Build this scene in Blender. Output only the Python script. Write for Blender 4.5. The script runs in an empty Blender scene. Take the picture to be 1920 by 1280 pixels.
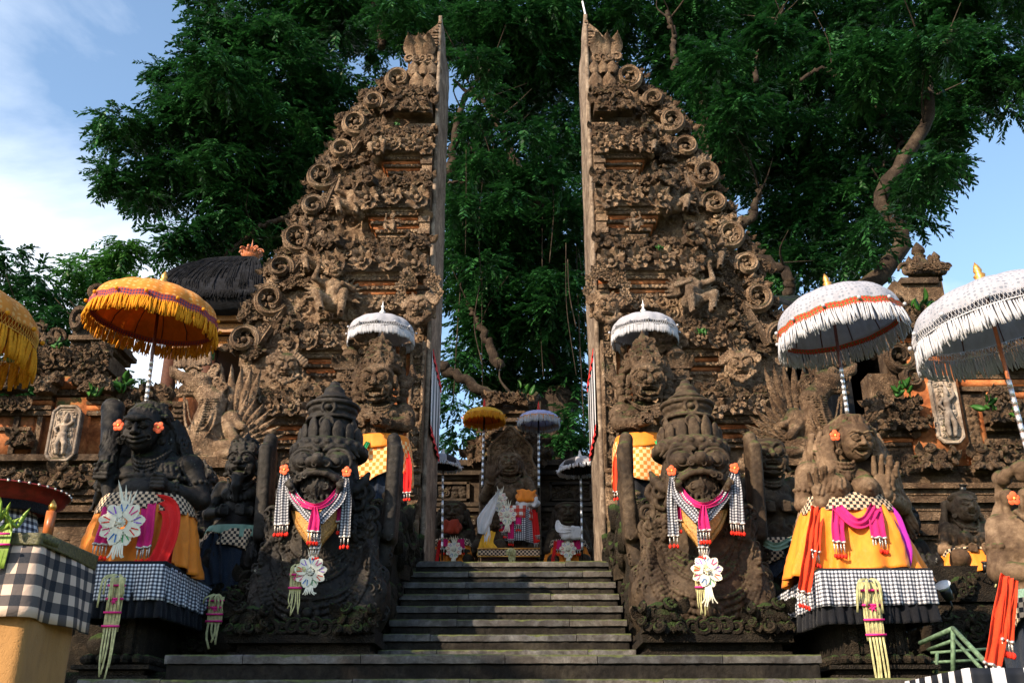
import bpy, math, random
import numpy as np
from mathutils import Matrix, Vector
R = math.radians
pi = math.pi
scene = bpy.context.scene
# ------------------------------------------------------------------ camera
PITCH = R(23.0)
CAMZ = 1.6
F = 1867.0
YAW = math.atan(25 * math.cos(PITCH) / F)
cam_d = bpy.data.cameras.new('camera')
cam = bpy.data.objects.new('camera', cam_d)
scene.collection.objects.link(cam)
cam_d.sensor_width = 36.0
cam_d.lens = 36.0 * F / 1920
cam_d.clip_end = 2000
cam.location = (0, 0, CAMZ)
cam.rotation_euler = (R(90) + PITCH, 0, YAW)
scene.camera = cam
CM = Matrix.Translation((0, 0, CAMZ)) @ Matrix.Rotation(YAW, 4, 'Z') @ Matrix.Rotation(R(90) + PITCH, 4, 'X')
def ray(px, py):
    d = Vector(((px - 960) / F, (640 - py) / F, -1.0))
    return CM.to_3x3() @ d
def P(px, py, Y):
    d = ray(px, py)
    t = Y / d.y
    return Vector((d.x * t, Y, CAMZ + d.z * t))
def PZ(px, py, Z):
    d = ray(px, py)
    t = (Z - CAMZ) / d.z
    return Vector((d.x * t, d.y * t, Z))
def pxm(px, py, Y):
    """metres per photo pixel at that point"""
    return (P(px + 1, py, Y) - P(px, py, Y)).length
# ------------------------------------------------------------------ light
SUN = Vector((-0.60, -0.62, 0.50)).normalized()
world = bpy.data.worlds.new("World"); scene.world = world
world.use_nodes = True
wn = world.node_tree; wn.nodes.clear()
def N(nt, t, **k):
    n = nt.nodes.new(t)
    for a, v in k.items():
        if a in ('_in',):
            for i, val in v.items(): n.inputs[i].default_value = val
        else: setattr(n, a, v)
    return n
sky = N(wn, 'ShaderNodeTexSky', sky_type='NISHITA', sun_disc=False)
sky.sun_elevation = math.asin(SUN.z)
sky.sun_rotation = math.atan2(SUN.x, SUN.y)
sky.air_density = 1.0; sky.dust_density = 1.2; sky.ozone_density = 1.4
bg = N(wn, 'ShaderNodeBackground'); bg.inputs[1].default_value = 0.122
out = N(wn, 'ShaderNodeOutputWorld')
tc = N(wn, 'ShaderNodeTexCoord')
mp = N(wn, 'ShaderNodeMapping'); mp.inputs['Scale'].default_value = (1.6, 1.6, 3.2); mp.inputs['Location'].default_value = (3.1, 1.2, .4)
nz = N(wn, 'ShaderNodeTexNoise'); nz.inputs['Scale'].default_value = 1.7; nz.inputs['Detail'].default_value = 9; nz.inputs['Roughness'].default_value = .55; nz.inputs['Distortion'].default_value = .35
sep = N(wn, 'ShaderNodeSeparateXYZ')
# clouds: thicker to the left (-x) and low
cx_ = N(wn, 'ShaderNodeMapRange'); cx_.inputs[1].default_value = -0.62; cx_.inputs[2].default_value = 0.05; cx_.inputs[3].default_value = .25; cx_.inputs[4].default_value = -.28
cz_ = N(wn, 'ShaderNodeMapRange'); cz_.inputs[1].default_value = 0.40; cz_.inputs[2].default_value = .70; cz_.inputs[3].default_value = .14; cz_.inputs[4].default_value = -.14
ad = N(wn, 'ShaderNodeMath', operation='ADD'); ad2 = N(wn, 'ShaderNodeMath', operation='ADD')
cr = N(wn, 'ShaderNodeValToRGB'); cr.color_ramp.elements[0].position = .46; cr.color_ramp.elements[1].position = .74
cr.color_ramp.elements[1].color = (.92, .92, .92, 1)
mx = N(wn, 'ShaderNodeMix', data_type='RGBA')
tint = N(wn, 'ShaderNodeMix', data_type='RGBA', blend_type='MULTIPLY'); tint.inputs[0].default_value = 1
tint.inputs[7].default_value = (1.45, 1.5, 1.45, 1)
lk = wn.links.new
lk(tc.outputs['Generated'], mp.inputs[0]); lk(mp.outputs[0], nz.inputs['Vector']); lk(tc.outputs['Generated'], sep.inputs[0])
lk(sep.outputs[0], cx_.inputs[0]); lk(sep.outputs[2], cz_.inputs[0])
lk(nz.outputs['Fac'], ad.inputs[0]); lk(cx_.outputs[0], ad.inputs[1]); lk(ad.outputs[0], ad2.inputs[0]); lk(cz_.outputs[0], ad2.inputs[1])
lk(ad2.outputs[0], cr.inputs[0]); lk(cr.outputs[0], mx.inputs[0])
lk(sky.outputs[0], tint.inputs[6]); lk(tint.outputs[2], mx.inputs[6]); mx.inputs[7].default_value = (6.6, 7.1, 7.9, 1)
lk(mx.outputs[2], bg.inputs[0]); lk(bg.outputs[0], out.inputs[0])
sl = bpy.data.lights.new('sun', 'SUN'); sl.energy = 5.0; sl.angle = R(0.5); sl.color = (1.0, .80, .58)
so = bpy.data.objects.new('sun', sl); scene.collection.objects.link(so)
so.rotation_euler = SUN.to_track_quat('Z', 'Y').to_euler()
scene.view_settings.view_transform = 'Standard'; scene.view_settings.look = 'None'
scene.view_settings.exposure = 0.85; scene.view_settings.gamma = 1.0
scene.cycles.max_bounces = 5; scene.cycles.diffuse_bounces = 2; scene.cycles.transparent_max_bounces = 6
scene.cycles.transmission_bounces = 2; scene.cycles.glossy_bounces = 2
scene.cycles.use_denoising = True
# ------------------------------------------------------------------ mesh kit
rnd = random.Random(11)
nr = np.random.default_rng(5)
def M44(loc=(0, 0, 0), rot=(0, 0, 0), s=1.0):
    m = Matrix.Translation(loc) @ (Matrix.Rotation(rot[2], 4, 'Z') @ Matrix.Rotation(rot[1], 4, 'Y') @ Matrix.Rotation(rot[0], 4, 'X'))
    if not hasattr(s, '__len__'): s = (s, s, s)
    return np.array(m @ Matrix.Diagonal((*s, 1)))
class Geo:
    def __init__(g): g.V = []; g.Q = []; g.T = []; g.U = []; g.n = 0; g._c = None
    def add(g, V, Q=None, T=None, UV=None):
        V = np.asarray(V, float).reshape(-1, 3)
        if Q is not None and len(Q): g.Q.append(np.asarray(Q, int).reshape(-1, 4) + g.n)
        if T is not None and len(T): g.T.append(np.asarray(T, int).reshape(-1, 3) + g.n)
        g.V.append(V); g.U.append(np.zeros((len(V), 2)) if UV is None else np.asarray(UV, float).reshape(-1, 2))
        g.n += len(V); g._c = None; return g
    def arrays(g):
        if g._c is None:
            g._c = (np.concatenate(g.V) if g.V else np.zeros((0, 3)), np.concatenate(g.Q) if g.Q else np.zeros((0, 4), int),
                    np.concatenate(g.T) if g.T else np.zeros((0, 3), int), np.concatenate(g.U) if g.U else np.zeros((0, 2)))
        return g._c
    def stamp(g, o, M=None, flip=None):
        V, Q, T, U = o.arrays()
        if M is not None:
            V = V @ M[:3, :3].T + M[:3, 3]
            if flip is None: flip = np.linalg.det(M[:3, :3]) < 0
        if flip: Q = Q[:, ::-1]; T = T[:, ::-1]
        return g.add(V, Q, T, U)
    def mirrored(g, cx=0.0):
        o = Geo(); V, Q, T, U = g.arrays(); V = V.copy(); V[:, 0] = 2 * cx - V[:, 0]
        return o.add(V, Q[:, ::-1], T[:, ::-1], U)
    # ---- shapes
    def box(g, lo, hi, rz=0, taper=None):
        lo = np.array(lo, float); hi = np.array(hi, float)
        c = (lo + hi) / 2; h = (hi - lo) / 2
        s = np.array([(-1, -1, -1), (1, -1, -1), (1, 1, -1), (-1, 1, -1), (-1, -1, 1), (1, -1, 1), (1, 1, 1), (-1, 1, 1)], float)
        v = s * h
        if taper: v[4:, :2] *= taper
        if rz:
            a, b = math.cos(rz), math.sin(rz); v = np.stack([v[:, 0] * a - v[:, 1] * b, v[:, 0] * b + v[:, 1] * a, v[:, 2]], 1)
        return g.add(v + c, [(0, 3, 2, 1), (4, 5, 6, 7), (0, 1, 5, 4), (1, 2, 6, 5), (2, 3, 7, 6), (3, 0, 4, 7)])
    def loft(g, rings, closed=True, cap=True, uv=None, twosided=False):
        """rings: (n, m, 3)"""
        A = np.asarray(rings, float); n, m = A.shape[:2]
        i = np.arange(n - 1)[:, None]; j = np.arange(m if closed else m - 1)[None]
        a = i * m + j; b = i * m + (j + 1) % m; c = (i + 1) * m + (j + 1) % m; d = (i + 1) * m + j
        Q = np.stack([a, b, c, d], -1).reshape(-1, 4)
        V = A.reshape(-1, 3); T = []
        U = None if uv is None else np.asarray(uv).reshape(-1, 2)
        if cap and closed:
            V = np.vstack([V, A[0].mean(0), A[-1].mean(0)]); c0, c1 = n * m, n * m + 1
            jj = np.arange(m); j2 = (jj + 1) % m
            T = np.vstack([np.stack([j2, jj, np.full(m, c0)], -1), np.stack([jj + (n - 1) * m, j2 + (n - 1) * m, np.full(m, c1)], -1)])
            if U is not None: U = np.vstack([U, U[:1], U[-1:]])
        return g.add(V, Q, T, U)
    def lathe(g, prof, seg=16, c=(0, 0, 0), sx=1, sy=1, wob=0):
        a = np.arange(seg) / seg * 2 * pi
        p = np.asarray(prof, float)
        r = p[:, :1]
        if wob: r = r * (1 + wob * np.cos(a * 8))[None]
        ring = np.stack([r * np.cos(a) * sx + c[0], r * np.sin(a) * sy + c[1], np.broadcast_to(p[:, 1:2], (len(p), seg)) + c[2]], -1)
        return g.loft(ring)
    def tube(g, path, rad, seg=8, flat=1.0, cap=True, prof=None):
        p = np.asarray(path, float); n = len(p)
        rad = np.broadcast_to(np.asarray(rad, float), (n,))
        t = np.gradient(p, axis=0); t /= np.linalg.norm(t, axis=1, keepdims=True) + 1e-9
        up = np.array([0, 1, 0.0]) if abs(t[:, 1]).mean() < .8 else np.array([0, 0, 1.0])
        s = np.cross(t, up); s /= np.linalg.norm(s, axis=1, keepdims=True) + 1e-9
        u = np.cross(s, t)
        a = np.arange(seg) / seg * 2 * pi
        pr = np.ones(seg) if prof is None else prof
        ring = p[:, None] + rad[:, None, None] * (s[:, None] * (np.cos(a) * pr)[None, :, None] + flat * u[:, None] * (np.sin(a) * pr)[None, :, None])
        return g.loft(ring, cap=cap)
    def ball(g, c, r, seg=8, rings=5):
        r = np.broadcast_to(np.asarray(r, float), (3,))
        t = np.linspace(0.15, pi - .15, rings); a = np.arange(seg) / seg * 2 * pi
        ring = np.stack([np.sin(t)[:, None] * np.cos(a)[None] * r[0] + c[0], np.sin(t)[:, None] * np.sin(a)[None] * r[1] + c[1], np.broadcast_to(-np.cos(t)[:, None], (rings, seg)) * r[2] + c[2]], -1)
        return g.loft(ring)
    def prism(g, poly, y0, y1):
        """poly [(x,z)] ccw seen from -y; extruded between y0 (front) and y1"""
        from mathutils.geometry import tessellate_polygon
        n = len(poly)
        V = [(x, y0, z) for x, z in poly] + [(x, y1, z) for x, z in poly]
        tr = tessellate_polygon([[Vector((x, z, 0)) for x, z in poly]])
        T = []
        for a, b, c in tr:
            (ax, az), (bx, bz), (cx2, cz2) = poly[a], poly[b], poly[c]
            if (bx - ax) * (cz2 - az) - (bz - az) * (cx2 - ax) < 0: b, c = c, b
            T.append((a, b, c)); T.append((a + n, c + n, b + n))
        Q = [(i, i + n, (i + 1) % n + n, (i + 1) % n) for i in range(n)]
        return g.add(V, Q, T)
    def grid(g, X, closed=False, uv=None, flip=False):
        A = np.asarray(X, float); n, m = A.shape[:2]
        i = np.arange(n - 1)[:, None]; j = np.arange(m - 1)[None]
        a = i * m + j; Q = np.stack([a, a + 1, a + m + 1, a + m], -1).reshape(-1, 4)
        if flip: Q = Q[:, ::-1]
        return g.add(A.reshape(-1, 3), Q, None, uv)
    def obj(g, name, mat, parent=None, smooth=True, loc=None):
        V, Q, T, U = g.arrays()
        me = bpy.data.meshes.new(name)
        nv, nq, nt_ = len(V), len(Q), len(T)
        if loc is not None: V = V - np.array(loc)
        me.vertices.add(nv); me.vertices.foreach_set('co', V.astype(np.float32).ravel())
        li = np.concatenate([Q.ravel(), T.ravel()]).astype(np.int32)
        me.loops.add(len(li)); me.loops.foreach_set('vertex_index', li)
        me.polygons.add(nq + nt_)
        ls = np.concatenate([np.arange(nq) * 4, nq * 4 + np.arange(nt_) * 3]).astype(np.int32)
        me.polygons.foreach_set('loop_start', ls)
        if smooth is not False: me.polygons.foreach_set('use_smooth', np.ones(nq + nt_, bool))
        uvl = me.uv_layers.new(name='UVMap')
        uvl.data.foreach_set('uv', U[li].astype(np.float32).ravel())
        me.update(calc_edges=True)
        if smooth is not False and smooth is not True:
            me.set_sharp_from_angle(angle=smooth)
        me.materials.append(mat)
        o = bpy.data.objects.new(name, me); scene.collection.objects.link(o)
        if loc is not None: o.location = loc
        if parent is not None:
            o.parent = parent
            o.matrix_parent_inverse = parent.matrix_basis.inverted()
        return o
def E(name, label, cat, loc=(0, 0, 0), group=None, rz=0):
    o = bpy.data.objects.new(name, None); scene.collection.objects.link(o)
    o.location = loc; o.rotation_euler = (0, 0, rz); o.empty_display_size = .2
    o['label'] = label; o['category'] = cat
    if group: o['group'] = group
    return o
def tag(o, label, cat, group=None, kind=None):
    o['label'] = label; o['category'] = cat
    if group: o['group'] = group
    if kind: o['kind'] = kind
    return o
def struct(o, label=None):
    o['kind'] = 'structure'
    return o
AS = R(38)
def bez(pts, n=24):
    """Catmull-Rom through points"""
    p = np.asarray(pts, float); p = np.vstack([2 * p[0] - p[1], p, 2 * p[-1] - p[-2]])
    m = len(p) - 3; out = []
    for t in np.linspace(0, m - 1e-6, n):
        i = int(t); f = t - i; a, b, c, d = p[i:i + 4]
        out.append(.5 * ((2 * b) + (-a + c) * f + (2 * a - 5 * b + 4 * c - d) * f * f + (-a + 3 * b - 3 * c + d) * f ** 3))
    return np.array(out)
# ------------------------------------------------------------------ materials
def newmat(name):
    m = bpy.data.materials.new(name); m.use_nodes = True; nt = m.node_tree
    b = nt.nodes['Principled BSDF']; b.inputs['Specular IOR Level'].default_value = .25
    return m, nt, b
def ramp(nt, fac, cols, pos=None):
    r = nt.nodes.new('ShaderNodeValToRGB'); e = r.color_ramp.elements
    pos = pos or [i / (len(cols) - 1) for i in range(len(cols))]
    while len(e) < len(cols): e.new(.5)
    for i, c in enumerate(cols): e[i].position = pos[i]; e[i].color = (*c, 1)
    nt.links.new(fac, r.inputs[0]); return r
def noise(nt, scale, detail=5, rough=.6, vec=None, dist=0):
    n = nt.nodes.new('ShaderNodeTexNoise'); n.inputs['Scale'].default_value = scale; n.inputs['Detail'].default_value = detail
    n.inputs['Roughness'].default_value = rough; n.inputs['Distortion'].default_value = dist
    if vec is not None: nt.links.new(vec, n.inputs['Vector'])
    return n
def mixc(nt, f, a, b, mode='MIX'):
    n = nt.nodes.new('ShaderNodeMix'); n.data_type = 'RGBA'; n.blend_type = mode
    for i, v in ((0, f), (6, a), (7, b)):
        if hasattr(v, 'links'): nt.links.new(v, n.inputs[i])
        elif i: n.inputs[i].default_value = (*v, 1)
        else: n.inputs[0].default_value = v
    return n.outputs[2]
def mth(nt, op, a, b=None, clamp=False):
    n = nt.nodes.new('ShaderNodeMath'); n.operation = op; n.use_clamp = clamp
    for i, v in ((0, a), (1, b)):
        if v is None: continue
        if hasattr(v, 'links'): nt.links.new(v, n.inputs[i])
        else: n.inputs[i].default_value = v
    return n.outputs[0]
def stone(name, c0, c1, c2, moss=0.0, lichen=0.0, bump=.5, sc=1.0, carve=0.0, rough=.9, mosscol=(.05, .058, .018)):
    m, nt, b = newmat(name); L = nt.links.new
    g = nt.nodes.new('ShaderNodeNewGeometry').outputs['Position']
    n1 = noise(nt, 2.3 * sc, 6, .65, g); n2 = noise(nt, 26 * sc, 5, .7, g); n3 = noise(nt, 120 * sc, 3, .6, g)
    f = mth(nt, 'ADD', mth(nt, 'MULTIPLY', n1.outputs[0], .62), mth(nt, 'MULTIPLY', n2.outputs[0], .38))
    col = ramp(nt, f, [c0, c1, c2], [.36, .5, .64]).outputs[0]
    # dark weather stains
    st = ramp(nt, noise(nt, 5 * sc, 8, .75, g, .6).outputs[0], [(0, 0, 0), (1, 1, 1)], [.42, .62]).outputs[0]
    col = mixc(nt, st, mixc(nt, 1.0, col, (.42, .38, .36), 'MULTIPLY'), col)
    gi = nt.nodes.new('ShaderNodeNewGeometry').outputs; nn = gi['Normal']
    col = mixc(nt, 1.0, col, ramp(nt, gi['Random Per Island'], [(.66, .68, .72), (1.0, .97, .94), (1.22, 1.16, 1.08)]).outputs[0], 'MULTIPLY')
    sx = nt.nodes.new('ShaderNodeSeparateXYZ'); L(nn, sx.inputs[0])
    if moss:
        up = mth(nt, 'ADD', mth(nt, 'MULTIPLY', sx.outputs[2], .55), noise(nt, 3.1, 7, .7, g).outputs[0])
        mf = ramp(nt, up, [(0, 0, 0), (1, 1, 1)], [.88 - .25 * moss, 1.1 - .25 * moss]).outputs[0]
        mc = ramp(nt, n2.outputs[0], [mosscol, tuple(x * 2.2 for x in mosscol)], [.35, .7]).outputs[0]
        col = mixc(nt, mf, col, mc)
    if lichen:
        lf = ramp(nt, noise(nt, 9, 9, .8, g).outputs[0], [(0, 0, 0), (1, 1, 1)], [.68 - .1 * lichen, .72 - .1 * lichen]).outputs[0]
        col = mixc(nt, lf, col, (.34, .33, .27))
    L(col, b.inputs['Base Color']); b.inputs['Roughness'].default_value = rough
    h = mth(nt, 'ADD', mth(nt, 'MULTIPLY', n2.outputs[0], .6), mth(nt, 'MULTIPLY', n3.outputs[0], .3))
    if carve:
        v = nt.nodes.new('ShaderNodeTexVoronoi'); v.feature = 'F1'; v.inputs['Scale'].default_value = 30 * sc
        vv = nt.nodes.new('ShaderNodeVectorMath'); vv.operation = 'ADD'; L(g, vv.inputs[0]); 
        sc2 = nt.nodes.new('ShaderNodeVectorMath'); sc2.operation = 'SCALE'; L(noise(nt, 14, 2, .5, g).outputs[1], sc2.inputs[0]); sc2.inputs[3].default_value = .06
        L(sc2.outputs[0], vv.inputs[1]); L(vv.outputs[0], v.inputs['Vector'])
        h = mth(nt, 'ADD', h, mth(nt, 'MULTIPLY', mth(nt, 'SINE', mth(nt, 'MULTIPLY', v.outputs[0], 18)), .5 * carve))
    bp = nt.nodes.new('ShaderNodeBump'); bp.inputs['Strength'].default_value = bump; bp.inputs['Distance'].default_value = .02 + .022 * min(1, carve)
    L(h, bp.inputs['Height']); L(bp.outputs[0], b.inputs['Normal'])
    return m
def plain(name, col, rough=.7, var=.25, sc=30, bump=.15, metal=0, spec=.25, sheen=0, trans=0):
    m, nt, b = newmat(name); L = nt.links.new
    g = nt.nodes.new('ShaderNodeNewGeometry').outputs['Position']
    n = noise(nt, sc, 5, .65, g)
    c = ramp(nt, n.outputs[0], [tuple(x * (1 - var) for x in col), tuple(min(1, x * (1 + var)) for x in col)], [.3, .7]).outputs[0]
    L(c, b.inputs['Base Color']); b.inputs['Roughness'].default_value = rough; b.inputs['Metallic'].default_value = metal
    b.inputs['Specular IOR Level'].default_value = spec
    if sheen: b.inputs['Sheen Weight'].default_value = sheen
    bp = nt.nodes.new('ShaderNodeBump'); bp.inputs['Strength'].default_value = bump; bp.inputs['Distance'].default_value = .01
    L(n.outputs[0], bp.inputs['Height']); L(bp.outputs[0], b.inputs['Normal'])
    if trans:
        tr = nt.nodes.new('ShaderNodeBsdfTranslucent'); L(c, tr.inputs[0]); mxs = nt.nodes.new('ShaderNodeMixShader'); mxs.inputs[0].default_value = trans
        L(b.outputs[0], mxs.inputs[1]); L(tr.outputs[0], mxs.inputs[2]); L(mxs.outputs[0], nt.nodes['Material Output'].inputs[0])
    return m
def cloth(name, col, var=.12, rough=.75, fold=.35, spec=.2, trans=0, col2=None, motif=0):
    """cloth colour with soft creases; motif = brocade figure in col2"""
    m, nt, b = newmat(name); L = nt.links.new
    g = nt.nodes.new('ShaderNodeNewGeometry').outputs['Position']
    mpn = nt.nodes.new('ShaderNodeMapping'); mpn.inputs['Scale'].default_value = (1, 1, .35); L(g, mpn.inputs[0])
    n = noise(nt, 16, 4, .55, mpn.outputs[0], .8)
    v = nt.nodes.new('ShaderNodeTexVoronoi'); v.feature = 'DISTANCE_TO_EDGE'; v.inputs['Scale'].default_value = 11; L(n.outputs[1], v.inputs['Vector'])
    mm = nt.nodes.new('ShaderNodeVectorMath'); mm.operation = 'ADD'; L(g, mm.inputs[0]); L(n.outputs[1], mm.inputs[1]); L(mm.outputs[0], v.inputs['Vector'])
    c = ramp(nt, n.outputs[0], [tuple(x * (1 - var) for x in col), tuple(min(1, x * (1 + var)) for x in col)], [.3, .7]).outputs[0]
    if col2:
        uv = nt.nodes.new('ShaderNodeUVMap').outputs[0]
        w = nt.nodes.new('ShaderNodeTexVoronoi'); w.inputs['Scale'].default_value = motif; L(uv, w.inputs['Vector']); w.inputs['Randomness'].default_value = .35
        w2 = noise(nt, motif * 3, 3, .6, uv)
        f = ramp(nt, mth(nt, 'ADD', w.outputs[0], mth(nt, 'MULTIPLY', w2.outputs[0], .55)), [(1, 1, 1), (0, 0, 0)], [.55, .6]).outputs[0]
        c = mixc(nt, f, c, col2)
    L(c, b.inputs['Base Color']); b.inputs['Roughness'].default_value = rough; b.inputs['Specular IOR Level'].default_value = spec
    b.inputs['Sheen Weight'].default_value = .08
    h = mth(nt, 'ADD', mth(nt, 'MULTIPLY', n.outputs[0], .5), mth(nt, 'MULTIPLY', mth(nt, 'MINIMUM', v.outputs[0], .12), 3.2))
    bp = nt.nodes.new('ShaderNodeBump'); bp.inputs['Strength'].default_value = fold; bp.inputs['Distance'].default_value = .03
    L(h, bp.inputs['Height']); L(bp.outputs[0], b.inputs['Normal'])
    if trans:
        tr = nt.nodes.new('ShaderNodeBsdfTranslucent'); L(c, tr.inputs[0]); mxs = nt.nodes.new('ShaderNodeMixShader'); mxs.inputs[0].default_value = trans
        L(b.outputs[0], mxs.inputs[1]); L(tr.outputs[0], mxs.inputs[2]); L(mxs.outputs[0], nt.nodes['Material Output'].inputs[0])
    return m
def check(name, dark, light, mid=None, size=.05, fold=.25, twill=True, board=False):
    """woven check: UV in metres"""
    m, nt, b = newmat(name); L = nt.links.new
    uv = nt.nodes.new('ShaderNodeUVMap').outputs[0]
    s = nt.nodes.new('ShaderNodeSeparateXYZ'); L(uv, s.inputs[0])
    fu = mth(nt, 'GREATER_THAN', mth(nt, 'FRACT', mth(nt, 'MULTIPLY', s.outputs[0], .5 / size)), .5)
    fv = mth(nt, 'GREATER_THAN', mth(nt, 'FRACT', mth(nt, 'MULTIPLY', s.outputs[1], .5 / size)), .5)
    mid = mid or tuple((a + c) / 2 * .75 for a, c in zip(dark, light))
    if board:
        x = mth(nt, 'ABSOLUTE', mth(nt, 'SUBTRACT', fu, fv)); c = mixc(nt, x, light, dark)
    else:
        sm = mth(nt, 'ADD', fu, fv)
        c = mixc(nt, mth(nt, 'GREATER_THAN', sm, 1.5), mixc(nt, mth(nt, 'GREATER_THAN', sm, .5), light, mid), dark)
    g = nt.nodes.new('ShaderNodeNewGeometry').outputs['Position']
    n = noise(nt, 14, 4, .55, g, .5); n2 = noise(nt, 180, 2, .5, g)
    c = mixc(nt, mth(nt, 'MULTIPLY', n2.outputs[0], .14), c, (.22, .19, .17))
    L(c, b.inputs['Base Color']); b.inputs['Roughness'].default_value = .85
    bp = nt.nodes.new('ShaderNodeBump'); bp.inputs['Strength'].default_value = fold; bp.inputs['Distance'].default_value = .03
    L(n.outputs[0], bp.inputs['Height']); L(bp.outputs[0], b.inputs['Normal'])
    return m
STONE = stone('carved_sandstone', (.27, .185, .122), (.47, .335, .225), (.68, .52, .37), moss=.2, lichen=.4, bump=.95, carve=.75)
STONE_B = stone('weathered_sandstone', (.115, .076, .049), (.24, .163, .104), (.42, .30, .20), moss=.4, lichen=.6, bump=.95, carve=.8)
STONE_W = stone('pale_relief_stone', (.26, .21, .17), (.38, .32, .265), (.50, .44, .37), moss=.05, bump=.5)
DARK = stone('black_lava_stone', (.009, .008, .0074), (.02, .0175, .0155), (.06, .052, .045), moss=.15, lichen=.45, bump=.6, rough=.6, mosscol=(.02, .026, .01))
DARKB = stone('brown_lava_stone', (.09, .057, .034), (.19, .125, .075), (.33, .235, .155), moss=.2, lichen=.2, bump=.4, rough=.8, mosscol=(.035, .042, .012))
MOSSY = stone('mossy_dark_stone', (.016, .013, .009), (.036, .028, .019), (.075, .056, .036), moss=.75, lichen=.1, bump=.9, carve=.4, mosscol=(.022, .04, .008))
BRICK = stone('orange_brick_stone', (.26, .08, .025), (.46, .16, .055), (.60, .27, .12), moss=.02, lichen=.25, bump=.35)
PLASTER = stone('tan_gate_plaster', (.17, .135, .105), (.33, .265, .205), (.50, .41, .32), bump=.4, lichen=.1)
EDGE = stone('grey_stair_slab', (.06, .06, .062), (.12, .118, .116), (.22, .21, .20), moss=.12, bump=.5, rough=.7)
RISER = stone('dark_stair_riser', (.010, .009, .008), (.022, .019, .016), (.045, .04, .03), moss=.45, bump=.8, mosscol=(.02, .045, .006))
GROUND = stone('ground_paving', (.06, .055, .05), (.11, .10, .09), (.17, .155, .14), moss=.1, bump=.4, sc=.5)
BARK = stone('tree_bark', (.02, .014, .01), (.05, .036, .026), (.10, .078, .058), bump=.9, sc=1.3, moss=.15)
DARKB2 = stone('brown_lichened_stone', (.03, .021, .014), (.066, .046, .029), (.13, .095, .062), moss=.3, lichen=.3, bump=.45, rough=.75, mosscol=(.035, .042, .012))
# ------------------------------------------------------------------ carved motifs (x right, z up, front = -y)
def spiral_path(R0, turns=1.6, n=34, dirn=1, start=pi * .5, tail=0, shrink=.12):
    t = np.linspace(0, 1, n)
    r = R0 * (1 - t) ** .85 * (1 - shrink) + R0 * shrink
    a = start + dirn * 2 * pi * turns * t
    p = np.stack([r * np.cos(a), 0 * t, r * np.sin(a)], 1)
    return p, t
def curl(R0=1.0, w=.26, dirn=1, start=0.0, turns=1.35, n=22, seg=6):
    g = Geo(); p, t = spiral_path(R0 - w * .7, turns, n, dirn, start)
    p[:, 1] = -.25 * R0 * np.sin(t * pi * .9) - .05 * R0
    g.tube(p, w * R0 * (.35 + .65 * np.sin(np.clip(t * 1.2 + .15, 0, 1) * pi * .8)), seg, flat=1.3)
    g.ball((0, -.3 * R0, 0), (.25 * R0, .22 * R0, .25 * R0), 8, 4)
    return g
def leafpatch(L=1, w=.5, curlz=.5, n=5, m=3, thick=.12):
    """pointed curling leaf rising along +z, bending to -y, solid"""
    t = np.linspace(0, 1, n)
    wid = w * np.sin(np.clip(t * .93 + .1, 0, 1) * pi) ** .7 * (1 - t * .25)
    z = L * (t - .25 * curlz * t ** 2); y = -curlz * L * t ** 2 * .75
    u = np.linspace(-1, 1, m * 2 + 1)
    th = thick * L
    fr = np.stack([u[None] * wid[:, None], y[:, None] - th * (1 - u[None] ** 2) , np.broadcast_to(z[:, None], (n, len(u)))], -1)
    bk = fr[:, ::-1].copy(); bk[:, :, 1] = y[:, None] + th * .4
    g = Geo(); g.loft(np.concatenate([fr, bk[:, 1:-1]], 1)[:, ::-1][:, ::-1])
    return g
LEAF = leafpatch()
LEAF2 = leafpatch(1, .36, .75, 6, 2)
PETAL = leafpatch(1, .42, .28, 5, 2, .16)
FPET = leafpatch(1, .40, .45, 6, 1, .12)
CURLS = [curl(1, .27, d, s) for d in (1, -1) for s in (0, pi / 2, pi)]
def rosette(n1=5, n2=7):
    g = Geo(); g.ball((0, -.38, 0), (.2, .16, .2), 8, 4)
    for ring, (n, r0, sc, tl, yy) in enumerate([(n1, .12, .55, .9, -.2), (n2, .22, .85, .35, -.06)]):
        for k in range(n):
            a = 2 * pi * (k + .5 * ring) / n
            m = np.array(Matrix.Rotation(a, 4, 'Y') @ Matrix.Translation((0, yy, r0)) @ Matrix.Rotation(tl * .6, 4, 'X') @ Matrix.Scale(sc, 4))
            g.stamp(FPET, m)
    return g
ROSE = rosette()
def karang(seed, spiky=1.0):
    """clump of curls, balls and flame leaves about 1.2 wide, 1.2 high"""
    r = random.Random(seed); g = Geo()
    g.box((-.5, -.25, 0), (.5, .3, .45))
    g.ball((0, -.1, .45), (.5, .4, .4), 8, 5)
    for k in range(11):
        x = r.uniform(-.55, .55); z = r.uniform(.05, .85 - abs(x) * .4)
        g.stamp(r.choice(CURLS), M44((x, -.30 - r.uniform(0, .22), z), (r.uniform(-.5, .2), r.uniform(-.4, .4), r.uniform(-.7, .7) + x), r.uniform(.15, .26)))
    for k in range(7):
        x = (k - 3) / 3 * .55
        g.stamp(LEAF2, M44((x, -.12 - r.uniform(0, .2), .45 + r.uniform(-.12, .1)), (r.uniform(-.3, .15), x * 1.0, r.uniform(-.4, .4)), r.uniform(.38, .6) * spiky))
    for k in range(6):
        x = r.uniform(-.6, .6)
        g.stamp(LEAF, M44((x, -.34, .25), (pi * .72 + r.uniform(-.2, .2), x * .6, x), r.uniform(.3, .42)))
    return g
KAR = [karang(s) for s in range(5)]
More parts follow.
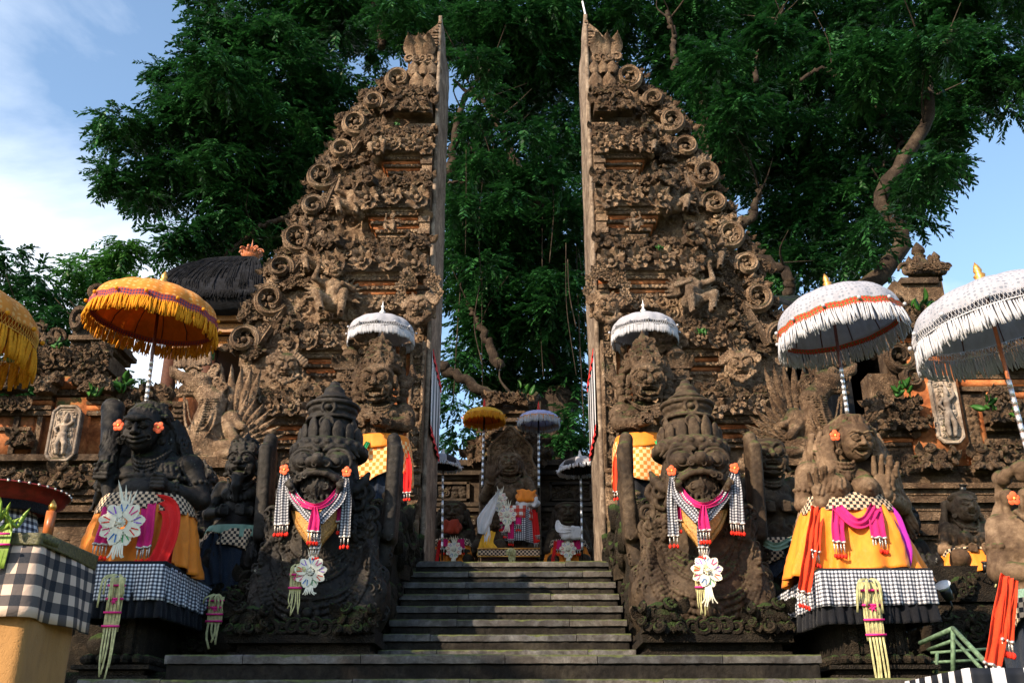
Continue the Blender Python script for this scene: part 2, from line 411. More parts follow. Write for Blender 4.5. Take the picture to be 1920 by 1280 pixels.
def relief_h(w, h, seed, cell=.11, res=.014):
    """height field of packed spiral curls and leaves (metres)"""
    r = np.random.default_rng(seed)
    nx, nz_ = max(4, int(w / res)), max(4, int(h / res))
    X, Z = np.meshgrid(np.linspace(0, w, nx), np.linspace(0, h, nz_))
    H = np.zeros_like(X)
    gx, gz = max(1, int(round(w / cell))), max(1, int(round(h / cell)))
    cwx, cwz = w / gx, h / gz
    for i in range(gx):
        for j in range(gz):
            c = ((i + .5 + r.uniform(-.22, .22)) * cwx, (j + .5 + r.uniform(-.22, .22)) * cwz)
            Rr = min(cwx, cwz) * r.uniform(.5, .72)
            x0, x1 = np.searchsorted(X[0], [c[0] - Rr, c[0] + Rr]); z0, z1 = np.searchsorted(Z[:, 0], [c[1] - Rr, c[1] + Rr])
            dx = X[z0:z1, x0:x1] - c[0]; dz = Z[z0:z1, x0:x1] - c[1]
            rr = np.sqrt(dx * dx + dz * dz) / Rr; th = np.arctan2(dz, dx)
            dome = np.sqrt(np.clip(1 - rr * rr, 0, 1))
            k = r.integers(0, 4)
            if k < 2: pat = .5 + .5 * np.cos((1 if k else -1) * th + rr * 11 + r.uniform(0, 6))
            elif k == 2: pat = .45 + .55 * np.abs(np.cos(th * r.integers(2, 5) + r.uniform(0, 3))) * np.clip(rr * 3, 0, 1)
            else: pat = .5 + .5 * np.cos(rr * 13)
            v = dome * (.35 + .65 * pat)
            H[z0:z1, x0:x1] = np.maximum(H[z0:z1, x0:x1], v)
    return X, Z, H
def scale_h(w, h, size=.1, res=.014):
    nx, nz_ = max(4, int(w / res)), max(4, int(h / res))
    X, Z = np.meshgrid(np.linspace(0, w, nx), np.linspace(0, h, nz_))
    row = np.floor(Z / (size * .6)); H = np.zeros_like(X)
    for o in (0, 1):
        rw = row + o
        cx = (np.round(X / size - .5 * (rw % 2)) + .5 * (rw % 2)) * size; cz = (rw + .1) * size * .6
        d = np.sqrt((X - cx) ** 2 + ((Z - cz) * 1.0) ** 2) / (size * .62)
        H = np.maximum(H, np.where(d < 1, np.clip(.3 + .7 * (d ** 2), 0, 1) * (1 if o == 0 else .9), 0))
    return X, Z, H
def panel(g, x0, x1, z0, z1, y, depth=.03, cell=.11, seed=1, kind='curl', mask=None, res=.014):
    X, Z, H = (relief_h(x1 - x0, z1 - z0, seed, cell, res) if kind == 'curl' else scale_h(x1 - x0, z1 - z0, cell, res))
    X = X + x0; Z = Z + z0
    A = np.stack([X, y - H * depth, Z], -1)
    n, m = X.shape
    if mask is None:
        g.grid(A)
        return
    ok = mask(X, Z)
    i = np.arange(n - 1)[:, None]; j = np.arange(m - 1)[None]
    a = i * m + j; Q = np.stack([a, a + 1, a + m + 1, a + m], -1).reshape(-1, 4)
    okf = ok.ravel(); Q = Q[okf[Q].all(1)]
    used = np.unique(Q); rm = np.full(n * m, -1); rm[used] = np.arange(len(used))
    g.add(A.reshape(-1, 3)[used], rm[Q])
def row(g, motif, x0, x1, y, z, size, gap=1.0, alt=False, rot=(0, 0, 0), jit=.06):
    n = max(1, int(round((x1 - x0) / (size * gap))))
    for i in range(n):
        x = x0 + (x1 - x0) * (i + .5) / n
        mo = motif[i % len(motif)] if isinstance(motif, list) else motif
        s = size * rnd.uniform(1 - jit, 1 + jit)
        g.stamp(mo, M44((x, y, z), (rot[0], rot[1] + rnd.uniform(-jit, jit), rot[2] + rnd.uniform(-jit, jit)), (s * (-1 if alt and i % 2 else 1), s, s)))
def big_scroll(g, pa, ra, da, pb, rb, db, y, w=.085, leafs=True):
    """S-scroll joining two volutes: centres pa, pb (x,z) in metres"""
    # outer arm as one ribbed band: spiral a unwinds, crosses, winds into b
    pa = np.array(pa); pb = np.array(pb)
    ang = math.atan2(*(pb - pa)[::-1])
    def half(c, r0, s, other):
        t = np.linspace(0, 1, 40)
        a_end = math.atan2(*(other - c)[::-1]) + s * pi * .5
        a = a_end - s * (1 - t) * 2 * pi * 1.25
        r = r0 * (.20 + .80 * t ** .7)
        return np.stack([c[0] + r * np.cos(a), np.full(40, y) - .06 * np.sin(t * pi), c[1] + r * np.sin(a)], 1), t
    A, t = half(pa, ra, da, pb); B, t2 = half(pb, rb, db, pa)
    mid = bez([A[-2], A[-1], (A[-1] + B[-1]) / 2, B[-1], B[-2]], 12)[3:-3]
    path = np.vstack([A, mid, B[::-1]])
    tt = np.linspace(0, 1, len(path)); sz = w * (.35 + .65 * np.sin(np.clip(tt, 0.0, 1) * pi) ** .5)
    a = np.arange(16) / 16 * 2 * pi; prof = 1 + .16 * np.cos(a * 6)
    g.tube(path, sz, 16, flat=1.5, prof=prof)
    for c, r in ((pa, ra), (pb, rb)):
        g.ball((c[0], y - .05, c[1]), (r * .2, r * .26, r * .2), 10, 6)
        for k in range(9):
            aa = rnd.uniform(0, 6.28); g.stamp(rnd.choice(CURLS), M44((c[0] + r * .5 * math.cos(aa), y - rnd.uniform(-.02, .06), c[1] + r * .5 * math.sin(aa)), (0, rnd.uniform(-3, 3), 0), r * rnd.uniform(.16, .34)))
    if leafs:
        for k in range(12):
            q = (pa * (1 - k / 11) + pb * (k / 11)) ; nrm = np.array([-(pb - pa)[1], (pb - pa)[0]]); nrm = nrm / np.linalg.norm(nrm) * (1 if da > 0 else -1)
            g.stamp(rnd.choice(CURLS), M44((q[0] + nrm[0] * ra * rnd.uniform(.3, 1), y + .02, q[1] + nrm[1] * ra * rnd.uniform(.3, 1)), (0, rnd.uniform(-1, 1), 0), ra * rnd.uniform(.22, .4)))
def step_stack(gs, gb, x0, x1, z0, z1, yf, yb, n=7, shrink=.28, inner=0, orange=(1, 3)):
    """inverted stepped moulding: widest at top; inner: 0 both sides shrink, 1 only left shrinks"""
    h = (z1 - z0) / n; w = x1 - x0
    for i in range(n):
        f = i / max(1, n - 1); d = w * shrink * f
        hh = h * (.94)
        lo = (x0 + d, yf + f * .16 + (.012 if i % 2 else 0), z1 - (i + 1) * h); hi = (x1 - (0 if inner else d), yb, z1 - i * h - (h - hh))
        (gb if i in orange else gs).box(lo, hi)
        if i % 2 == 0 and i not in orange and h > .03:
            nn = int((hi[0] - lo[0]) / (h * 1.1))
            for k in range(nn):
                xx = lo[0] + (k + .5) * (hi[0] - lo[0]) / nn
                gs.box((xx - h * .3, lo[1] - .012, lo[2] + h * .15), (xx + h * .3, lo[1] + .01, hi[2] - h * .1))
def cornice(gs, gb, x0, x1, zt, zb, yf, yb, seed, kr=.26, ro=.30, inner=0, n=7, kfront=True):
    """one storey: curled clumps, rosette band, inverted steps"""
    H = zt - zb; w = x1 - x0; r = random.Random(seed)
    z1 = zt - H * kr; z2 = z1 - H * ro
    # ledge slabs
    gs.box((x0 + .02, yf - .02, z1 - H * .035), (x1, yb, z1 + H * .02))
    gs.box((x0 + w * .03, yf + .05, z2), (x1, yb, z1 - H * .035))
    # curled clumps on the ledge: large at the outer corner, smaller inward
    s = H * kr * 1.0
    n1 = max(2, int(round(w / (s * .95))))
    for i in range(n1):
        f = (i + .5) / n1
        big = 1.35 if i == 0 else (1.12 if i == n1 - 1 else r.uniform(.7, 1.0))
        getattr(gs, 'alt', gs).stamp(r.choice(KAR), M44((x0 + w * f, yf + .03, z1 - .02), (0, (-.25 if i == 0 else 0), (-.5 if i == 0 else r.uniform(-.2, .2))), (s * big * r.choice((-1, 1)), s * big, s * big)))
    # rosettes hanging below: corners drop lower like an arch
    rs = H * ro * .72
    n2 = max(2, int(round(w / (rs * 1.45))))
    for i in range(n2):
        f = (i + .5) / n2; edge = abs(f - .5) * 2
        dz = -edge ** 2 * rs * .55
        gs.stamp(ROSE, M44((x0 + w * f, yf - .01, (z1 + z2) / 2 + dz), (.25, r.uniform(0, 1), (f - .5) * .5), rs * (.85 + .3 * edge)))
    n3 = max(3, int(round(w / (rs * .42))))
    for i in range(n3):
        f = (i + .5) / n3; edge = abs(f - .5) * 2
        gs.stamp(LEAF, M44((x0 + w * f, yf + .04, z2 + rs * .5 - edge ** 2 * rs * .9), (pi + .5, r.uniform(-.25, .25), 0), rs * r.uniform(.6, .95)))
        if i % 2: gs.stamp(r.choice(CURLS), M44((x0 + w * f, yf + .0, z1 - rs * .3), (0, r.uniform(0, 3), 0), rs * .4))
    gs.box((x0 + w * .10, yf + .09, z2 - H * .05), (x1 - (0 if inner else w * .06), yb, z2))
    step_stack(gs, gb, x0 + w * .12, x1 - (0 if inner else w * .08), zb, z2 - H * .05, yf + .10, yb, n, .22, inner)
# ================================================================== ground, stairs, terraces
CX = P(962, 700, 12).x
ZT = P(962, 1052, 11.37).z            # top of the flight
RISE = .172; RUN = .338
g = Geo(); g.grid(np.array([[(x, y, 0) for x in np.linspace(-400, 400, 9)] for y in np.linspace(-300, 500, 9)]))
o = g.obj('ground', GROUND); struct(o)
ZL1 = ZT - 8 * RISE + .01             # upper landing
ZL2 = 2.15
def worn_slab(g, x0, x1, y0, y1, z0, z1):
    n = max(3, int((x1 - x0) / .05)); rings = []
    for i in range(n + 1):
        x = x0 + (x1 - x0) * i / n; j = lambda s: rnd.uniform(-s, s); chip = .014 if rnd.random() < .10 else .003
        rings.append([(x, y0 + .004 + j(.002), z0 + j(.002)), (x, y1, z0), (x, y1, z1), (x, y0 + .012 + chip + j(.003), z1 + j(.001)), (x, y0 + j(.002), z1 - .010 - chip + j(.002))])
    g.loft(np.array(rings)[:, ::-1])
def step(name, x0, x1, y0, y1, z, zb, joints=()):
    e = Geo(); xs = [x0] + sorted(joints) + [x1]
    for a, b in zip(xs[:-1], xs[1:]): worn_slab(e, a + .003, b - .003, y0 - .03 + rnd.uniform(-.006, .006), y0 + .42, z - .062, z + rnd.uniform(-.004, .004))
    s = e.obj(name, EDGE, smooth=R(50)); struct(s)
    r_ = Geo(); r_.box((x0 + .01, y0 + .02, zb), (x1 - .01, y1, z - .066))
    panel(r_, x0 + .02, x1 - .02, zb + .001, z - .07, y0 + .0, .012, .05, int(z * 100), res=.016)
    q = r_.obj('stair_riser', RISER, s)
    return s
w0 = P(708, 1213, 9.0).x; w1 = P(1192, 1213, 9.0).x
for i in range(8):
    y = 11.37 - i * RUN; z = ZT - i * RISE
    j = [CX + rnd.uniform(-.75, -.2), CX + rnd.uniform(.2, .8)] if i % 2 else [CX - .55 + rnd.uniform(-.2, .2), CX + .6]
    step('stair_step', w0, w1, y, 12.4 if i == 0 else y + RUN + .1, z, z - RISE - (.3 if i == 7 else 0), j)
xa, xb = P(312, 1222, 7.75).x, P(1538, 1222, 7.75).x
step('stair_step', xa, xb, 7.75, 8.6, ZL1, ZL2, [xa + (xb - xa) * f for f in (.12, .3, .52, .66, .85)])
xa2, xb2 = P(148, 1268, 7.32).x, P(1716, 1268, 7.32).x
step('stair_step', xa2, xb2, 7.32, 8.6, ZL2, 1.95, [xa2 + (xb2 - xa2) * f for f in (.1, .33, .47, .7, .88)])
for i in range(11):
    z = 1.95 - i * .172; y = 7.05 - i * .27
    step('stair_step', -1.7, 1.7, y, y + .3, z, z - .19, [rnd.uniform(-1, 1)])
t = Geo()
t.box((-9, 7.4, -.2), (-1.72, 8.4, ZL2 - .075)); t.box((1.72, 7.4, -.2), (9, 8.4, ZL2 - .075))
t.box((-1.72, 7.4, -.2), (1.72, 8.4, 1.94))
t.box((-12, 8.4, -.2), (12, 26, ZL1 - .08))
t.box((-9, 8.1, ZL2 - .075), (xa - .02, 8.4, ZL1 - .09)); t.box((xb + .02, 8.1, ZL2 - .075), (9, 8.4, ZL1 - .09))
t.box((xb2 + .01, 7.25, ZL2 - .5), (xb2 + 1.4, 7.395, ZL2 - .01))
o = t.obj('terrace_ground', MOSSY, smooth=False); struct(o)
c = Geo(); c.box((-2.2, 11.5, ZL1 - .1), (2.2, 30, ZT - .075)); o = c.obj('courtyard_ground', GROUND, smooth=False); struct(o)
c = Geo(); c.box((-12, 12.6, ZL1 - .1), (-2.2, 26, ZT - .09)); c.box((2.2, 12.6, ZL1 - .1), (12, 26, ZT - .09)); o = c.obj('courtyard_ground', GROUND, smooth=False); struct(o)
# ================================================================== split gate towers
YF = 12.0
def L(px, py, Y=YF):
    p = P(px, py, Y); return (p.x, p.z)
OUT = [(838, 26), (822, 48), (800, 72), (775, 92), (758, 112), (742, 140), (728, 168), (700, 190), (668, 215), (652, 240), (630, 275), (612, 300), (600, 345), (583, 385), (560, 425), (535, 470), (512, 520), (490, 570), (455, 620), (430, 680), (450, 760), (455, 900)]
def split_obj(g, name, mat, parent):
    o0 = 0
    for k, V in enumerate(g.V):
        n = len(V); q = [Q[(Q[:, 0] >= o0) & (Q[:, 0] < o0 + n)] - o0 for Q in g.Q]; q = np.concatenate(q); s_ = Geo(); s_.add(V, q); s_.obj(name, mat, parent, False); o0 += n
def tower_geo(sk=0):
    gs, gb, gp, sc = Geo(), Geo(), Geo(), Geo(); gs.alt = Geo()
    xin = L(806, 700)[0]                     # inner edge (vertical)
    zb = ZL1 - .3
    pts = [L(x, y, 12.25) for x, y in OUT]
    pts[0] = (xin - .02, pts[0][1])
    def outx(z):
        zs = [p[1] for p in pts][::-1]; xs = [p[0] for p in pts][::-1]
        return np.interp(z, zs, xs)
    # main slab, set back; sculpted front field
    poly = [(xin - .06, pts[0][1] - .05)] + [(min(x + .16, xin - .1), z) for x, z in pts[1:]] + [(pts[-1][0] + .16, zb), (xin - .02, zb)]
    gs.prism(poly, 12.28, 13.35)
    # smooth plastered inner face (slightly battered slab)
    zt = L(838, 30)[1]
    rg = []; jr = random.Random(31 + sk)
    for k in range(130):
        z = zb + (zt - zb) * k / 129; fl = .03 * math.sin(z * 1.7) + .02 * math.sin(z * 5.1); j = lambda s: jr.uniform(-s, s)
        ys = np.linspace(11.98 + j(.012) + fl * .4, 13.5 + j(.03) + fl, 9)
        rg.append([(xin - .05, ys[0], z)] + [(xin + .010 * math.sin(z * 3 + q * 1.3) * (1 if 0 < q < 8 else 0) + j(.004), y, z) for q, y in enumerate(ys)] + [(xin - .05, ys[-1], z)])
    gp.loft(np.array(rg))
    def m(X, Z): return X > np.interp(Z, [p[1] for p in pts][::-1], [p[0] + .12 for p in pts][::-1])
    x0 = min(p[0] for p in pts); zlo = L(455, 850)[1]
    panel(gs, x0, xin - .05, zlo, zt - .5, 12.285, .075, .26, 3, 'curl', m, .022)
    panel(gs, x0, xin - .8, L(500, 760)[1], L(700, 260)[1], 12.235, .05, .16, 4, 'scales', lambda X, Z: m(X, Z) & (X < np.interp(Z, [p[1] for p in pts][::-1], [p[0] + .62 for p in pts][::-1])), .02)
    # scroll edge
    S = [((748, 150), 26), ((700, 192), 22), ((668, 232), 27), ((640, 282), 27), ((605, 330), 29), ((588, 388), 27), ((560, 445), 30), ((527, 503), 29), ((508, 562), 30), ((458, 638), 33)]
    for k in range(0, len(S) - 1):
        (a, ra), (b, rb) = S[k], S[k + 1]
        if k % 2 == 0 or True:
            if k % 2 == 0:
                pa, pb = L(*a, 12.1), L(*b, 12.1); mpx = pxm(*a, 12.1)
                f1, f2 = rnd.uniform(.9, 1.1), rnd.uniform(.7, .95)
                big_scroll(sc, pa, ra * mpx * f1, 1, pb, rb * mpx * f2, -1, 12.12, rnd.uniform(.042, .052))
                for t_ in (-.1, .2, .5, .8, 1.1):
                    xx = pa[0] * (1 - t_) + pb[0] * t_ - rnd.uniform(.12, .24); zz = pa[1] * (1 - t_) + pb[1] * t_ + .1
                    gs.alt.stamp(rnd.choice(KAR), M44((xx + .1, 12.25, zz - .1), (0, -.6 + rnd.uniform(-.3, .3), 0), rnd.uniform(.15, .27)))
            else:
                pa, pb = L(*a, 12.15), L(*b, 12.15)
                q = ((pa[0] + pb[0]) / 2, (pa[1] + pb[1]) / 2)
                sc.stamp(KAR[k % 5], M44((q[0] + .02, 12.2, q[1] - .12), (0, -.6, 0), (.24, .24, .3)))
    for k in range(30):
        f = .08 + .92 * rnd.random(); z = pts[1][1] * (1 - f) + pts[-3][1] * f; x = outx(z)
        gs.alt.stamp(rnd.choice(KAR), M44((min(x + rnd.uniform(.38, .6), xin - .25), 12.2, z), (0, rnd.uniform(-.8, .3), 0), rnd.uniform(.16, .27)))
    # crown
    def bx(xa, ya, xb_, yb_, yf=12.0, yk=13.3, G=gs):
        a = L(xa, ya, yf); b = L(xb_, yb_, yf); G.box((a[0], yf, b[1]), (b[0] if xb_ < 800 else xin - .052, yk, a[1]))
    a = [L(838, 28), L(822, 44), L(804, 58), L(790, 74), L(776, 88)]
    gs.prism([(xin - .052, a[0][1] - .02)] + a[1:] + [(xin - .052, a[-1][1])], 12.0, 12.9)
    for i in range(9):
        f = i / 8; q = L(822 - f * 44, 42 + f * 45); gs.box((q[0] + .05, 11.97 - .01 * (i % 2), q[1] - .045), (xin - .055, 12.4, q[1] - .012))
    bx(775, 92, 830, 120, 12.05)
    m1 = pxm(800, 100, 12)
    for x in (772, 788, 803, 817, 829): 
        q = L(x, 104, 11.98); gs.stamp(LEAF2, M44((min(q[0], xin - .2), 12.0, q[1]), (0, (800 - x) * -.006, 0), .34))
    row(gs, CURLS, L(762, 112)[0], xin - .12, 11.98, L(790, 114)[1], .10, .95, True)
    bx(765, 120, 830, 146, 12.08)
    row(gs, PETAL, L(768, 140)[0], xin - .06, 12.0, L(790, 140)[1], .22, .62)
    bx(770, 142, 830, 172, 12.1)
    row(gs, PETAL, L(770, 171)[0], xin - .05, 11.97, L(790, 173)[1], .30, .62)
    bx(755, 174, 830, 186, 12.02)
    row(gs.alt, KAR, L(752, 184)[0], xin - .08, 11.95, L(790, 189)[1], .19, .9)
    bx(748, 188, 830, 192, 11.9)
    bx(770, 192, 830, 260, 12.12)
    row(gs.alt, KAR, L(742, 215)[0], xin - .1, 11.93, L(790, 222)[1], .28, .9)
    bx(765, 232, 830, 238, 11.98)
    # storeys of the inner column: (x0,x1,ytop,ybot,front)
    specs = [(700, 830, 236, 320, 11.86, 21), (672, 830, 324, 434, 11.80, 22), (612, 830, 438, 560, 11.74, 23)]
    for (xa_, xb_, yt, ybm, yf, sd) in specs:
        a = L(xa_, yt, yf); b = L(xb_, ybm, yf)
        cornice(gs, gb, a[0], xin - .06, a[1], b[1], yf, 12.9, sd + sk, inner=1)
        wx = L(xa_ + 40, ybm)[0]
        panel(gs, wx + .2, xin - .07, b[1] - .5, b[1], 12.08, .05, .12, sd)
    # niche fronts / little pillars between storeys
    for (ya, yb_) in ((285, 326), (385, 440), (520, 560)):
        a = L(812, ya, 11.9); b = L(822, yb_, 11.9)
        for k in range(5):
            z0 = b[1] + (a[1] - b[1]) * k / 5; d = .02 if k % 2 else 0
            gs.box((xin - .22 + d, 11.86 + d, z0), (xin - .06, 12.2, z0 + (a[1] - b[1]) / 5 - .01))
    # outer storeys
    for (xa_, xb_, yt, ybm, yf, sd) in [(536, 700, 594, 700, 11.66, 31), (458, 600, 716, 828, 11.5, 32)]:
        a = L(xa_, yt, yf); b = L(xb_, ybm, yf)
        cornice(gs, gb, a[0], b[0], a[1], b[1], yf, 12.6, sd + sk, inner=1, n=6)
    for (xa_, ya, xb_, yb_, yf) in [(600, 560, 700, 600, 12.0), (560, 690, 770, 760, 11.95), (500, 820, 770, 1010, 11.9), (590, 758, 770, 830, 11.98)]:
        a = L(xa_, ya, yf); b = L(xb_, yb_, yf)
        gs.box((a[0], yf, b[1]), (b[0], 12.5, a[1])); panel(gs, a[0], b[0], b[1], a[1], yf - .002, .06, .17, int(xa_))
    a = L(458, 828, 11.75); gs.box((a[0], 11.75, zb), (L(520, 828)[0], 12.6, a[1])); panel(gs, a[0], L(520, 828)[0], zb + .1, a[1], 11.748, .06, .16, 77)
    # orange brick panel behind the guardian + carved jamb strip with frames
    a = L(742, 650, 11.88); b = L(768, 870, 11.88); gb.box((a[0], 11.88, b[1]), (b[0], 12.3, a[1]))
    panel(gs, a[0] + .05, b[0] - .1, b[1], a[1], 11.879, .05, .13, 40)
    j0 = L(768, 700, 11.8)[0]; j1 = xin - .052
    z1 = L(790, 640, 11.8)[1]; z0 = L(790, 880, 11.8)[1]; zz = L(790, 965, 11.8)[1]
    gs.box((j0, 11.84, zb), (j1, 12.5, z1))
    jm = Geo(); 
    jm.box((j0, 11.78, z0), (j0 + .035, 11.85, z1)); jm.box((j1 - .035, 11.78, z0), (j1, 11.85, z1))
    panel(gs, j0 + .035, j1 - .035, z0, z1, 11.838, .055, .15, 50, res=.012)
    for k in range(5):
        z = z0 + (z1 - z0) * (k + .5) / 5; gs.stamp(ROSE, M44(((j0 + j1) / 2, 11.80, z), (0, k, 0), .085))
    jm.box((j0 - .03, 11.76, z0 - .04), (j1, 12.3, z0)); jm.box((j0, 11.8, z0 - .16), (j1, 12.2, z0 - .05)); jm.box((j0 - .02, 11.77, z0 - .20), (j1, 12.3, z0 - .165))
    panel(gs, j0 + .02, j1 - .02, zz, z0 - .2, 11.835, .07, .20, 51)
    jm.box((j0 - .03, 11.78, zz - .06), (j1, 12.3, zz)); jm.box((j0 - .0, 11.72, zb), (j1, 12.3, zz - .07))
    # flower sprays around the demon face on the inner edge
    q = L(782, 528, 11.75); r = .36
    for k in range(16):
        a_ = pi * (k / 15) * 1.1 - .15; rr = .30 + .05 * (k % 2)
        gs.stamp(ROSE, M44((q[0] + .03 + rr * math.cos(a_) * .75, 11.72, q[1] - .22 + rr * math.sin(a_) * 1.25), (0, k, 0), .085))
    for k in range(10): gs.stamp(ROSE, M44((q[0] + rnd.uniform(-.14, .16), 11.72, q[1] + rnd.uniform(-.1, .14)), (0, k, 0), .08))
    row(gs, KAR, L(700, 560)[0], L(770, 560)[0], 11.9, L(735, 590)[1], .22)
    # carved urn pillar beside the guardian
    a = L(632, 690, 11.45); b = L(664, 800, 11.45)
    pl = Geo(); n = 5
    for k in range(n):
        z0_ = b[1] + (a[1] - b[1]) * k / n; h = (a[1] - b[1]) / n
        pl.box((a[0], 11.45, z0_), (b[0], 11.8, z0_ + h * .78)); pl.box((a[0] - .03, 11.42, z0_ + h * .8), (b[0] + .03, 11.83, z0_ + h * .98))
        pl.stamp(ROSE, M44(((a[0] + b[0]) / 2, 11.44, z0_ + h * .4), (0, k, 0), .075))
    pl.lathe([(.0, 0), (.13, .02), (.16, .1), (.09, .16), (.13, .2), (.1, .27), (.04, .33), (0, .36)], 10, ((a[0] + b[0]) / 2, 11.6, a[1]))
    for k in range(6): pl.stamp(LEAF2, M44(((a[0] + b[0]) / 2 + .1 * math.cos(k), 11.5, a[1]), (0, math.cos(k) * .6, 0), .2))
    pl.box((a[0] + .02, 11.5, zb), (b[0] - .02, 11.9, b[1] - .01))
    return gs, gb, gp, sc, jm, pl, gs.alt
TG = tower_geo(); TG2 = tower_geo(100)
def tower(name_label, mir):
    G_ = [x.mirrored(CX) for x in TG2] if mir else list(TG)
    if mir: b_ = Geo(); [b_.stamp(Geo().add(V, np.concatenate([Q[(Q[:, 0] >= o) & (Q[:, 0] < o + len(V))] - o for Q in TG2[1].Q])).mirrored(CX)) for V, o in zip(TG2[1].V, np.cumsum([0] + [len(v) for v in TG2[1].V[:-1]]))]; G_[1] = b_
    t = E('split_gate_tower', name_label, 'gate tower', (CX + (1.9 if mir else -1.9), 12.4, ZL1), 'two halves of the split temple gate')
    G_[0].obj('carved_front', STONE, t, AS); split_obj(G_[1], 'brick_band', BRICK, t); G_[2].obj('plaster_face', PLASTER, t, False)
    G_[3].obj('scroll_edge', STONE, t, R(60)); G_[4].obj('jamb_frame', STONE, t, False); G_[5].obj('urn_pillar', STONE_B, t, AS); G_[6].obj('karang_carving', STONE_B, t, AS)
    return t
TL = tower('left half of the tall carved stone split gate, beside the black thatched roof', False)
TR = tower('right half of the tall carved stone split gate, with pale sunlit inner edge', True)
# ================================================================== flanking blocks beside the flight
def flank(mir):
    g = Geo(); x1 = w0 - .01; r = random.Random(4)
    zg = P(715, 965, 11.0).z
    prof = [(9.75, ZL1 - .1), (9.75, P(700, 900, 9.75).z - .25), (10.35, zg - .12), (11.2, zg), (12.0, zg), (12.0, ZL1 - .1)]
    nx = 9
    xs = np.linspace(x1 - 1.0, x1, nx)
    rings = np.array([[(x, y, z) for y, z in prof[1:5]] for x in xs])
    # two cheeks and a lumpy carved skin
    V = np.array([(x, y, z) for x in (x1 - 1.0, x1) for y, z in prof]); n = len(prof)
    g.add(V, [(i, (i + 1) % n, (i + 1) % n + n, i + n) for i in range(n)], [(0, i + 1, i) for i in range(1, n - 1)] + [(n, n + i, n + i + 1) for i in range(1, n - 1)])
    # boulder-like carving on the cheek facing the stairs
    for k in range(90):
        y = r.uniform(9.6, 11.9); z = r.uniform(ZL1 + .05, zg - .1 if y > 10.3 else zg - .4)
        if z < ZT - (11.37 - y) / RUN * RISE - .1: continue
        if r.random() < .5: g.ball((x1 - .02, y, z), (r.uniform(.04, .1), r.uniform(.08, .2), r.uniform(.08, .22)), 8, 5)
        else: g.stamp(r.choice(CURLS), M44((x1 - .0, y, z), (0, r.uniform(0, 6), pi / 2 + r.uniform(-.3, .3)), r.uniform(.08, .2)))
    for k in range(26):
        g.stamp(r.choice(KAR), M44((x1 - r.uniform(.0, .9), r.uniform(9.7, 10.6), zg - r.uniform(.3, .9)), (0, r.uniform(-.5, .5), r.uniform(-.6, .9)), r.uniform(.2, .36)))
    # guardian's footstone with its scroll
    g.box((x1 - .68, 10.75, zg - .02), (x1 - .06, 11.6, zg + .12)); row(g, CURLS, x1 - .68, x1 - .06, 10.76, zg + .05, .1, 1, True)
    if mir: g = g.mirrored(CX)
    o = g.obj('stair_flank_block', MOSSY, None, AS)
    return o
tag(flank(False), 'mossy carved block left of the upper steps, under the left gate guardian', 'balustrade', 'carved blocks flanking the steps')
tag(flank(True), 'mossy carved block right of the upper steps, under the right gate guardian', 'balustrade', 'carved blocks flanking the steps')
ZG = P(715, 965, 11.0).z
# ================================================================== side walls
def relief_person(S):
    pass
def flames(g, x, y, z, w, h, seed, n=16):
    r = random.Random(seed)
    for k in range(n):
        f = r.random(); xx = x + (r.random() - .5) * w * (1 - f * .75)
        g.stamp(r.choice((LEAF2, LEAF, CURLS[0], CURLS[3])), M44((xx, y + r.uniform(-.08, .08), z + f * h), (r.uniform(-.2, .2), (xx - x) / w * 1.6, r.uniform(-.5, .5)), w * r.uniform(.22, .38)))
def plinth_courses(g, x0, x1, z0, z1, y, seed):
    r = random.Random(seed); z = z0
    while z < z1 - .1:
        h = r.choice((.07, .10, .16, .30)); d = r.choice((.03, .07, .12, .16))
        if h < .2: g.box((x0, y - d, z), (x1, y + .05, min(z + h, z1)))
        else:
            g.box((x0, y - .02, z), (x1, y + .05, min(z + h, z1))); panel(g, x0, x1, z + .02, z + h - .02, y - .022, .05, .12, int(z * 50) + seed, res=.018)
            for k in range(int((x1 - x0) / .9)):
                xx = x0 + .9 * k + r.uniform(0, .4); g.box((xx, y - .09, z), (xx + .14, y, z + h))
        z += h + .004
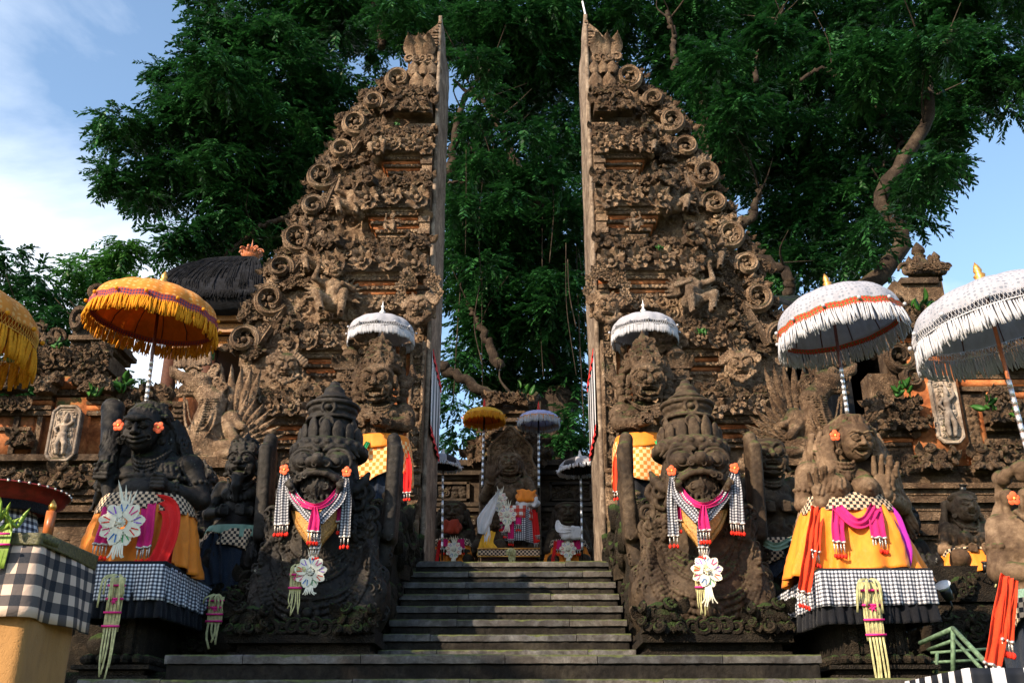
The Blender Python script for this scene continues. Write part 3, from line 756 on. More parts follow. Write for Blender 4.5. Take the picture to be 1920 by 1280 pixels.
def side_wall(left):
    gs, gb, pr, pg = Geo(), Geo(), Geo(), Geo()
    zb = ZL1 - .1
    if left:
        Y = 12.0; Lp = lambda x, y, Yq=Y: L(x, y, Yq)
        def bx(x0, y0, x1, y1, yf=0.0, G=gs, yk=12.9):
            ym = (y0 + y1) / 2; a = (L(x0, ym, Y + yf)[0], L(x0, y0, Y + yf)[1]); b = (L(x1, ym, Y + yf)[0], L(x1, y1, Y + yf)[1]); G.box((a[0], Y + yf, b[1]), (b[0], yk, a[1])); return a, b
        # long base courses
        bx(-260, 925, 470, 1010, .05)
        for i, (ya, yb, yf) in enumerate([(918, 926, -.10), (930, 940, -.05), (948, 958, -.12), (962, 972, -.04)]): bx(-260, ya, 480, yb, yf)
        a, b = L(-260, 925), L(470, 1240); gs.box((a[0], Y + .1, zb), (b[0], 12.9, a[1] - .3))
        plinth_courses(gs, a[0], b[0], zb, a[1] - .32, Y + .1, 61)
        a, b = L(-260, 860), L(300, 925); gs.box((a[0], Y + .12, b[1]), (b[0], 12.8, a[1] + .02)); panel(gs, a[0], b[0], b[1], a[1], Y + .118, .06, .13, 62, res=.015)
        row(gs, KAR, L(-200, 900)[0], L(60, 900)[0], Y + .02, L(0, 918)[1], .30, 1.0); row(gs, KAR, L(120, 900)[0], L(192, 900)[0], Y + .0, L(0, 918)[1], .34, .9)
        bx(-260, 852, 330, 862, -.04)
        # orange wall with mouldings
        bx(56, 735, 214, 860, .14, gb); bx(96, 745, 162, 866, .06, gb)
        for i, (ya, yb) in enumerate([(742, 748), (751, 757), (760, 767), (770, 778)]):
            bx(-30, ya, 96, yb, .02 + .02 * (i % 2), gs if i != 1 else gb); bx(162, ya, 214, yb, .02 + .02 * (i % 2), gs if i != 2 else gb)
        bx(64, 780, 74, 852, .06); bx(196, 780, 206, 852, .06); bx(-30, 780, 56, 860, .10, gb); bx(-30, 800, 56, 806, .06); bx(20, 780, 30, 850, .05)
        bx(-100, 742, -30, 862, .1)
        # arch of clumps above the relief
        for (x, y, s) in [(88, 738, .24), (172, 738, .24), (104, 722, .2), (155, 722, .2), (30, 735, .30), (-10, 735, .32), (10, 715, .26), (40, 718, .26), (198, 735, .24)]:
            q = L(x, y); gs.stamp(KAR[int(x) % 5], M44((q[0], Y - .06, q[1] - .02), (0, 0, (x - 129) * .004), s))
        for (x, y, s) in [(40, 838, .24)]:
            q = L(x, y); gs.stamp(KAR[int(x) % 5], M44((q[0], Y + .02, q[1]), (0, 0, 0), s))
        for x in (-40, -15, 8, 30, 52): q = L(x, 760); gs.stamp(ROSE, M44((q[0], Y - .05, q[1]), (0, x, 0), .13))
        # upper storey
        a = L(54, 640, Y - .05); b = (L(208, 640, Y - .05)[0], L(206, 728, Y - .05)[1])
        cornice(gs, gb, a[0], b[0], a[1], b[1], Y - .05, 12.8, 63, inner=0, n=6)
        bx(96, 700, 186, 740, .05); bx(112, 705, 150, 728, .03, gb); bx(160, 705, 184, 728, .03, gb)
        for x0, x1 in ((112, 150), (160, 184)):
            bx(x0 - 8, 702, x0, 732, -.01); bx(x1, 702, x1 + 6, 732, -.01)
        bx(134, 618, 206, 648, .1); bx(128, 628, 212, 636, .02); bx(150, 590, 196, 620, .15)
        q = L(172, 600); flames(gs, q[0], Y + .2, q[1] - .1, .5, .55, 4, 22)
        q = L(150, 612); gs.stamp(CURLS[0], M44((q[0] - .06, Y + .1, q[1] + .12), (0, 0, 0), (.14, .2, .24)))
        q = L(80, 640); flames(gs, q[0], Y + .1, q[1] - .05, .4, .35, 5, 14)
        # low ruined stretch toward the gate and the little orange pillar
        bx(206, 742, 330, 870, .25); row(gs, KAR, L(214, 755)[0], L(325, 755)[0], Y + .2, L(250, 762)[1], .38, .9)
        bx(310, 738, 352, 850, .1, gb); bx(320, 752, 344, 800, .06)
        for y in (758, 768, 778, 788): bx(324, y, 340, y + 4, .03)
        panel(gs, L(206, 800)[0], L(310, 800)[0], L(0, 868)[1], L(0, 760)[1], Y + .248, .08, .2, 64)
        # framed relief slab
        a = L(106, 764, Y - .02); b = (L(156, 764, Y - .02)[0], L(150, 864, Y - .02)[1])
    else:
        Y = 11.6
        def bx(x0, y0, x1, y1, yf=0.0, G=gs, yk=12.0):
            ym = (y0 + y1) / 2; a = (L(x0, ym, Y + yf)[0], L(x0, y0, Y + yf)[1]); b = (L(x1, ym, Y + yf)[0], L(x1, y1, Y + yf)[1]); G.box((a[0], Y + yf, b[1]), (b[0], yk, a[1])); return a, b
        for i, (ya, yb, yf) in enumerate([(905, 913, -.1), (916, 926, -.04), (930, 940, -.12), (944, 956, -.05)]): bx(1500, ya, 2200, yb, yf)
        bx(1500, 955, 2200, 1010, .03)
        a, b = L(1480, 955), L(2200, 1240); gs.box((a[0], Y + .1, zb), (b[0], 12.6, a[1] + .1)); plinth_courses(gs, a[0], b[0], zb, a[1] + .05, Y + .1, 71)
        bx(1560, 870, 2200, 906, .05); a, b = L(1650, 868), L(2200, 905); panel(gs, a[0], b[0], b[1], a[1], Y + .048, .06, .13, 72, res=.015)
        row(gs, KAR, L(1700, 902)[0], L(1762, 902)[0], Y - .02, L(1700, 902)[1], .36, .9); row(gs, KAR, L(1800, 902)[0], L(1852, 902)[0], Y - .02, L(1800, 902)[1], .36, .9); row(gs, KAR, L(1862, 902)[0], L(2100, 902)[0], Y - .02, L(1800, 902)[1], .26, 1)
        # big orange pier with relief
        bx(1716, 668, 1806, 872, .0, gb); bx(1704, 690, 1720, 872, .06, gb)
        bx(1810, 740, 1832, 872, .03); a, b = L(1806, 745, Y + .02), (L(1826, 745, Y + .02)[0], L(1824, 868, Y + .02)[1]); panel(gs, a[0], b[0], b[1], a[1], Y + .028, .03, .08, 73, res=.012)
        bx(1826, 760, 1850, 872, .06, gb)
        bx(1850, 860, 2200, 872, -.02); bx(1800, 690, 2200, 870, .16)
        for i, (ya, yb) in enumerate([(690, 698), (701, 708), (712, 720), (724, 731), (735, 743), (748, 756)]):
            bx(1802 if i < 4 else 1850, ya, 2200, yb, .04 + .015 * i, gb if i in (2, 4) else gs)
        bx(1850, 800, 2200, 806, .04); bx(1850, 822, 2200, 832, .0); bx(1850, 838, 2200, 850, .02); bx(1850, 778, 2200, 790, -.02)
        for x in range(1862, 2060, 22): q = L(x, 828, Y - .02); gs.stamp(ROSE, M44((q[0], Y - .01, q[1] - .03), (0, x, 0), .075))
        for (x, y, s) in [(1745, 668, .3), (1722, 655, .26), (1790, 668, .2), (1860, 700, .32), (1885, 700, .3), (1870, 684, .3), (1835, 775, .2), (1848, 762, .2), (1885, 805, .26), (1910, 805, .26), (1850, 805, .24), (1700, 815, .2)]:
            q = L(x, y + 12); gs.stamp(KAR[int(x) % 5], M44((q[0], Y - .05, q[1]), (0, 0, 0), s))
        # left stack beside the dark doorway
        bx(1640, 700, 1712, 872, .1)
        a = L(1640, 740, Y - .1); b = (L(1716, 740, Y - .1)[0], L(1716, 850, Y - .1)[1]); cornice(gs, gb, a[0], b[0], a[1], b[1], Y - .1, 12.0, 74, inner=0, n=6)
        a, b = L(1640, 650), L(1712, 745); gs.box((a[0], Y + .12, b[1]), (b[0], 11.95, a[1])); panel(gs, a[0], b[0], b[1], a[1], Y + .118, .08, .3, 75)
        q1, q2 = L(1665, 690), L(1690, 730); big_scroll(gs, q1, .2, 1, q2, .14, -1, Y + .05, .055)
        # top storey and crest
        a = L(1668, 560, Y - .1); b = (L(1775, 560, Y - .1)[0], L(1790, 664, Y - .1)[1]); cornice(gs, gb, a[0], b[0], a[1], b[1], Y - .1, 12.1, 76, kr=.2, inner=0, n=6)
        bx(1676, 528, 1770, 566, .05); bx(1690, 520, 1760, 530, 0)
        row(gs, CURLS, L(1688, 525)[0], L(1762, 525)[0], Y + .04, L(1700, 524)[1], .07, 1)
        q = L(1722, 528); x = q[0]; z = q[1]
        gs.lathe([(.17, -.05), (.18, .06), (.12, .16), (.07, .24), (.09, .27), (.05, .30), (.09, .34), (.085, .38), (.02, .48), (0, .5)], 10, (x, Y + .25, z + .02))
        for k in (-1, 1):
            gs.stamp(CURLS[0], M44((x + k * .24, Y + .2, z + .06), (0, 0, 0), (k * .11, .14, .13)))
            gs.stamp(LEAF, M44((x + k * .13, Y + .2, z + .02), (0, k * .3, 0), (.2, .2, .26)))
            for j in range(4): gs.box((x + k * .08 + j * .045 * k, Y + .12, z - .02), (x + k * .08 + j * .045 * k + .022, Y + .2, z + .26 - j * .045))
        gs.lathe([(.05, 0), (.04, .3), (.07, .34), (.03, .4), (0, .44)], 8, (x + .21, Y + .25, z - .06))
        # roof ridge at its left
        a = L(1560, 560, 12.3); 
        for k in range(14): q = L(1592 + k * 6, 560 - k * 1.3, 12.3); gs.box((q[0], 12.55, q[1] - .1), (q[0] + .05, 12.9, q[1] + .02))
        # dark porch between
        bx(1604, 566, 1650, 580, .9, gs, 13)
        a = L(1739, 708, Y - .04); b = (L(1785, 708, Y - .04)[0], L(1796, 830, Y - .04)[1])
    return gs, gb, a, b, Y
# ------------------------------------------------------------------ clay kit: distance field -> one continuous surface
class Clay:
    def __init__(s, lo, hi, vox):
        s.lo = np.array(lo, float); s.v = vox
        s.n = np.ceil((np.array(hi) - s.lo) / vox).astype(int) + 1
        s.D = np.full(s.n, 9.0, np.float32); s.M = Matrix.Identity(4); s.k = .02; s.sub = False; s.sym = False
    def _do(s, c, rad, fn, k, sub):
        k = s.k if k is None else k; sub = s.sub if sub is None else sub
        pad = k * 1.5 + s.v * 2
        sc = s.M.to_scale()[0]
        cc = np.array(s.M @ Vector(c)); r = rad * sc + pad
        a = np.maximum(np.floor((cc - r - s.lo) / s.v).astype(int), 0); b = np.minimum(np.ceil((cc + r - s.lo) / s.v).astype(int) + 1, s.n)
        if (b <= a).any(): return
        ax = [(s.lo[i] + np.arange(a[i], b[i]) * s.v).astype(np.float32) for i in range(3)]
        X, Y, Z = np.meshgrid(*ax, indexing='ij')
        Mi = np.array(s.M.inverted(), dtype=np.float32)
        Pn = np.stack([Mi[i, 0] * X + Mi[i, 1] * Y + Mi[i, 2] * Z + Mi[i, 3] for i in range(3)], -1)
        d = fn(Pn) * sc
        w = s.D[a[0]:b[0], a[1]:b[1], a[2]:b[2]]
        if sub:
            h = np.clip(.5 - .5 * (w + d) / k, 0, 1); w[:] = w + (-d - w) * h + k * h * (1 - h)
        else:
            h = np.clip(.5 + .5 * (w - d) / k, 0, 1); w[:] = w * (1 - h) + d * h - k * h * (1 - h)
    def _m(s, f, sym, *a, **kw):
        f(*a, **kw)
    def ell(s, c, r, rot=None, k=None, sub=None):
        r = np.array(r if hasattr(r, '__len__') else (r, r, r), np.float32); c_ = np.array(c, np.float32)
        for q in ((1, -1) if s.sym and abs(c[0]) > 1e-5 else (1,)):
            cc = c_ * np.array([q, 1, 1], np.float32)
            Rm = np.eye(3, dtype=np.float32) if rot is None else np.array((Matrix.Rotation(rot[2] * q, 3, 'Z') @ Matrix.Rotation(rot[1] * q, 3, 'Y') @ Matrix.Rotation(rot[0], 3, 'X')), dtype=np.float32)
            def fn(p, cc=cc, Rm=Rm):
                l = (p - cc) @ Rm; k0 = np.sqrt(((l / r) ** 2).sum(-1)); k1 = np.sqrt(((l / r ** 2) ** 2).sum(-1)) + 1e-6
                return k0 * (k0 - 1) / k1
            s._do(cc, float(r.max()), fn, k, sub)
    def cap(s, a, b, ra, rb=None, k=None, sub=None, fl=1.0):
        rb = ra if rb is None else rb
        for q in ((1, -1) if s.sym and (abs(a[0]) > 1e-5 or abs(b[0]) > 1e-5) else (1,)):
            A = np.array(a, np.float32) * np.array([q, 1, 1], np.float32); B = np.array(b, np.float32) * np.array([q, 1, 1], np.float32)
            ab = B - A; L2 = float(ab @ ab) + 1e-9
            def fn(p, A=A, ab=ab, L2=L2):
                t = np.clip(((p - A) @ ab) / L2, 0, 1); return np.sqrt(((p - A - t[..., None] * ab) ** 2).sum(-1)) - (ra + (rb - ra) * t)
            s._do((A + B) / 2, math.sqrt(L2) / 2 + max(ra, rb), fn, k, sub)
    def chain(s, pts, rs, k=None, sub=None):
        rs = rs if hasattr(rs, '__len__') else [rs] * len(pts)
        for i in range(len(pts) - 1): s.cap(pts[i], pts[i + 1], rs[i], rs[i + 1], k, sub)
    def box(s, c, h, rd=.01, rot=None, k=None, sub=None):
        for q in ((1, -1) if s.sym and abs(c[0]) > 1e-5 else (1,)):
            cc = np.array(c, np.float32) * np.array([q, 1, 1], np.float32); hh = np.array(h, np.float32) - rd
            Rm = np.eye(3, dtype=np.float32) if rot is None else np.array((Matrix.Rotation(rot[2] * q, 3, 'Z') @ Matrix.Rotation(rot[1] * q, 3, 'Y') @ Matrix.Rotation(rot[0], 3, 'X')), dtype=np.float32)
            def fn(p, cc=cc, Rm=Rm):
                d = np.abs((p - cc) @ Rm) - hh; return np.sqrt((np.maximum(d, 0) ** 2).sum(-1)) + np.minimum(d.max(-1), 0) - rd
            s._do(cc, float(np.linalg.norm(h)), fn, k, sub)
    def tor(s, c, R0, r, axis='z', k=None, sub=None, fl=1.0):
        for q in ((1, -1) if s.sym and abs(c[0]) > 1e-5 else (1,)):
            cc = np.array(c, np.float32) * np.array([q, 1, 1], np.float32); i = 'xyz'.index(axis); o = [j for j in range(3) if j != i]
            def fn(p, cc=cc):
                l = p - cc; return np.sqrt((np.sqrt(l[..., o[0]] ** 2 + (l[..., o[1]] / fl) ** 2) - R0) ** 2 + l[..., i] ** 2) - r
            s._do(cc, (R0 + r) * max(1, fl), fn, k, sub)
    def beads(s, pts, r, n=None, k=None):
        pts = bez(pts, 80); d = np.concatenate([[0], np.cumsum(np.linalg.norm(np.diff(pts, axis=0), axis=1))])
        n = n or int(d[-1] / (r * 1.7))
        for t in np.linspace(0, d[-1], n): s.ell([np.interp(t, d, pts[:, i]) for i in range(3)], r, k=r * .3 if k is None else k)
    def front(s, x, z, off=0.0):
        ix, iz = int(round((x - s.lo[0]) / s.v)), int(round((z - s.lo[2]) / s.v))
        if not (0 <= ix < s.n[0] and 0 <= iz < s.n[2]): return None
        c = s.D[ix, :, iz] < 0
        return (s.lo[1] + c.argmax() * s.v + off) if c.any() else None
    def drape(s, pts, r, k=None, off=0.0):
        """a bead chain laid on the front surface; pts (x, z)"""
        pts = bez([(p[0], 0, p[1]) for p in pts], 80); q = []
        for p in pts:
            y = s.front(p[0], p[2], off)
            if y is not None: q.append((p[0], y, p[2]))
        if len(q) > 4: s.beads(q, r, k=k)
    def fur(s, x0, x1, z0, z1, n, r0, seed, kinds=(0, 1, 2), ymax=9):
        r = random.Random(seed); P_ = []
        for i in range(n):
            x, z = r.uniform(x0, x1), r.uniform(z0, z1); y = s.front(x, z)
            if y is None or y > ymax: continue
            P_.append((x, y, z, r.uniform(.7, 1.3) * r0, r.choice(kinds), r.uniform(-1, 1)))
        for x, y, z, rr, kd, a in P_:
            if kd == 0: s.tor((x, y, z), rr, rr * .38, 'y', k=.006); s.ell((x, y, z), rr * .4, k=.004)
            elif kd == 1: s.chain([(x, y + .01, z + rr * 1.6), (x + a * rr * .4, y - rr * .3, z), (x + a * rr, y, z - rr * 1.5)], [rr * .5, rr * .55, rr * .12], k=.006)
            else: s.tor((x, y, z), rr * .8, rr * .25, 'y', k=.005)
    def mesh(s, smooth=0, rough=.0022):
        if rough:
            ax = [(s.lo[i] + np.arange(s.n[i]) * s.v).astype(np.float32) for i in range(3)]
            w = (np.sin(31 * ax[0] + 2)[:, None, None] * np.sin(37 * ax[1] + 1)[None, :, None] + np.sin(29 * ax[2])[None, None, :] * np.sin(43 * ax[0] + .5)[:, None, None] + np.sin(83 * ax[2] + 3)[None, None, :] * np.sin(71 * ax[1])[None, :, None] * .8 + np.sin(97 * ax[0])[:, None, None] * np.sin(89 * ax[2] + 2)[None, None, :] * .6)
            s.D += rough * .6 * w.astype(np.float32)
        D = s.D; n = D.shape
        neg = D < 0
        cnt = np.zeros((n[0] - 1, n[1] - 1, n[2] - 1), np.uint8)
        sl_ = [slice(0, -1), slice(1, None)]
        for a in (0, 1):
            for b in (0, 1):
                for c in (0, 1): cnt += neg[sl_[a], sl_[b], sl_[c]]
        act = (cnt > 0) & (cnt < 8)
        idx = np.argwhere(act); ids = np.full(act.shape, -1, np.int64); ids[act] = np.arange(len(idx))
        acc = np.zeros((len(idx), 3)); num = np.zeros(len(idx))
        for ax in range(3):
            for u in (0, 1):
                for w in (0, 1):
                    o0 = [0, 0, 0]; oth = [i for i in range(3) if i != ax]; o0[oth[0]] = u; o0[oth[1]] = w; o1 = list(o0); o1[ax] = 1
                    a = D[idx[:, 0] + o0[0], idx[:, 1] + o0[1], idx[:, 2] + o0[2]]; b = D[idx[:, 0] + o1[0], idx[:, 1] + o1[1], idx[:, 2] + o1[2]]
                    cr_ = (a < 0) != (b < 0); t = np.where(cr_, a / np.where(a - b == 0, 1, a - b), 0)
                    p = np.tile(np.array(o0, float), (len(idx), 1)); p[:, ax] += t
                    acc += p * cr_[:, None]; num += cr_
        V = s.lo + (idx + acc / num[:, None]) * s.v
        Qs = []
        for ax in range(3):
            o = [i for i in range(3) if i != ax]
            A = [slice(None)] * 3; B = [slice(None)] * 3; A[ax] = slice(0, -1); B[ax] = slice(1, None)
            A[o[0]] = slice(1, -1); A[o[1]] = slice(1, -1); B[o[0]] = slice(1, -1); B[o[1]] = slice(1, -1)
            na, nb = neg[tuple(A)], neg[tuple(B)]
            for sgn, cond in ((1, na & ~nb), (-1, ~na & nb)):
                e = np.argwhere(cond)
                if not len(e): continue
                e[:, o[0]] += 1; e[:, o[1]] += 1
                q = []
                for du, dw in ((-1, -1), (0, -1), (0, 0), (-1, 0)):
                    c = e.copy(); c[:, o[0]] += du; c[:, o[1]] += dw; q.append(ids[c[:, 0], c[:, 1], c[:, 2]])
                q = np.stack(q, -1)
                if (sgn == -1) != (ax == 1): q = q[:, ::-1]
                Qs.append(q)
        Q = np.concatenate(Qs); Q = Q[(Q >= 0).all(1)]
        g = Geo(); g.add(V, Q); return g
def rotm(loc=(0, 0, 0), rx=0, ry=0, rz=0, s=1.0):
    return Matrix.Translation(loc) @ Matrix.Rotation(rz, 4, 'Z') @ Matrix.Rotation(ry, 4, 'Y') @ Matrix.Rotation(rx, 4, 'X') @ Matrix.Scale(s, 4)
def hand(S, w, d, palm_n, side, s=.1, curl_=.2, k=.006):
    """open hand at wrist w, fingers along d, palm facing palm_n, thumb on side (+1/-1 along cross)"""
    d = Vector(d).normalized(); n = Vector(palm_n).normalized(); x = d.cross(n).normalized() * side; w = Vector(w)
    S.k, ok = k, S.k
    for u in (-.24, -.08, .08, .24): S.cap(w + x * u * s * .6 + d * s * .1, w + x * u * s + d * s * .62, s * .15, s * .14, k=s * .12)
    ln = (.52, .60, .56, .42)
    for i, u in enumerate((.36, .12, -.12, -.36)):
        b0 = w + x * u * s + d * s * .75; L_ = ln[i] * s * 1.15
        p1 = b0 + d * L_ * .5 + x * u * .12 * s + n * curl_ * .15 * s; p2 = p1 + (d * math.cos(curl_) + n * math.sin(curl_)) * L_ * .5 + x * u * .1 * s
        S.chain([b0, p1, p2], [s * .105, s * .098, s * .075], k=s * .03)
    t0 = w + x * s * .3 + d * s * .2; t1 = t0 + (x * .8 + d * .5 + n * .2) * s * .32; t2 = t1 + (d * .8 + x * .35) * s * .34
    S.chain([t0, t1, t2], [s * .15, s * .12, s * .09], k=s * .05)
    S.k = ok
def demon_head(S, c, s, yaw=0, tilt=.32, kind='demon', hair=True):
    """face toward -y, bowed by tilt toward the visitor; s = head height"""
    M0 = S.M.copy(); S.M = S.M @ rotm(c, tilt, 0, yaw, s); S.sym = True; k0 = S.k; S.k = .05 * s
    A = lambda n, x: [x * (i / (n - 1) * 2 - 1) for i in range(n)]
    if kind in ('woman', 'man'):
        S.ell((0, .02, .06), (.40, .42, .46)); S.ell((0, -.14, -.16), (.33, .30, .32)); S.ell((0, -.30, -.36), (.15, .12, .10))
        S.ell((.185, -.31, -.08), (.13, .11, .13), k=.05 * s)
        S.ell((.165, -.42, .10), (.115, .06, .075), k=.03 * s, sub=True); S.ell((.165, -.385, .095), (.092, .06, .066) if kind == 'woman' else (.10, .07, .08), k=.004 * s)
        S.chain([(.055, -.43, .08), (.12, -.445, .145), (.20, -.435, .145), (.27, -.385, .09)], .016, k=.008 * s); S.chain([(.06, -.43, .065), (.16, -.435, .02), (.26, -.385, .06)], .014, k=.008 * s)
        S.chain([(.03, -.445, .20), (.12, -.455, .235), (.24, -.41, .235), (.32, -.34, .17)], [.028, .034, .03, .02], k=.02 * s)
        if kind == 'man': S.ell((.1, -.43, .24), (.12, .05, .07), k=.04 * s)
        S.cap((0, -.43, .12), (0, -.52, -.04), .035, .065, k=.025 * s); S.ell((.07, -.47, -.06), (.055, .06, .05), k=.015 * s); S.ell((.06, -.52, -.095), .022, k=.008 * s, sub=True)
        S.chain([(.10, -.45, -.09), (.20, -.41, -.15), (.24, -.36, -.24)], [.012, .02, .01], k=.02 * s)
        S.sym = False
        if kind == 'woman':
            S.ell((0, -.42, -.225), (.19, .10, .085), k=.012 * s, sub=True)
            for i in range(7): S.ell(((i - 3) * .048, -.405 + abs(i - 3) * .016, -.17 - .004 * abs(i - 3)), (.023, .03, .038), k=.003 * s)
            for i in range(5): S.ell(((i - 2) * .05, -.405 + abs(i - 2) * .014, -.275), (.022, .03, .028), k=.003 * s)
            S.chain([(x, -.455 + abs(x) * .45, -.315 + x * x * 3.6) for x in A(9, .21)], .028, k=.012 * s); S.chain([(x, -.455 + abs(x) * .4, -.13 - x * x * .9) for x in A(9, .21)], .024, k=.012 * s)
        else:
            S.chain([(x, -.49 + abs(x) * .55, -.165 - .018 * math.cos(x * 14) + x * x * .6) for x in A(11, .24)], .042, k=.012 * s); S.chain([(x, -.475 + abs(x) * .55, -.265 + x * x * 1.5) for x in A(9, .19)], .042, k=.012 * s)
            S.ell((0, -.49, -.215), (.17, .05, .018), k=.006 * s, sub=True)
        S.sym = True
        if kind == 'man': S.tor((.27, -.40, -.17), .05, .022, 'y', k=.01 * s)
        S.ell((.40, .0, -.04), (.06, .12, .19)); S.tor((.43, -.03, -.02), .08, .022, 'x', k=.01 * s, fl=1.4)
        S.ell((.43, -.08, -.26), (.09, .05, .09), k=.01 * s); S.tor((.43, -.13, -.26), .06, .018, 'y', k=.006 * s)
    else:
        S.ell((0, .04, .08), (.43, .44, .46)); S.ell((0, -.10, -.20), (.39, .36, .28)); S.ell((0, -.33, -.14), (.30, .16, .22)); S.ell((.28, -.29, -.10), (.14, .14, .14), k=.04 * s)
        e = .135 if kind != 'old' else .10
        S.ell((.19, -.47, .13), (e * 1.32, .12, e * 1.25), k=.02 * s, sub=True); S.ell((.19, -.40, .13), (e, e * .95, e), k=.004 * s)
        S.tor((.19, -.43, .13), e * 1.16, .026, 'y', k=.008 * s); S.tor((.19, -.515, .125), e * .45, .012, 'y', k=.003 * s); S.ell((.19, -.525, .125), (.03, .02, .03), k=.003 * s)
        S.chain([(.02, -.46, .23), (.10, -.48, .31), (.22, -.44, .335), (.34, -.36, .28), (.42, -.26, .16)], [.032, .042, .042, .034, .02], k=.012 * s)
        S.cap((0, -.45, .17), (0, -.56, .0), .045, .085, k=.02 * s); S.ell((.105, -.50, -.01), (.07, .07, .058), k=.012 * s); S.ell((.095, -.565, -.035), (.03, .03, .024), k=.006 * s, sub=True)
        for i in range(3): S.chain([(.02, -.50 - .015 * i, .17 - i * .035), (.055, -.49 - .012 * i, .155 - i * .035)], .010, k=.004 * s)
        S.sym = False
        S.ell((0, -.47, -.22), (.235, .14, .095), k=.010 * s, sub=True)
        for i in range(8): S.box(((i - 3.5) * .052, -.455 + abs(i - 3.5) * .016, -.160), (.022, .03, .036), .008, k=.003 * s)
        for i in range(7): S.box(((i - 3) * .052, -.445 + abs(i - 3) * .016, -.275), (.022, .03, .030), .008, k=.003 * s)
        S.chain([(x, -.52 + abs(x) * .55, -.105 - abs(x) * .10) for x in A(9, .29)], .032, k=.010 * s); S.chain([(x, -.50 + abs(x) * .5, -.335 + abs(x) * .25) for x in A(9, .27)], .034, k=.010 * s)
        S.sym = True
        S.chain([(.215, -.46, -.30), (.24, -.54, -.21), (.255, -.51, -.09)], [.042, .032, .010], k=.006 * s)
        S.chain([(.29, -.42, -.10), (.34, -.36, -.18), (.32, -.33, -.30), (.22, -.38, -.39), (.1, -.42, -.43)], [.02, .03, .032, .03, .025], k=.015 * s)
        S.ell((.45, .0, .0), (.06, .15, .20)); S.tor((.48, -.03, .02), .10, .026, 'x', k=.01 * s, fl=1.3); S.ell((.46, -.07, -.26), .08, k=.01 * s); S.tor((.46, -.13, -.26), .05, .016, 'y', k=.005 * s)
        S.ell((0, -.38, -.42), (.12, .09, .07), k=.03 * s)
    S.M = M0; S.sym = False; S.k = k0
def crown(S, c, s, h=.9, tiers=4, yaw=0, knob=True):
    M0 = S.M.copy(); S.M = S.M @ rotm(c, 0, 0, yaw, s); k0 = S.k; S.k = .015 * s
    S.tor((0, 0, 0), .42, .075, 'z', k=.02 * s)
    for i in range(18):
        a = 2 * pi * i / 18; S.ell((.46 * math.cos(a), .46 * math.sin(a), .0), .05, k=.01 * s)
    for t in range(tiers):
        f = t / tiers; r = .42 * (1 - f) ** .75 + .03; z = h * f
        S.ell((0, 0, z + .06), (r, r, h / tiers * .9)); S.tor((0, 0, z + .03), r, .04, 'z', k=.01 * s)
        m = 9 if t == 0 else 7
        for i in range(m):
            a = 2 * pi * i / m - pi / 2
            S.ell((r * 1.0 * math.cos(a), r * 1.0 * math.sin(a), z + .12), (.07 + .05 * (t == 0), .07, .12 * (1 - f * .4)), rot=(0, 0, a + pi / 2), k=.012 * s)
    if knob: S.ell((0, 0, h + .02), (.11, .11, .13)); S.cap((0, 0, h + .1), (0, 0, h + .26), .06, .015)
    S.M = M0; S.k = k0
def hair_waves(S, base, s, n, spread, length, seed, r0=.05):
    r = random.Random(seed)
    for i in range(n):
        f = i / (n - 1) * 2 - 1; a = f * spread
        p = Vector(base) + Vector((math.sin(a) * .46 * s, .1 * s + math.cos(a) * .30 * s, .25 * s)); pts = [p]
        q = p
        for j in range(6):
            q = q + Vector((math.sin(a) * .06 * s + math.sin(j * 1.6 + i) * .05 * s, (.02 - .012 * j) * s, -length * s / 6)); pts.append(q)
        S.chain(pts, [r0 * s * x for x in (1, 1.1, 1.1, 1.0, .9, .7, .35)], k=.015 * s)

def scalp(S, cx, hz, n, ln, seed, w=.20, r0=.011, line=.13):
    """hair strands laid on the surface: fringe over the brow, long wavy locks at the sides"""
    r = random.Random(seed); P_ = []
    for i in range(n):
        a = -1.5 + 3.0 * i / (n - 1); sg = 1 if a > 0 else -1; jj = r.uniform(-.01, .01)
        pts = [(cx + math.sin(a) * .02, hz + .275), (cx + math.sin(a) * w * .5, hz + .255 - .02 * abs(a)), (cx + math.sin(a) * w * .82 + jj, hz + .21 - .03 * abs(a)), (cx + math.sin(a) * w * .93 - jj, hz + line + .02 * math.sin(i * 2.1))]
        if abs(a) > .95:
            k = (abs(a) - .95) / .55
            for j in range(9): pts.append((cx + sg * (w * (.93 + .10 * k) + j * (.006 + .010 * k) + .012 * math.sin(j * 1.9 + i * .3)), hz + line - .06 - j * ln / 9))
        P_.append(pts)
    for sg in (-1, 1):
        for q in range(6):
            P_.append([(cx + sg * (w * .93 + q * .026 + j * (.003 + .0016 * q) + .012 * math.sin(j * 1.5 + q * .5)), hz + .02 - q * .012 - j * ln / 9) for j in range(9)])
    out = []
    for pts in P_:
        b = bez([(x, 0, z) for x, z in pts], len(pts) * 3); q = []
        for p in b:
            y = S.front(p[0], p[2])
            if y is None or (q and abs(y - q[-1][1]) > .12):
                if len(q) > 3: out.append(q)
                q = []; 
                if y is None: continue
            q.append((p[0], y + .002, p[2]))
        if len(q) > 3: out.append(q)
    for q in out: S.chain(q[::2] + [q[-1]], [r0 * (1 if k < len(q[::2]) else .4) for k in range(len(q[::2]) + 1)], k=.003)
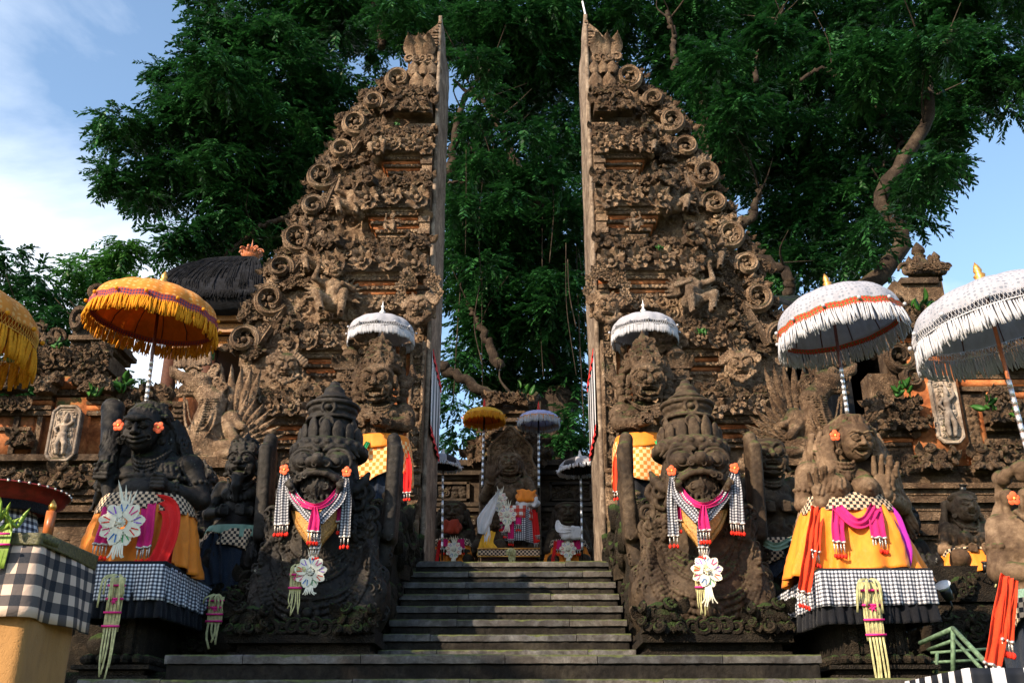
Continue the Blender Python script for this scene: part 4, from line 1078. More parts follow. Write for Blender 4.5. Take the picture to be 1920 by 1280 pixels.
# ================================================================== carved figures
def XZ(px, py, Y, o):
    p = P(px, py, Y); return (p.x - o[0], p.z - o[2])
def torso(S, waist, chest, shw, belly=1.0, depth=.2, female=False, neck=None, k=.04):
    """waist/chest = z; shw = half shoulder width"""
    S.k = k; h = chest - waist
    S.ell((0, 0, waist + h * .18), (shw * .86 * belly, depth * 1.12 * belly, h * .46)); S.ell((0, -depth * .12, waist + h * .36), (shw * .80 * belly, depth * 1.18 * belly, h * .38))
    S.ell((0, .01, chest - h * .25), (shw * .86, depth * .95, h * .42))
    S.sym = True
    S.ell((shw * .86, .02, chest - h * .08), (shw * .30, depth * .62, h * .22))
    if female:
        S.ell((shw * .38, -depth * .95, chest - h * .48), (shw * .34, depth * .52, h * .23), k=.02); S.ell((shw * .38, -depth * 1.42, chest - h * .50), .018, k=.01)
    else: S.ell((shw * .36, -depth * .62, chest - h * .30), (shw * .38, depth * .42, h * .18), k=.025)
    S.sym = False
    S.cap((0, 0, chest - .05), (0, -.02, chest + (neck or .12)), shw * .32, shw * .26)
def arm(S, a, b, c, r=.085, band=True):
    S.cap(a, b, r * 1.1, r * .9, k=.03); S.cap(b, c, r * .88, r * .58, k=.02)
    if band:
        for p, q, f, rr in ((a, b, .55, r * 1.02), (b, c, .82, r * .72)):
            m = [p[i] + (q[i] - p[i]) * f for i in range(3)]; d = Vector(q) - Vector(p); d.normalize(); u = d.orthogonal().normalized(); v = d.cross(u)
            for i in range(12):
                t = 2 * pi * i / 12; S.ell(Vector(m) + (u * math.cos(t) + v * math.sin(t)) * rr, r * .22, k=.006)
def fist(S, c, s, seed=0, rot=0):
    S.ell(c, (s * .42, s * .4, s * .4), k=.02)
    for i in range(4): S.cap((c[0] - s * .3, c[1] - s * .33, c[2] + s * (.33 - .2 * i)), (c[0] + s * .28, c[1] - s * .36, c[2] + s * (.30 - .2 * i)), s * .115, k=.006)
    S.cap((c[0] + s * .1, c[1] - s * .2, c[2] + s * .4), (c[0] - s * .15, c[1] - s * .42, c[2] + s * .38), s * .12, k=.006)
def collar(S, z, r, y=-.16, n=3, drop=.10):
    for j in range(n):
        S.beads([(-r * 1.05, y + .10, z + .05), (-r * .6, y - .01, z - drop * .6 - j * .03), (0, y - .05, z - drop - j * .035), (r * .6, y - .01, z - drop * .6 - j * .03), (r * 1.05, y + .10, z + .05)], .017 - .002 * j)
    for i in range(7):
        f = (i - 3) / 3; S.ell((f * r * .8, y - .05 + abs(f) * .07, z - drop * (1 - abs(f) * .6) - .11), (.025, .018, .04), k=.01)
def finish(S, name, mat, parent, o, mir=None, rz=0):
    g = S.mesh(); G2 = Geo(); G2.stamp(g, M44(o, (0, 0, rz)))
    if mir is not None: G2 = G2.mirrored(mir)
    return G2.obj(name, mat, parent)
def seat_rock(S, z, rx, ry, seed):
    r = random.Random(seed); S.k = .03
    for i in range(14): S.ell((r.uniform(-rx, rx), r.uniform(-ry, ry), r.uniform(-.1, z)), (r.uniform(.1, .2), r.uniform(.1, .2), r.uniform(.06, .12)))
# ---- left demon with the red flowers --------------------------------------------------
def left_demon():
    Y = 8.5; b = P(262, 1083, Y); o = (b.x, Y, b.z)
    t = E('demon_statue', 'black potbellied demon statue with red ear flowers and orange skirt, under the orange umbrella', 'statue', o)
    q = lambda px, py, y=0.0: (lambda w: (w.x - o[0], y, w.z - o[2]))(P(px, py, Y + y))
    S = Clay((-.62, -.52, .25), (.60, .42, 1.98), .0072)
    wz = q(262, 945)[2]; cz = q(262, 872)[2]
    torso(S, wz - .12, cz + .03, .36, 1.08, .24, k=.05)
    S.ell((0, .0, wz - .32), (.34, .28, .38))
    S.k = .02
    S.tor((0, -.02, q(262, 900)[2] - .03), .345, .022, 'z', fl=.74)
    hz = q(262, 815)[2]
    S.M = Matrix.Translation((-.095, 0, 0)); demon_head(S, (0, -.16, hz), .41, 0, .30, 'man')
    # hair cap and long locks
    S.k = .03; S.ell((0, -.0, hz + .10), (.20, .19, .20)); S.ell((0, .08, hz - .12), (.27, .15, .32))
    r = random.Random(3)
    for i in range(23):
        a = -1.5 + 3.0 * i / 22
        S.chain([(math.sin(a) * .05, -.06, hz + .265), (math.sin(a) * .12, -.13 + abs(a) * .03, hz + .24 + .012 * math.cos(i * 2)), (math.sin(a) * .175, -.175 + abs(a) * .06, hz + .15 + r.uniform(-.02, .02) - abs(a) * .03)], [.014, .018, .008], k=.005)
    for i in range(17):
        a = -1.1 + 2.2 * i / 16
        S.chain([(math.sin(a) * .15, -.10 + abs(a) * .05, hz + .26), (math.sin(a) * .185 + .01 * math.sin(i * 3), -.17 + abs(a) * .07, hz + .20), (math.sin(a) * .195 + .015 * math.cos(i * 2), -.215 + abs(a) * .08, hz + .135 + .02 * math.sin(i * 2.3))], [.016, .015, .005], k=.004)
    hair_waves(S, (0, -.02, hz - .0), .50, 31, 1.75, 1.1, 4, .04); hair_waves(S, (0, .04, hz - .05), .56, 31, 1.7, 1.35, 6, .042)
    S.chain([(-.18, -.16, hz + .10), (-.1, -.24, hz + .115), (0, -.27, hz + .12), (.1, -.24, hz + .115), (.18, -.16, hz + .10)], .016, k=.006); S.M = Matrix.Identity(4)
    arm(S, (-.33, 0, cz - .06), (-.42, .0, cz - .30), q(192, 905, -.18), .085); fist(S, q(195, 888, -.24), .17)
    arm(S, (.33, 0, cz - .06), (.44, -.02, cz - .32), q(312, 912, -.27), .095); fist(S, q(300, 905, -.33), .16)
    S.chain([q(203, 930, -.22), q(203, 880, -.18), q(212, 770, -.05)], [.05, .07, .10], k=.02); S.ell(q(212, 765, -.05), (.10, .10, .09), k=.02)
    scalp(S, -.095, hz, 25, .46, 3, r0=.017)
    collar(S, cz + .04, .16, -.24)
    for i in range(5): S.ell((0, -.3, wz + .05 - i * .02), .02)
    finish(S, 'body', DARK, t, o)
    return t, o, q
LD, LDo, LDq = left_demon()
# ---- right laughing woman ---------------------------------------------------------------
def right_woman():
    Y = 8.3; b = P(1600, 1088, Y); o = (b.x, Y, b.z)
    t = E('ogress_statue', 'laughing stone woman statue raising both open palms, dressed in a saffron skirt with pink sash', 'statue', o)
    q = lambda px, py, y=0.0: (lambda w: (w.x - o[0], y, w.z - o[2]))(P(px, py, Y + y))
    S = Clay((-.66, -.55, .25), (.62, .42, 1.98), .0072)
    wz = q(1600, 945)[2]; cz = q(1600, 885)[2]
    torso(S, wz - .1, cz + .04, .31, .88, .20, False, k=.05); S.sym = True; S.ell((.115, -.24, q(1600, 918, -.2)[2]), (.115, .13, .11), k=.012); S.ell((.12, -.37, q(1600, 920, -.3)[2]), .016, k=.008); S.sym = False
    S.ell((0, .0, wz - .30), (.32, .25, .36))
    hx = q(1592, 840)[0]; hz = q(1592, 838)[2]
    demon_head(S, (hx, -.17, hz), .355, .10, .30, 'woman')
    S.k = .03; S.ell((hx, .0, hz + .09), (.20, .19, .19)); S.ell((hx, .06, hz - .14), (.25, .14, .34))
    for sd in (-1, 1):
        for i in range(11): S.chain([(hx + sd * .01, -.10 + .01 * i, hz + .24), (hx + sd * (.07 + .010 * i), -.14 + .018 * i, hz + .225 - .004 * i), (hx + sd * (.14 + .006 * i), -.12 + .02 * i, hz + .14 - .006 * i), (hx + sd * (.175 + .004 * i), -.09 + .02 * i, hz - .0)], [.012, .016, .016, .012], k=.005)
    S.chain([(hx - .175, -.14, hz + .10), (hx - .1, -.22, hz + .12), (hx, -.25, hz + .13), (hx + .1, -.22, hz + .12), (hx + .175, -.14, hz + .10)], .018, k=.006); S.tor((hx, -.245, hz + .165), .035, .012, 'y', k=.004); S.ell((hx, -.25, hz + .165), .02, k=.004)
    hair_waves(S, (hx, -.03, hz), .50, 33, 1.75, 1.25, 8, .036); hair_waves(S, (hx, .03, hz - .03), .62, 33, 1.7, 1.45, 9, .040)
    # raised hands
    for sd in (-1, 1):
        for i in range(9):
            S.chain([(hx + sd * (.165 + .006 * i), -.13 + .012 * i, hz + .08), (hx + sd * (.19 + .012 * i), -.13 + .012 * i, hz - .10), (hx + sd * (.19 + .013 * i + .015 * math.sin(i)), -.17 + .01 * i, hz - .25), (hx + sd * (.19 + .015 * i), -.20 + .015 * i, hz - .38), (hx + sd * (.19 + .016 * i), -.20 + .02 * i, hz - .50)], [.018, .022, .022, .018, .008], k=.005)
    w1 = q(1543, 946, -.26); arm(S, (-.29, 0, cz - .04), q(1506, 945, .02), w1, .08); hand(S, w1, (-.05, -.15, 1), (0, -1, -.15), 1, .215, .5)
    w2 = q(1658, 928, -.22); arm(S, (.29, 0, cz - .04), q(1692, 948, .02), w2, .08); hand(S, w2, (.12, -.12, 1), (0, -1, -.12), -1, .225, .2)
    scalp(S, hx, hz, 25, .52, 5, .195, r0=.017)
    collar(S, cz + .07, .12, -.18, 3, .06)
    finish(S, 'body', DARKB, t, o)
    return t, o, q
RW, RWo, RWq = right_woman()
# ---- lion guardians flanking the stairs -----------------------------------------------------
def lion_geo():
    Y = 9.15; b = P(597, 1180, Y); o = (b.x, Y, ZL1 + .30)
    q = lambda px, py, y=0.0: (lambda w: (w.x - o[0], y, w.z - o[2]))(P(px, py, Y + y))
    S = Clay((-.74, -.70, -.04), (.74, .45, 2.72), .0088)
    S.k = .06
    # seated trunk
    c1 = q(597, 1030, 0); c2 = q(597, 1120, 0)
    S.ell((0, .02, c1[2]), (.42, .40, .50)); S.ell((0, -.02, c2[2] - .05), (.50, .50, .46)); S.ell((0, -.1, c1[2] + .25), (.33, .3, .3))
    S.sym = True
    S.ell((.44, -.05, c2[2] - .02), (.20, .34, .36)); S.cap((.38, -.1, c1[2] + .1), (.44, -.36, .16), .14, .10); S.ell((.44, -.42, .07), (.13, .17, .09))
    for i in range(4): S.ell((.35 + i * .06, -.56, .06), (.034, .06, .06), k=.01)
    # upright slabs behind the ears
    S.k = .04; a = q(505, 1010, .05); e = q(510, 828, .05)
    S.chain([(a[0] * -1, .08, a[2] - .2), (e[0] * -1 + .02, .05, (a[2] + e[2]) / 2), (e[0] * -1, .0, e[2])], [.09, .07, .066])
    S.box((-e[0] + .01, .04, (a[2] + e[2]) / 2 - .05), (.064, .15, (e[2] - a[2]) / 2), .05, rot=(0, .03, 0))
    # mane curls
    r = random.Random(9)
    for i in range(34):
        z = r.uniform(c2[2] - .2, q(0, 900)[2]); x = r.uniform(.30, .46) + (.06 if z < c1[2] else 0); rr = r.uniform(.05, .09)
        S.tor((x, -.14 - r.uniform(0, .14), z), rr, rr * .36, 'y', k=.012); S.ell((x, -.2, z), rr * .4, k=.01)
    S.sym = False
    hz = q(597, 900, -.3)[2]
    S.k = .05; S.ell((0, -.12, hz + .06), (.30, .34, .30)); S.ell((0, -.22, hz - .08), (.30, .30, .22))
    S.sym = True
    er = .10; ex = .155; ez = q(597, 868, -.42)[2]
    S.ell((ex, -.50, ez), (er * 1.3, .12, er * 1.25), k=.02, sub=True); S.ell((ex, -.43, ez), (er * 1.08, er, er), k=.004); S.tor((ex, -.45, ez), er * 1.18, .018, 'y', k=.008); S.ell((ex, -.525, ez - .01), (.04, .02, .04), k=.005); S.tor((ex, -.515, ez - .01), .055, .008, 'y', k=.004)
    S.chain([(.03, -.46, ez + .11), (.09, -.43, ez + .155), (.19, -.40, ez + .155), (.28, -.34, ez + .07)], [.022, .026, .026, .02], k=.012); S.chain([(.05, -.43, ez + .16), (.12, -.38, ez + .20), (.22, -.34, ez + .20), (.31, -.28, ez + .1)], [.018, .022, .02, .016], k=.012)
    S.ell((.062, -.56, ez - .03), (.055, .07, .055), k=.015); S.sym = False; S.ell((0, -.60, ez - .02), (.06, .08, .07), k=.015)
    # open maw
    mz = q(597, 912, -.5)[2]
    S.ell((0, -.50, mz), (.245, .20, .135), k=.02, sub=True)
    for j, (w_, zz, yy) in enumerate(((.27, .145, -.55), (.255, .115, -.60))):
        S.chain([(math.sin(t) * w_, yy + .22 * (1 - math.cos(t)), mz - .10 + math.cos(t) * (zz + .09)) for t in np.linspace(-1.6, 1.6, 11)], .035 - .008 * j, k=.015)
    S.chain([(math.sin(t) * .27, -.56 + .24 * (1 - math.cos(t)), mz - .125 - math.cos(t) * .06) for t in np.linspace(-1.6, 1.6, 11)], .045, k=.02)
    for i in range(11):
        t = (i - 5) / 5; S.ell((math.sin(t * 1.15) * .235, -.54 + .2 * (1 - math.cos(t)), mz + .085 - abs(t) * .05), (.018, .02, .035), k=.004)
        S.ell((math.sin(t * 1.15) * .225, -.53 + .2 * (1 - math.cos(t)), mz - .115 + abs(t) * .03), (.018, .02, .03), k=.004)
    S.ell((0, -.44, mz - .005), (.15, .13, .125), k=.006)
    for i in range(13):
        x = (i - 6) * .026; S.chain([(x * .7, -.53 + abs(x) * .5, mz + .11 - abs(x) * .25), (x * .95 + .014 * (-1) ** i, -.572 + abs(x) * .55, mz + .05), (x * .9 - .014 * (-1) ** i, -.578 + abs(x) * .55, mz - .02), (x * .6, -.545 + abs(x) * .4, mz - .10)], .0105, k=.002)
    S.sym = True; S.chain([(.19, -.52, mz - .08), (.22, -.60, mz - .02), (.24, -.58, mz + .05)], [.035, .028, .01], k=.01)
    S.chain([(.30, -.30, mz + .02), (.37, -.26, mz + .1), (.40, -.2, mz + .2)], [.05, .045, .02], k=.02); S.ell((.33, -.12, mz - .02), (.07, .12, .13)); S.sym = False
    S.ell((0, -.50, mz - .22), (.16, .12, .07), k=.03)
    # crown
    cz = q(597, 838, -.35)[2]
    S.k = .02
    S.tor((0, -.10, cz), .32, .05, 'z', fl=.95); S.tor((0, -.10, cz + .06), .30, .035, 'z')
    for i in range(22):
        a = 2 * pi * i / 22; S.ell((.335 * math.cos(a), -.10 + .335 * math.sin(a), cz + .03), .035, k=.008)
    for i in range(9):
        a = -pi / 2 + (i - 4) * .42; hh = .13 - abs(i - 4) * .012
        S.ell((.285 * math.cos(a), -.08 + .285 * math.sin(a), cz + .15), (.055, .025, hh), rot=(0, 0, a + pi / 2), k=.01)
    t0 = q(597, 777, -.3)[2]; t1 = q(597, 748, -.3)[2]; top = q(597, 714, -.06)[2]
    S.chain([(0, -.06, cz - .1), (0, -.06, t0 - .1)], [.27, .225], k=.01); S.ell((0, -.06, t1 - .06), (.238, .238, .09), k=.02); S.ell((0, -.06, t0 + .02), (.225, .225, .1), k=.02); S.tor((0, -.06, t1 - .01), .235, .026, 'z', k=.01); S.tor((0, -.06, t0), .235, .018, 'z', k=.006); S.tor((0, -.29, (t0 + t1) / 2), .06, .016, 'y', k=.006); S.ell((0, -.30, (t0 + t1) / 2), .03, k=.006)
    for i in range(11):
        a = 2 * pi * i / 11 - pi / 2; S.ell((.25 * math.cos(a), -.06 + .25 * math.sin(a), (cz + t0) / 2 + .07), (.05, .025, .085), rot=(0, 0, a + pi / 2), k=.01, sub=(i % 2 == 1))
    S.tor((0, -.32, (cz + t0) / 2 + .08), .06, .016, 'y', k=.006); S.ell((0, -.33, (cz + t0) / 2 + .08), .03, k=.006)
    S.ell((0, -.06, t1 + .0), (.17, .17, .16)); S.tor((0, -.06, t1 + .06), .165, .016, 'z', k=.008); S.ell((0, -.06, t1 + .15), (.10, .10, .07)); S.ell((0, -.06, t1 + .22), .05)
    # fur, then necklace chains laid on the breast
    S.fur(-.62, .62, .02, c1[2] + .3, 330, .026, 3, (0, 2), ymax=.1)
    S.fur(-.36, .36, hz - .3, hz + .2, 60, .022, 5, (0, 2), ymax=.0)
    for (xw, za, zb_, rr) in [(.30, 958, 1046, .015), (.31, 966, 1062, .018), (.32, 974, 1078, .018), (.33, 982, 1094, .018), (.43, 1010, 1126, .017), (.445, 1016, 1139, .021), (.46, 1022, 1152, .021), (.475, 1028, 1165, .021), (.49, 1034, 1178, .017)]:
        za, zb_ = q(597, za, -.35)[2], q(597, zb_, -.45)[2]
        S.drape([(-xw, za), (-xw * .93, za * .5 + zb_ * .5), (-xw * .6, zb_ * .88 + za * .12), (0, zb_), (xw * .6, zb_ * .88 + za * .12), (xw * .93, za * .5 + zb_ * .5), (xw, za)], rr * 1.15, off=-.006)
    for sd in (-1, 1):
        for j in range(5):
            z0 = q(597, 962, -.3)[2]
            S.drape([(sd * .2, z0 + .06), (sd * (.34 + .01 * j), z0 - .12 - j * .05), (sd * .46, z0 - .04)], .014)
    z = q(597, 1150, -.5)[2]
    for i in range(9): a = 2 * pi * i / 9; S.ell((.08 * math.cos(a), S.front(0, z) + .0, z + .08 * math.sin(a)), (.035, .03, .035), k=.008)
    S.ell((0, -.54, z), .045, k=.01)
    z = q(0, 1085)[2]; S.ell((0, -.40, z), (.14, .08, .06)); S.tor((0, -.47, z + .06), .06, .02, 'y')
    for sd in (-1, 1): S.tor((sd * .1, -.45, z), .05, .018, 'y')
    return S.mesh(), o, q
LG, LGo, LGq = lion_geo()
def lion(mir):
    lab = 'brown carved lion guardian with a pale lichened crown, right of the steps' if mir else 'black carved lion guardian with open fanged mouth, left of the steps'
    t = E('lion_guardian', lab, 'statue', (2 * CX - LGo[0] if mir else LGo[0], LGo[1], ZL1), 'lion guardians flanking the steps')
    g = Geo(); g.stamp(LG, M44(LGo))
    if mir: g = g.mirrored(CX)
    g.obj('body', DARKB2 if mir else DARK, t)
    p = Geo(); x, y, z = LGo; h = z - ZL1
    p.box((x - .62, y - .62, ZL1), (x + .60, y + .5, ZL1 + .10)); p.box((x - .56, y - .56, ZL1 + .10), (x + .55, y + .5, ZL1 + .17)); p.box((x - .64, y - .64, ZL1 + .172), (x + .60, y + .5, ZL1 + .235)); p.box((x - .58, y - .58, ZL1 + .235), (x + .56, y + .5, z + .03))
    row(p, CURLS, x - .58, x + .58, y - .6, z - .0, .09, 1.0, True); row(p, KAR, x - .60, x - .30, y - .58, z - .05, .28); row(p, KAR, x + .3, x + .60, y - .58, z - .05, .28)
    if mir: p = p.mirrored(CX)
    p.obj('plinth', MOSSY, t, AS)
    return t
LIL = lion(False); LIR = lion(True)
# ---- gate guardians under the white umbrellas --------------------------------------------------
def guardian_geo():
    Y = 11.05; b = P(705, 960, Y); o = (b.x, Y, ZG + .12)
    q = lambda px, py, y=0.0: (lambda w: (w.x - o[0], y, w.z - o[2]))(P(px, py, Y + y))
    S = Clay((-.46, -.48, -.03), (.46, .38, 2.7), .0085)
    wz = q(705, 820)[2]; cz = q(705, 768)[2]
    torso(S, wz - .08, cz + .02, .31, .95, .22, k=.05)
    S.cap((0, .0, wz), (0, .02, wz - .35), .26, .24); S.sym = True; S.cap((.14, 0, wz - .35), (.16, -.02, .12), .15, .10); S.ell((.17, -.12, .06), (.10, .18, .07)); S.sym = False
    hz = q(702, 728)[2]
    demon_head(S, (-.03, -.17, hz), .46, -.08, .30)
    S.k = .02
    for i in range(13):
        a = -1.9 + 3.8 * i / 12; S.ell((-.03 + math.sin(a) * .24, -.1 - math.cos(a) * .17, hz - .245 + abs(a) * .045), .03, k=.01)
    for sd in (-1, 1):
        for i in range(5): S.ell((-.03 + sd * (.26 + .03 * math.sin(i)), .0, hz - .16 + i * .09), (.06, .07, .06), k=.01)
        S.chain([(sd * .27, .03, hz + .05), (sd * .34, .05, hz + .16), (sd * .33, .05, hz + .30)], [.07, .05, .02])
    crown(S, (-.03, -.05, hz + .19), .50, .78, 4)
    a1 = q(668, 800, -.2); a2 = q(745, 800, -.18)
    arm(S, (-.29, 0, cz - .08), (-.34, -.08, q(0, 806)[2]), q(688, 782, -.33), .09); fist(S, q(690, 775, -.37), .17)
    arm(S, (.29, 0, cz - .08), (.30, -.14, q(0, 806)[2]), q(715, 792, -.36), .10); fist(S, q(708, 788, -.39), .18)
    S.beads([(-.2, -.2, cz - .02), (-.27, -.26, q(0, 800)[2]), (-.26, -.28, q(0, 822)[2])], .022)
    collar(S, cz + .02, .18, -.24, 2)
    S.fur(-.24, .22, hz + .22, hz + .65, 60, .03, 3, (0, 2))
    S.fur(-.2, .2, wz - .1, wz + .12, 24, .03, 4, (0, 2))
    return S.mesh(), o, q
GG, GGo, GGq = guardian_geo()
def guardian(mir):
    lab = 'gate guardian statue with bulging eyes under the white umbrella on the ' + ('right' if mir else 'left') + ' gate tower'
    t = E('gate_guardian_statue', lab, 'statue', (2 * CX - GGo[0] if mir else GGo[0], GGo[1], GGo[2]), 'gate guardian statues beside the split gate')
    g = Geo(); g.stamp(GG, M44(GGo))
    if mir: g = g.mirrored(CX)
    g.obj('body', STONE_B, t); return t
GDL = guardian(False); GDR = guardian(True)
# ---- bearded black figure on the left, and demon on the right -----------------------------------
def small_demon(px, pbase, Y, ptop, label, mat, pot=1.0, kind='demon', beard=False, seed=1, cr=True, arms='belly', name='demon_statue', rz=0, fur=90, long_hair=False, sh=.25, hs=.34, vox=.0105):
    b = P(px, pbase, Y); o = (b.x, Y, b.z); H = P(px, ptop, Y).z - b.z
    t = E(name, label, 'statue', o)
    S = Clay((-.62, -.5, -.05), (.62, .45, H + .1), vox)
    hz = H - hs * (.95 if cr else .58); cz = hz - hs * .55; wz = cz - sh * 1.45
    torso(S, wz, cz + .02, sh, pot, sh * .68, long_hair and kind == 'woman', k=.04)
    S.ell((0, 0, wz - .15), (sh * 1.1, sh * .9, .24)); S.sym = True; S.cap((sh * .6, -.05, wz - .15), (sh * .9, -.22, max(.05, wz - .4)), .13, .10); S.sym = False
    if wz > .45: S.cap((0, .02, wz - .2), (0, .05, 0), sh * .95, sh * 1.05)
    demon_head(S, (0, -.09, hz), hs, 0, 0, kind)
    S.k = .02
    if cr: crown(S, (0, -.03, hz + hs * .36), hs * .98, .55, 3)
    else:
        S.ell((0, .02, hz + hs * .2), (hs * .46, hs * .44, hs * .4))
        r = random.Random(seed)
        for i in range(22):
            a = -1.5 + 3 * i / 21; S.tor((math.sin(a) * hs * .4, -.05 - math.cos(a) * hs * .25, hz + hs * (.36 + .12 * math.cos(a))), hs * .07, hs * .03, 'y', k=.008)
    if long_hair: hair_waves(S, (0, -.0, hz), hs * 1.1, 13, 1.8, 1.5, seed, .08)
    if beard: S.chain([(0, -.22, hz - hs * .42), (0, -.25, hz - hs * .7), (0, -.22, hz - hs * 1.1)], [hs * .18, hs * .14, .02])
    if arms == 'belly':
        for sd in (-1, 1): arm(S, (sd * sh * .95, 0, cz - .06), (sd * sh * 1.25, -.03, cz - sh * 1.1), (sd * sh * .45, -sh * .95, cz - sh * 1.2), sh * .27); 
        fist(S, (sh * .3, -sh * 1.05, cz - sh * 1.2), sh * .5); fist(S, (-sh * .3, -sh * 1.05, cz - sh * 1.2), sh * .5)
    elif arms == 'up':
        arm(S, (-sh * .95, 0, cz - .06), (-sh * 1.3, -.05, cz - sh * .95), (-sh * .9, -sh * .9, cz - sh * .1), sh * .27); hand(S, (-sh * .9, -sh * .95, cz - sh * .1), (0, -.1, 1), (0, -1, 0), 1, sh * .75, .3)
        arm(S, (sh * .95, 0, cz - .06), (sh * 1.3, -.03, cz - sh * 1.0), (sh * .6, -sh * .9, cz - sh * 1.0), sh * .27); fist(S, (sh * .5, -sh * 1.0, cz - sh * 1.0), sh * .55)
    collar(S, cz + .02, sh * .55, -sh * .68, 2, .07)
    S.fur(-sh * 1.1, sh * 1.1, .0, max(.1, wz - .1), fur, .035, seed)
    if cr: S.fur(-hs * .4, hs * .4, hz + hs * .4, hz + hs * .85, 30, .024, seed, (0, 2))
    finish(S, 'body', mat, t, o, rz=rz)
    return t, o, dict(H=H, hz=hz, cz=cz, wz=wz, sh=sh)
BD = small_demon(435, 1115, 9.4, 822, 'lean black bearded demon statue in navy cloth, between orange skirted demon and lion', DARK, .8, 'old', True, 2, True, sh=.24, hs=.33)
RD = small_demon(1462, 1115, 9.6, 828, 'round bellied brown demon statue with checkered cloth, between the right lion and the laughing woman', DARKB2, 1.15, 'demon', False, 3, False, sh=.25, hs=.38)
SW = small_demon(1822, 1062, 10.4, 925, 'small laughing stone woman with long hair in a short orange wrap, above the green railing', DARKB, .95, 'woman', False, 4, False, 'belly', 'ogress_statue', long_hair=True, sh=.22, hs=.32, fur=0)
DR = small_demon(1700, 1075, 10.6, 950, 'dark mossy crouching demon statue under the right wall frieze, behind the saffron skirt', DARK, 1.15, 'demon', False, 5, False, sh=.22, hs=.36)
CL = small_demon(362, 1050, 10.3, 872, 'slim carved grey demon pillar figure with a tall crown, left of the bearded statue', DARK, .95, 'demon', False, 6, True, sh=.20, hs=.34)
SL = small_demon(848, 1062, 15.0, 942, 'small mossy long haired statue in orange skirt inside the gate, at the left', DARKB2, 1.05, 'demon', False, 7, False, 'belly', 'ogress_statue', long_hair=True, sh=.27, hs=.42, vox=.013, fur=0)
SR = small_demon(1066, 1062, 15.0, 944, 'small mossy laughing statue holding a white cloth inside the gate, at the right', DARKB2, 1.05, 'demon', False, 8, False, 'belly', 'ogress_statue', long_hair=True, sh=.25, hs=.40, vox=.013, fur=0)
SC = small_demon(918, 1035, 14.7, 958, 'tiny crouching stone demon with a yellow sash, in front of the checkered goddess statue', DARKB2, 1.1, 'demon', False, 9, False, 'belly', 'demon_statue', sh=.17, hs=.30, vox=.013, fur=0)
GO = small_demon(955, 1040, 15.3, 852, 'mossy long haired goddess statue in red and white checked wrap, centre of the inner shrine', DARKB, 1.1, 'demon', False, 10, False, 'up', 'goddess_statue', long_hair=True, sh=.31, hs=.38, vox=.012)
# foreground figure cut by the right edge
def fore_figure():
    Y = 5.9; b = P(2005, 1275, Y); o = (b.x, Y, b.z - .25)
    t = E('potbellied_statue', 'close lichened potbellied statue with an orange flower, cut by the right edge', 'statue', o)
    q = lambda px, py, y=0.0: (lambda w: (w.x - o[0], y, w.z - o[2]))(P(px, py, Y + y))
    S = Clay((-.42, -.5, -.1), (.6, .5, 1.75), .009)
    S.k = .05
    S.ell((.03, .05, q(0, 1010)[2] if False else 1.0), (.27, .25, .26)); S.ell((.03, -.02, .72), (.26, .28, .24)); S.ell((.04, .05, .35), (.28, .28, .35)); S.cap((-.1, -.05, .35), (-.13, -.12, .0), .13, .1); S.cap((.2, -.05, .35), (.2, -.12, .0), .13, .1)
    arm(S, (-.2, .05, 1.12), (-.27, .0, .85), (-.12, -.24, .80), .075); fist(S, (-.08, -.28, .80), .13)
    arm(S, (.27, .05, 1.12), (.36, .0, .85), (.2, -.24, .80), .075)
    demon_head(S, (.05, -.1, q(1930, 955)[2]), .33, -.3)
    hair_waves(S, (.05, 0, q(1930, 955)[2]), .42, 25, 1.9, 1.1, 5, .05)
    r = random.Random(2)
    for i in range(40):
        a = r.uniform(-2, 2); S.ell((.05 + math.sin(a) * .2, .02 - math.cos(a) * .14, q(1930, 935)[2] + r.uniform(-.02, .17)), r.uniform(.03, .05), k=.01)
    collar(S, 1.13, .15, -.2, 2)
    finish(S, 'body', DARKB, t, o)
    return t, o, q
FF, FFo, FFq = fore_figure()
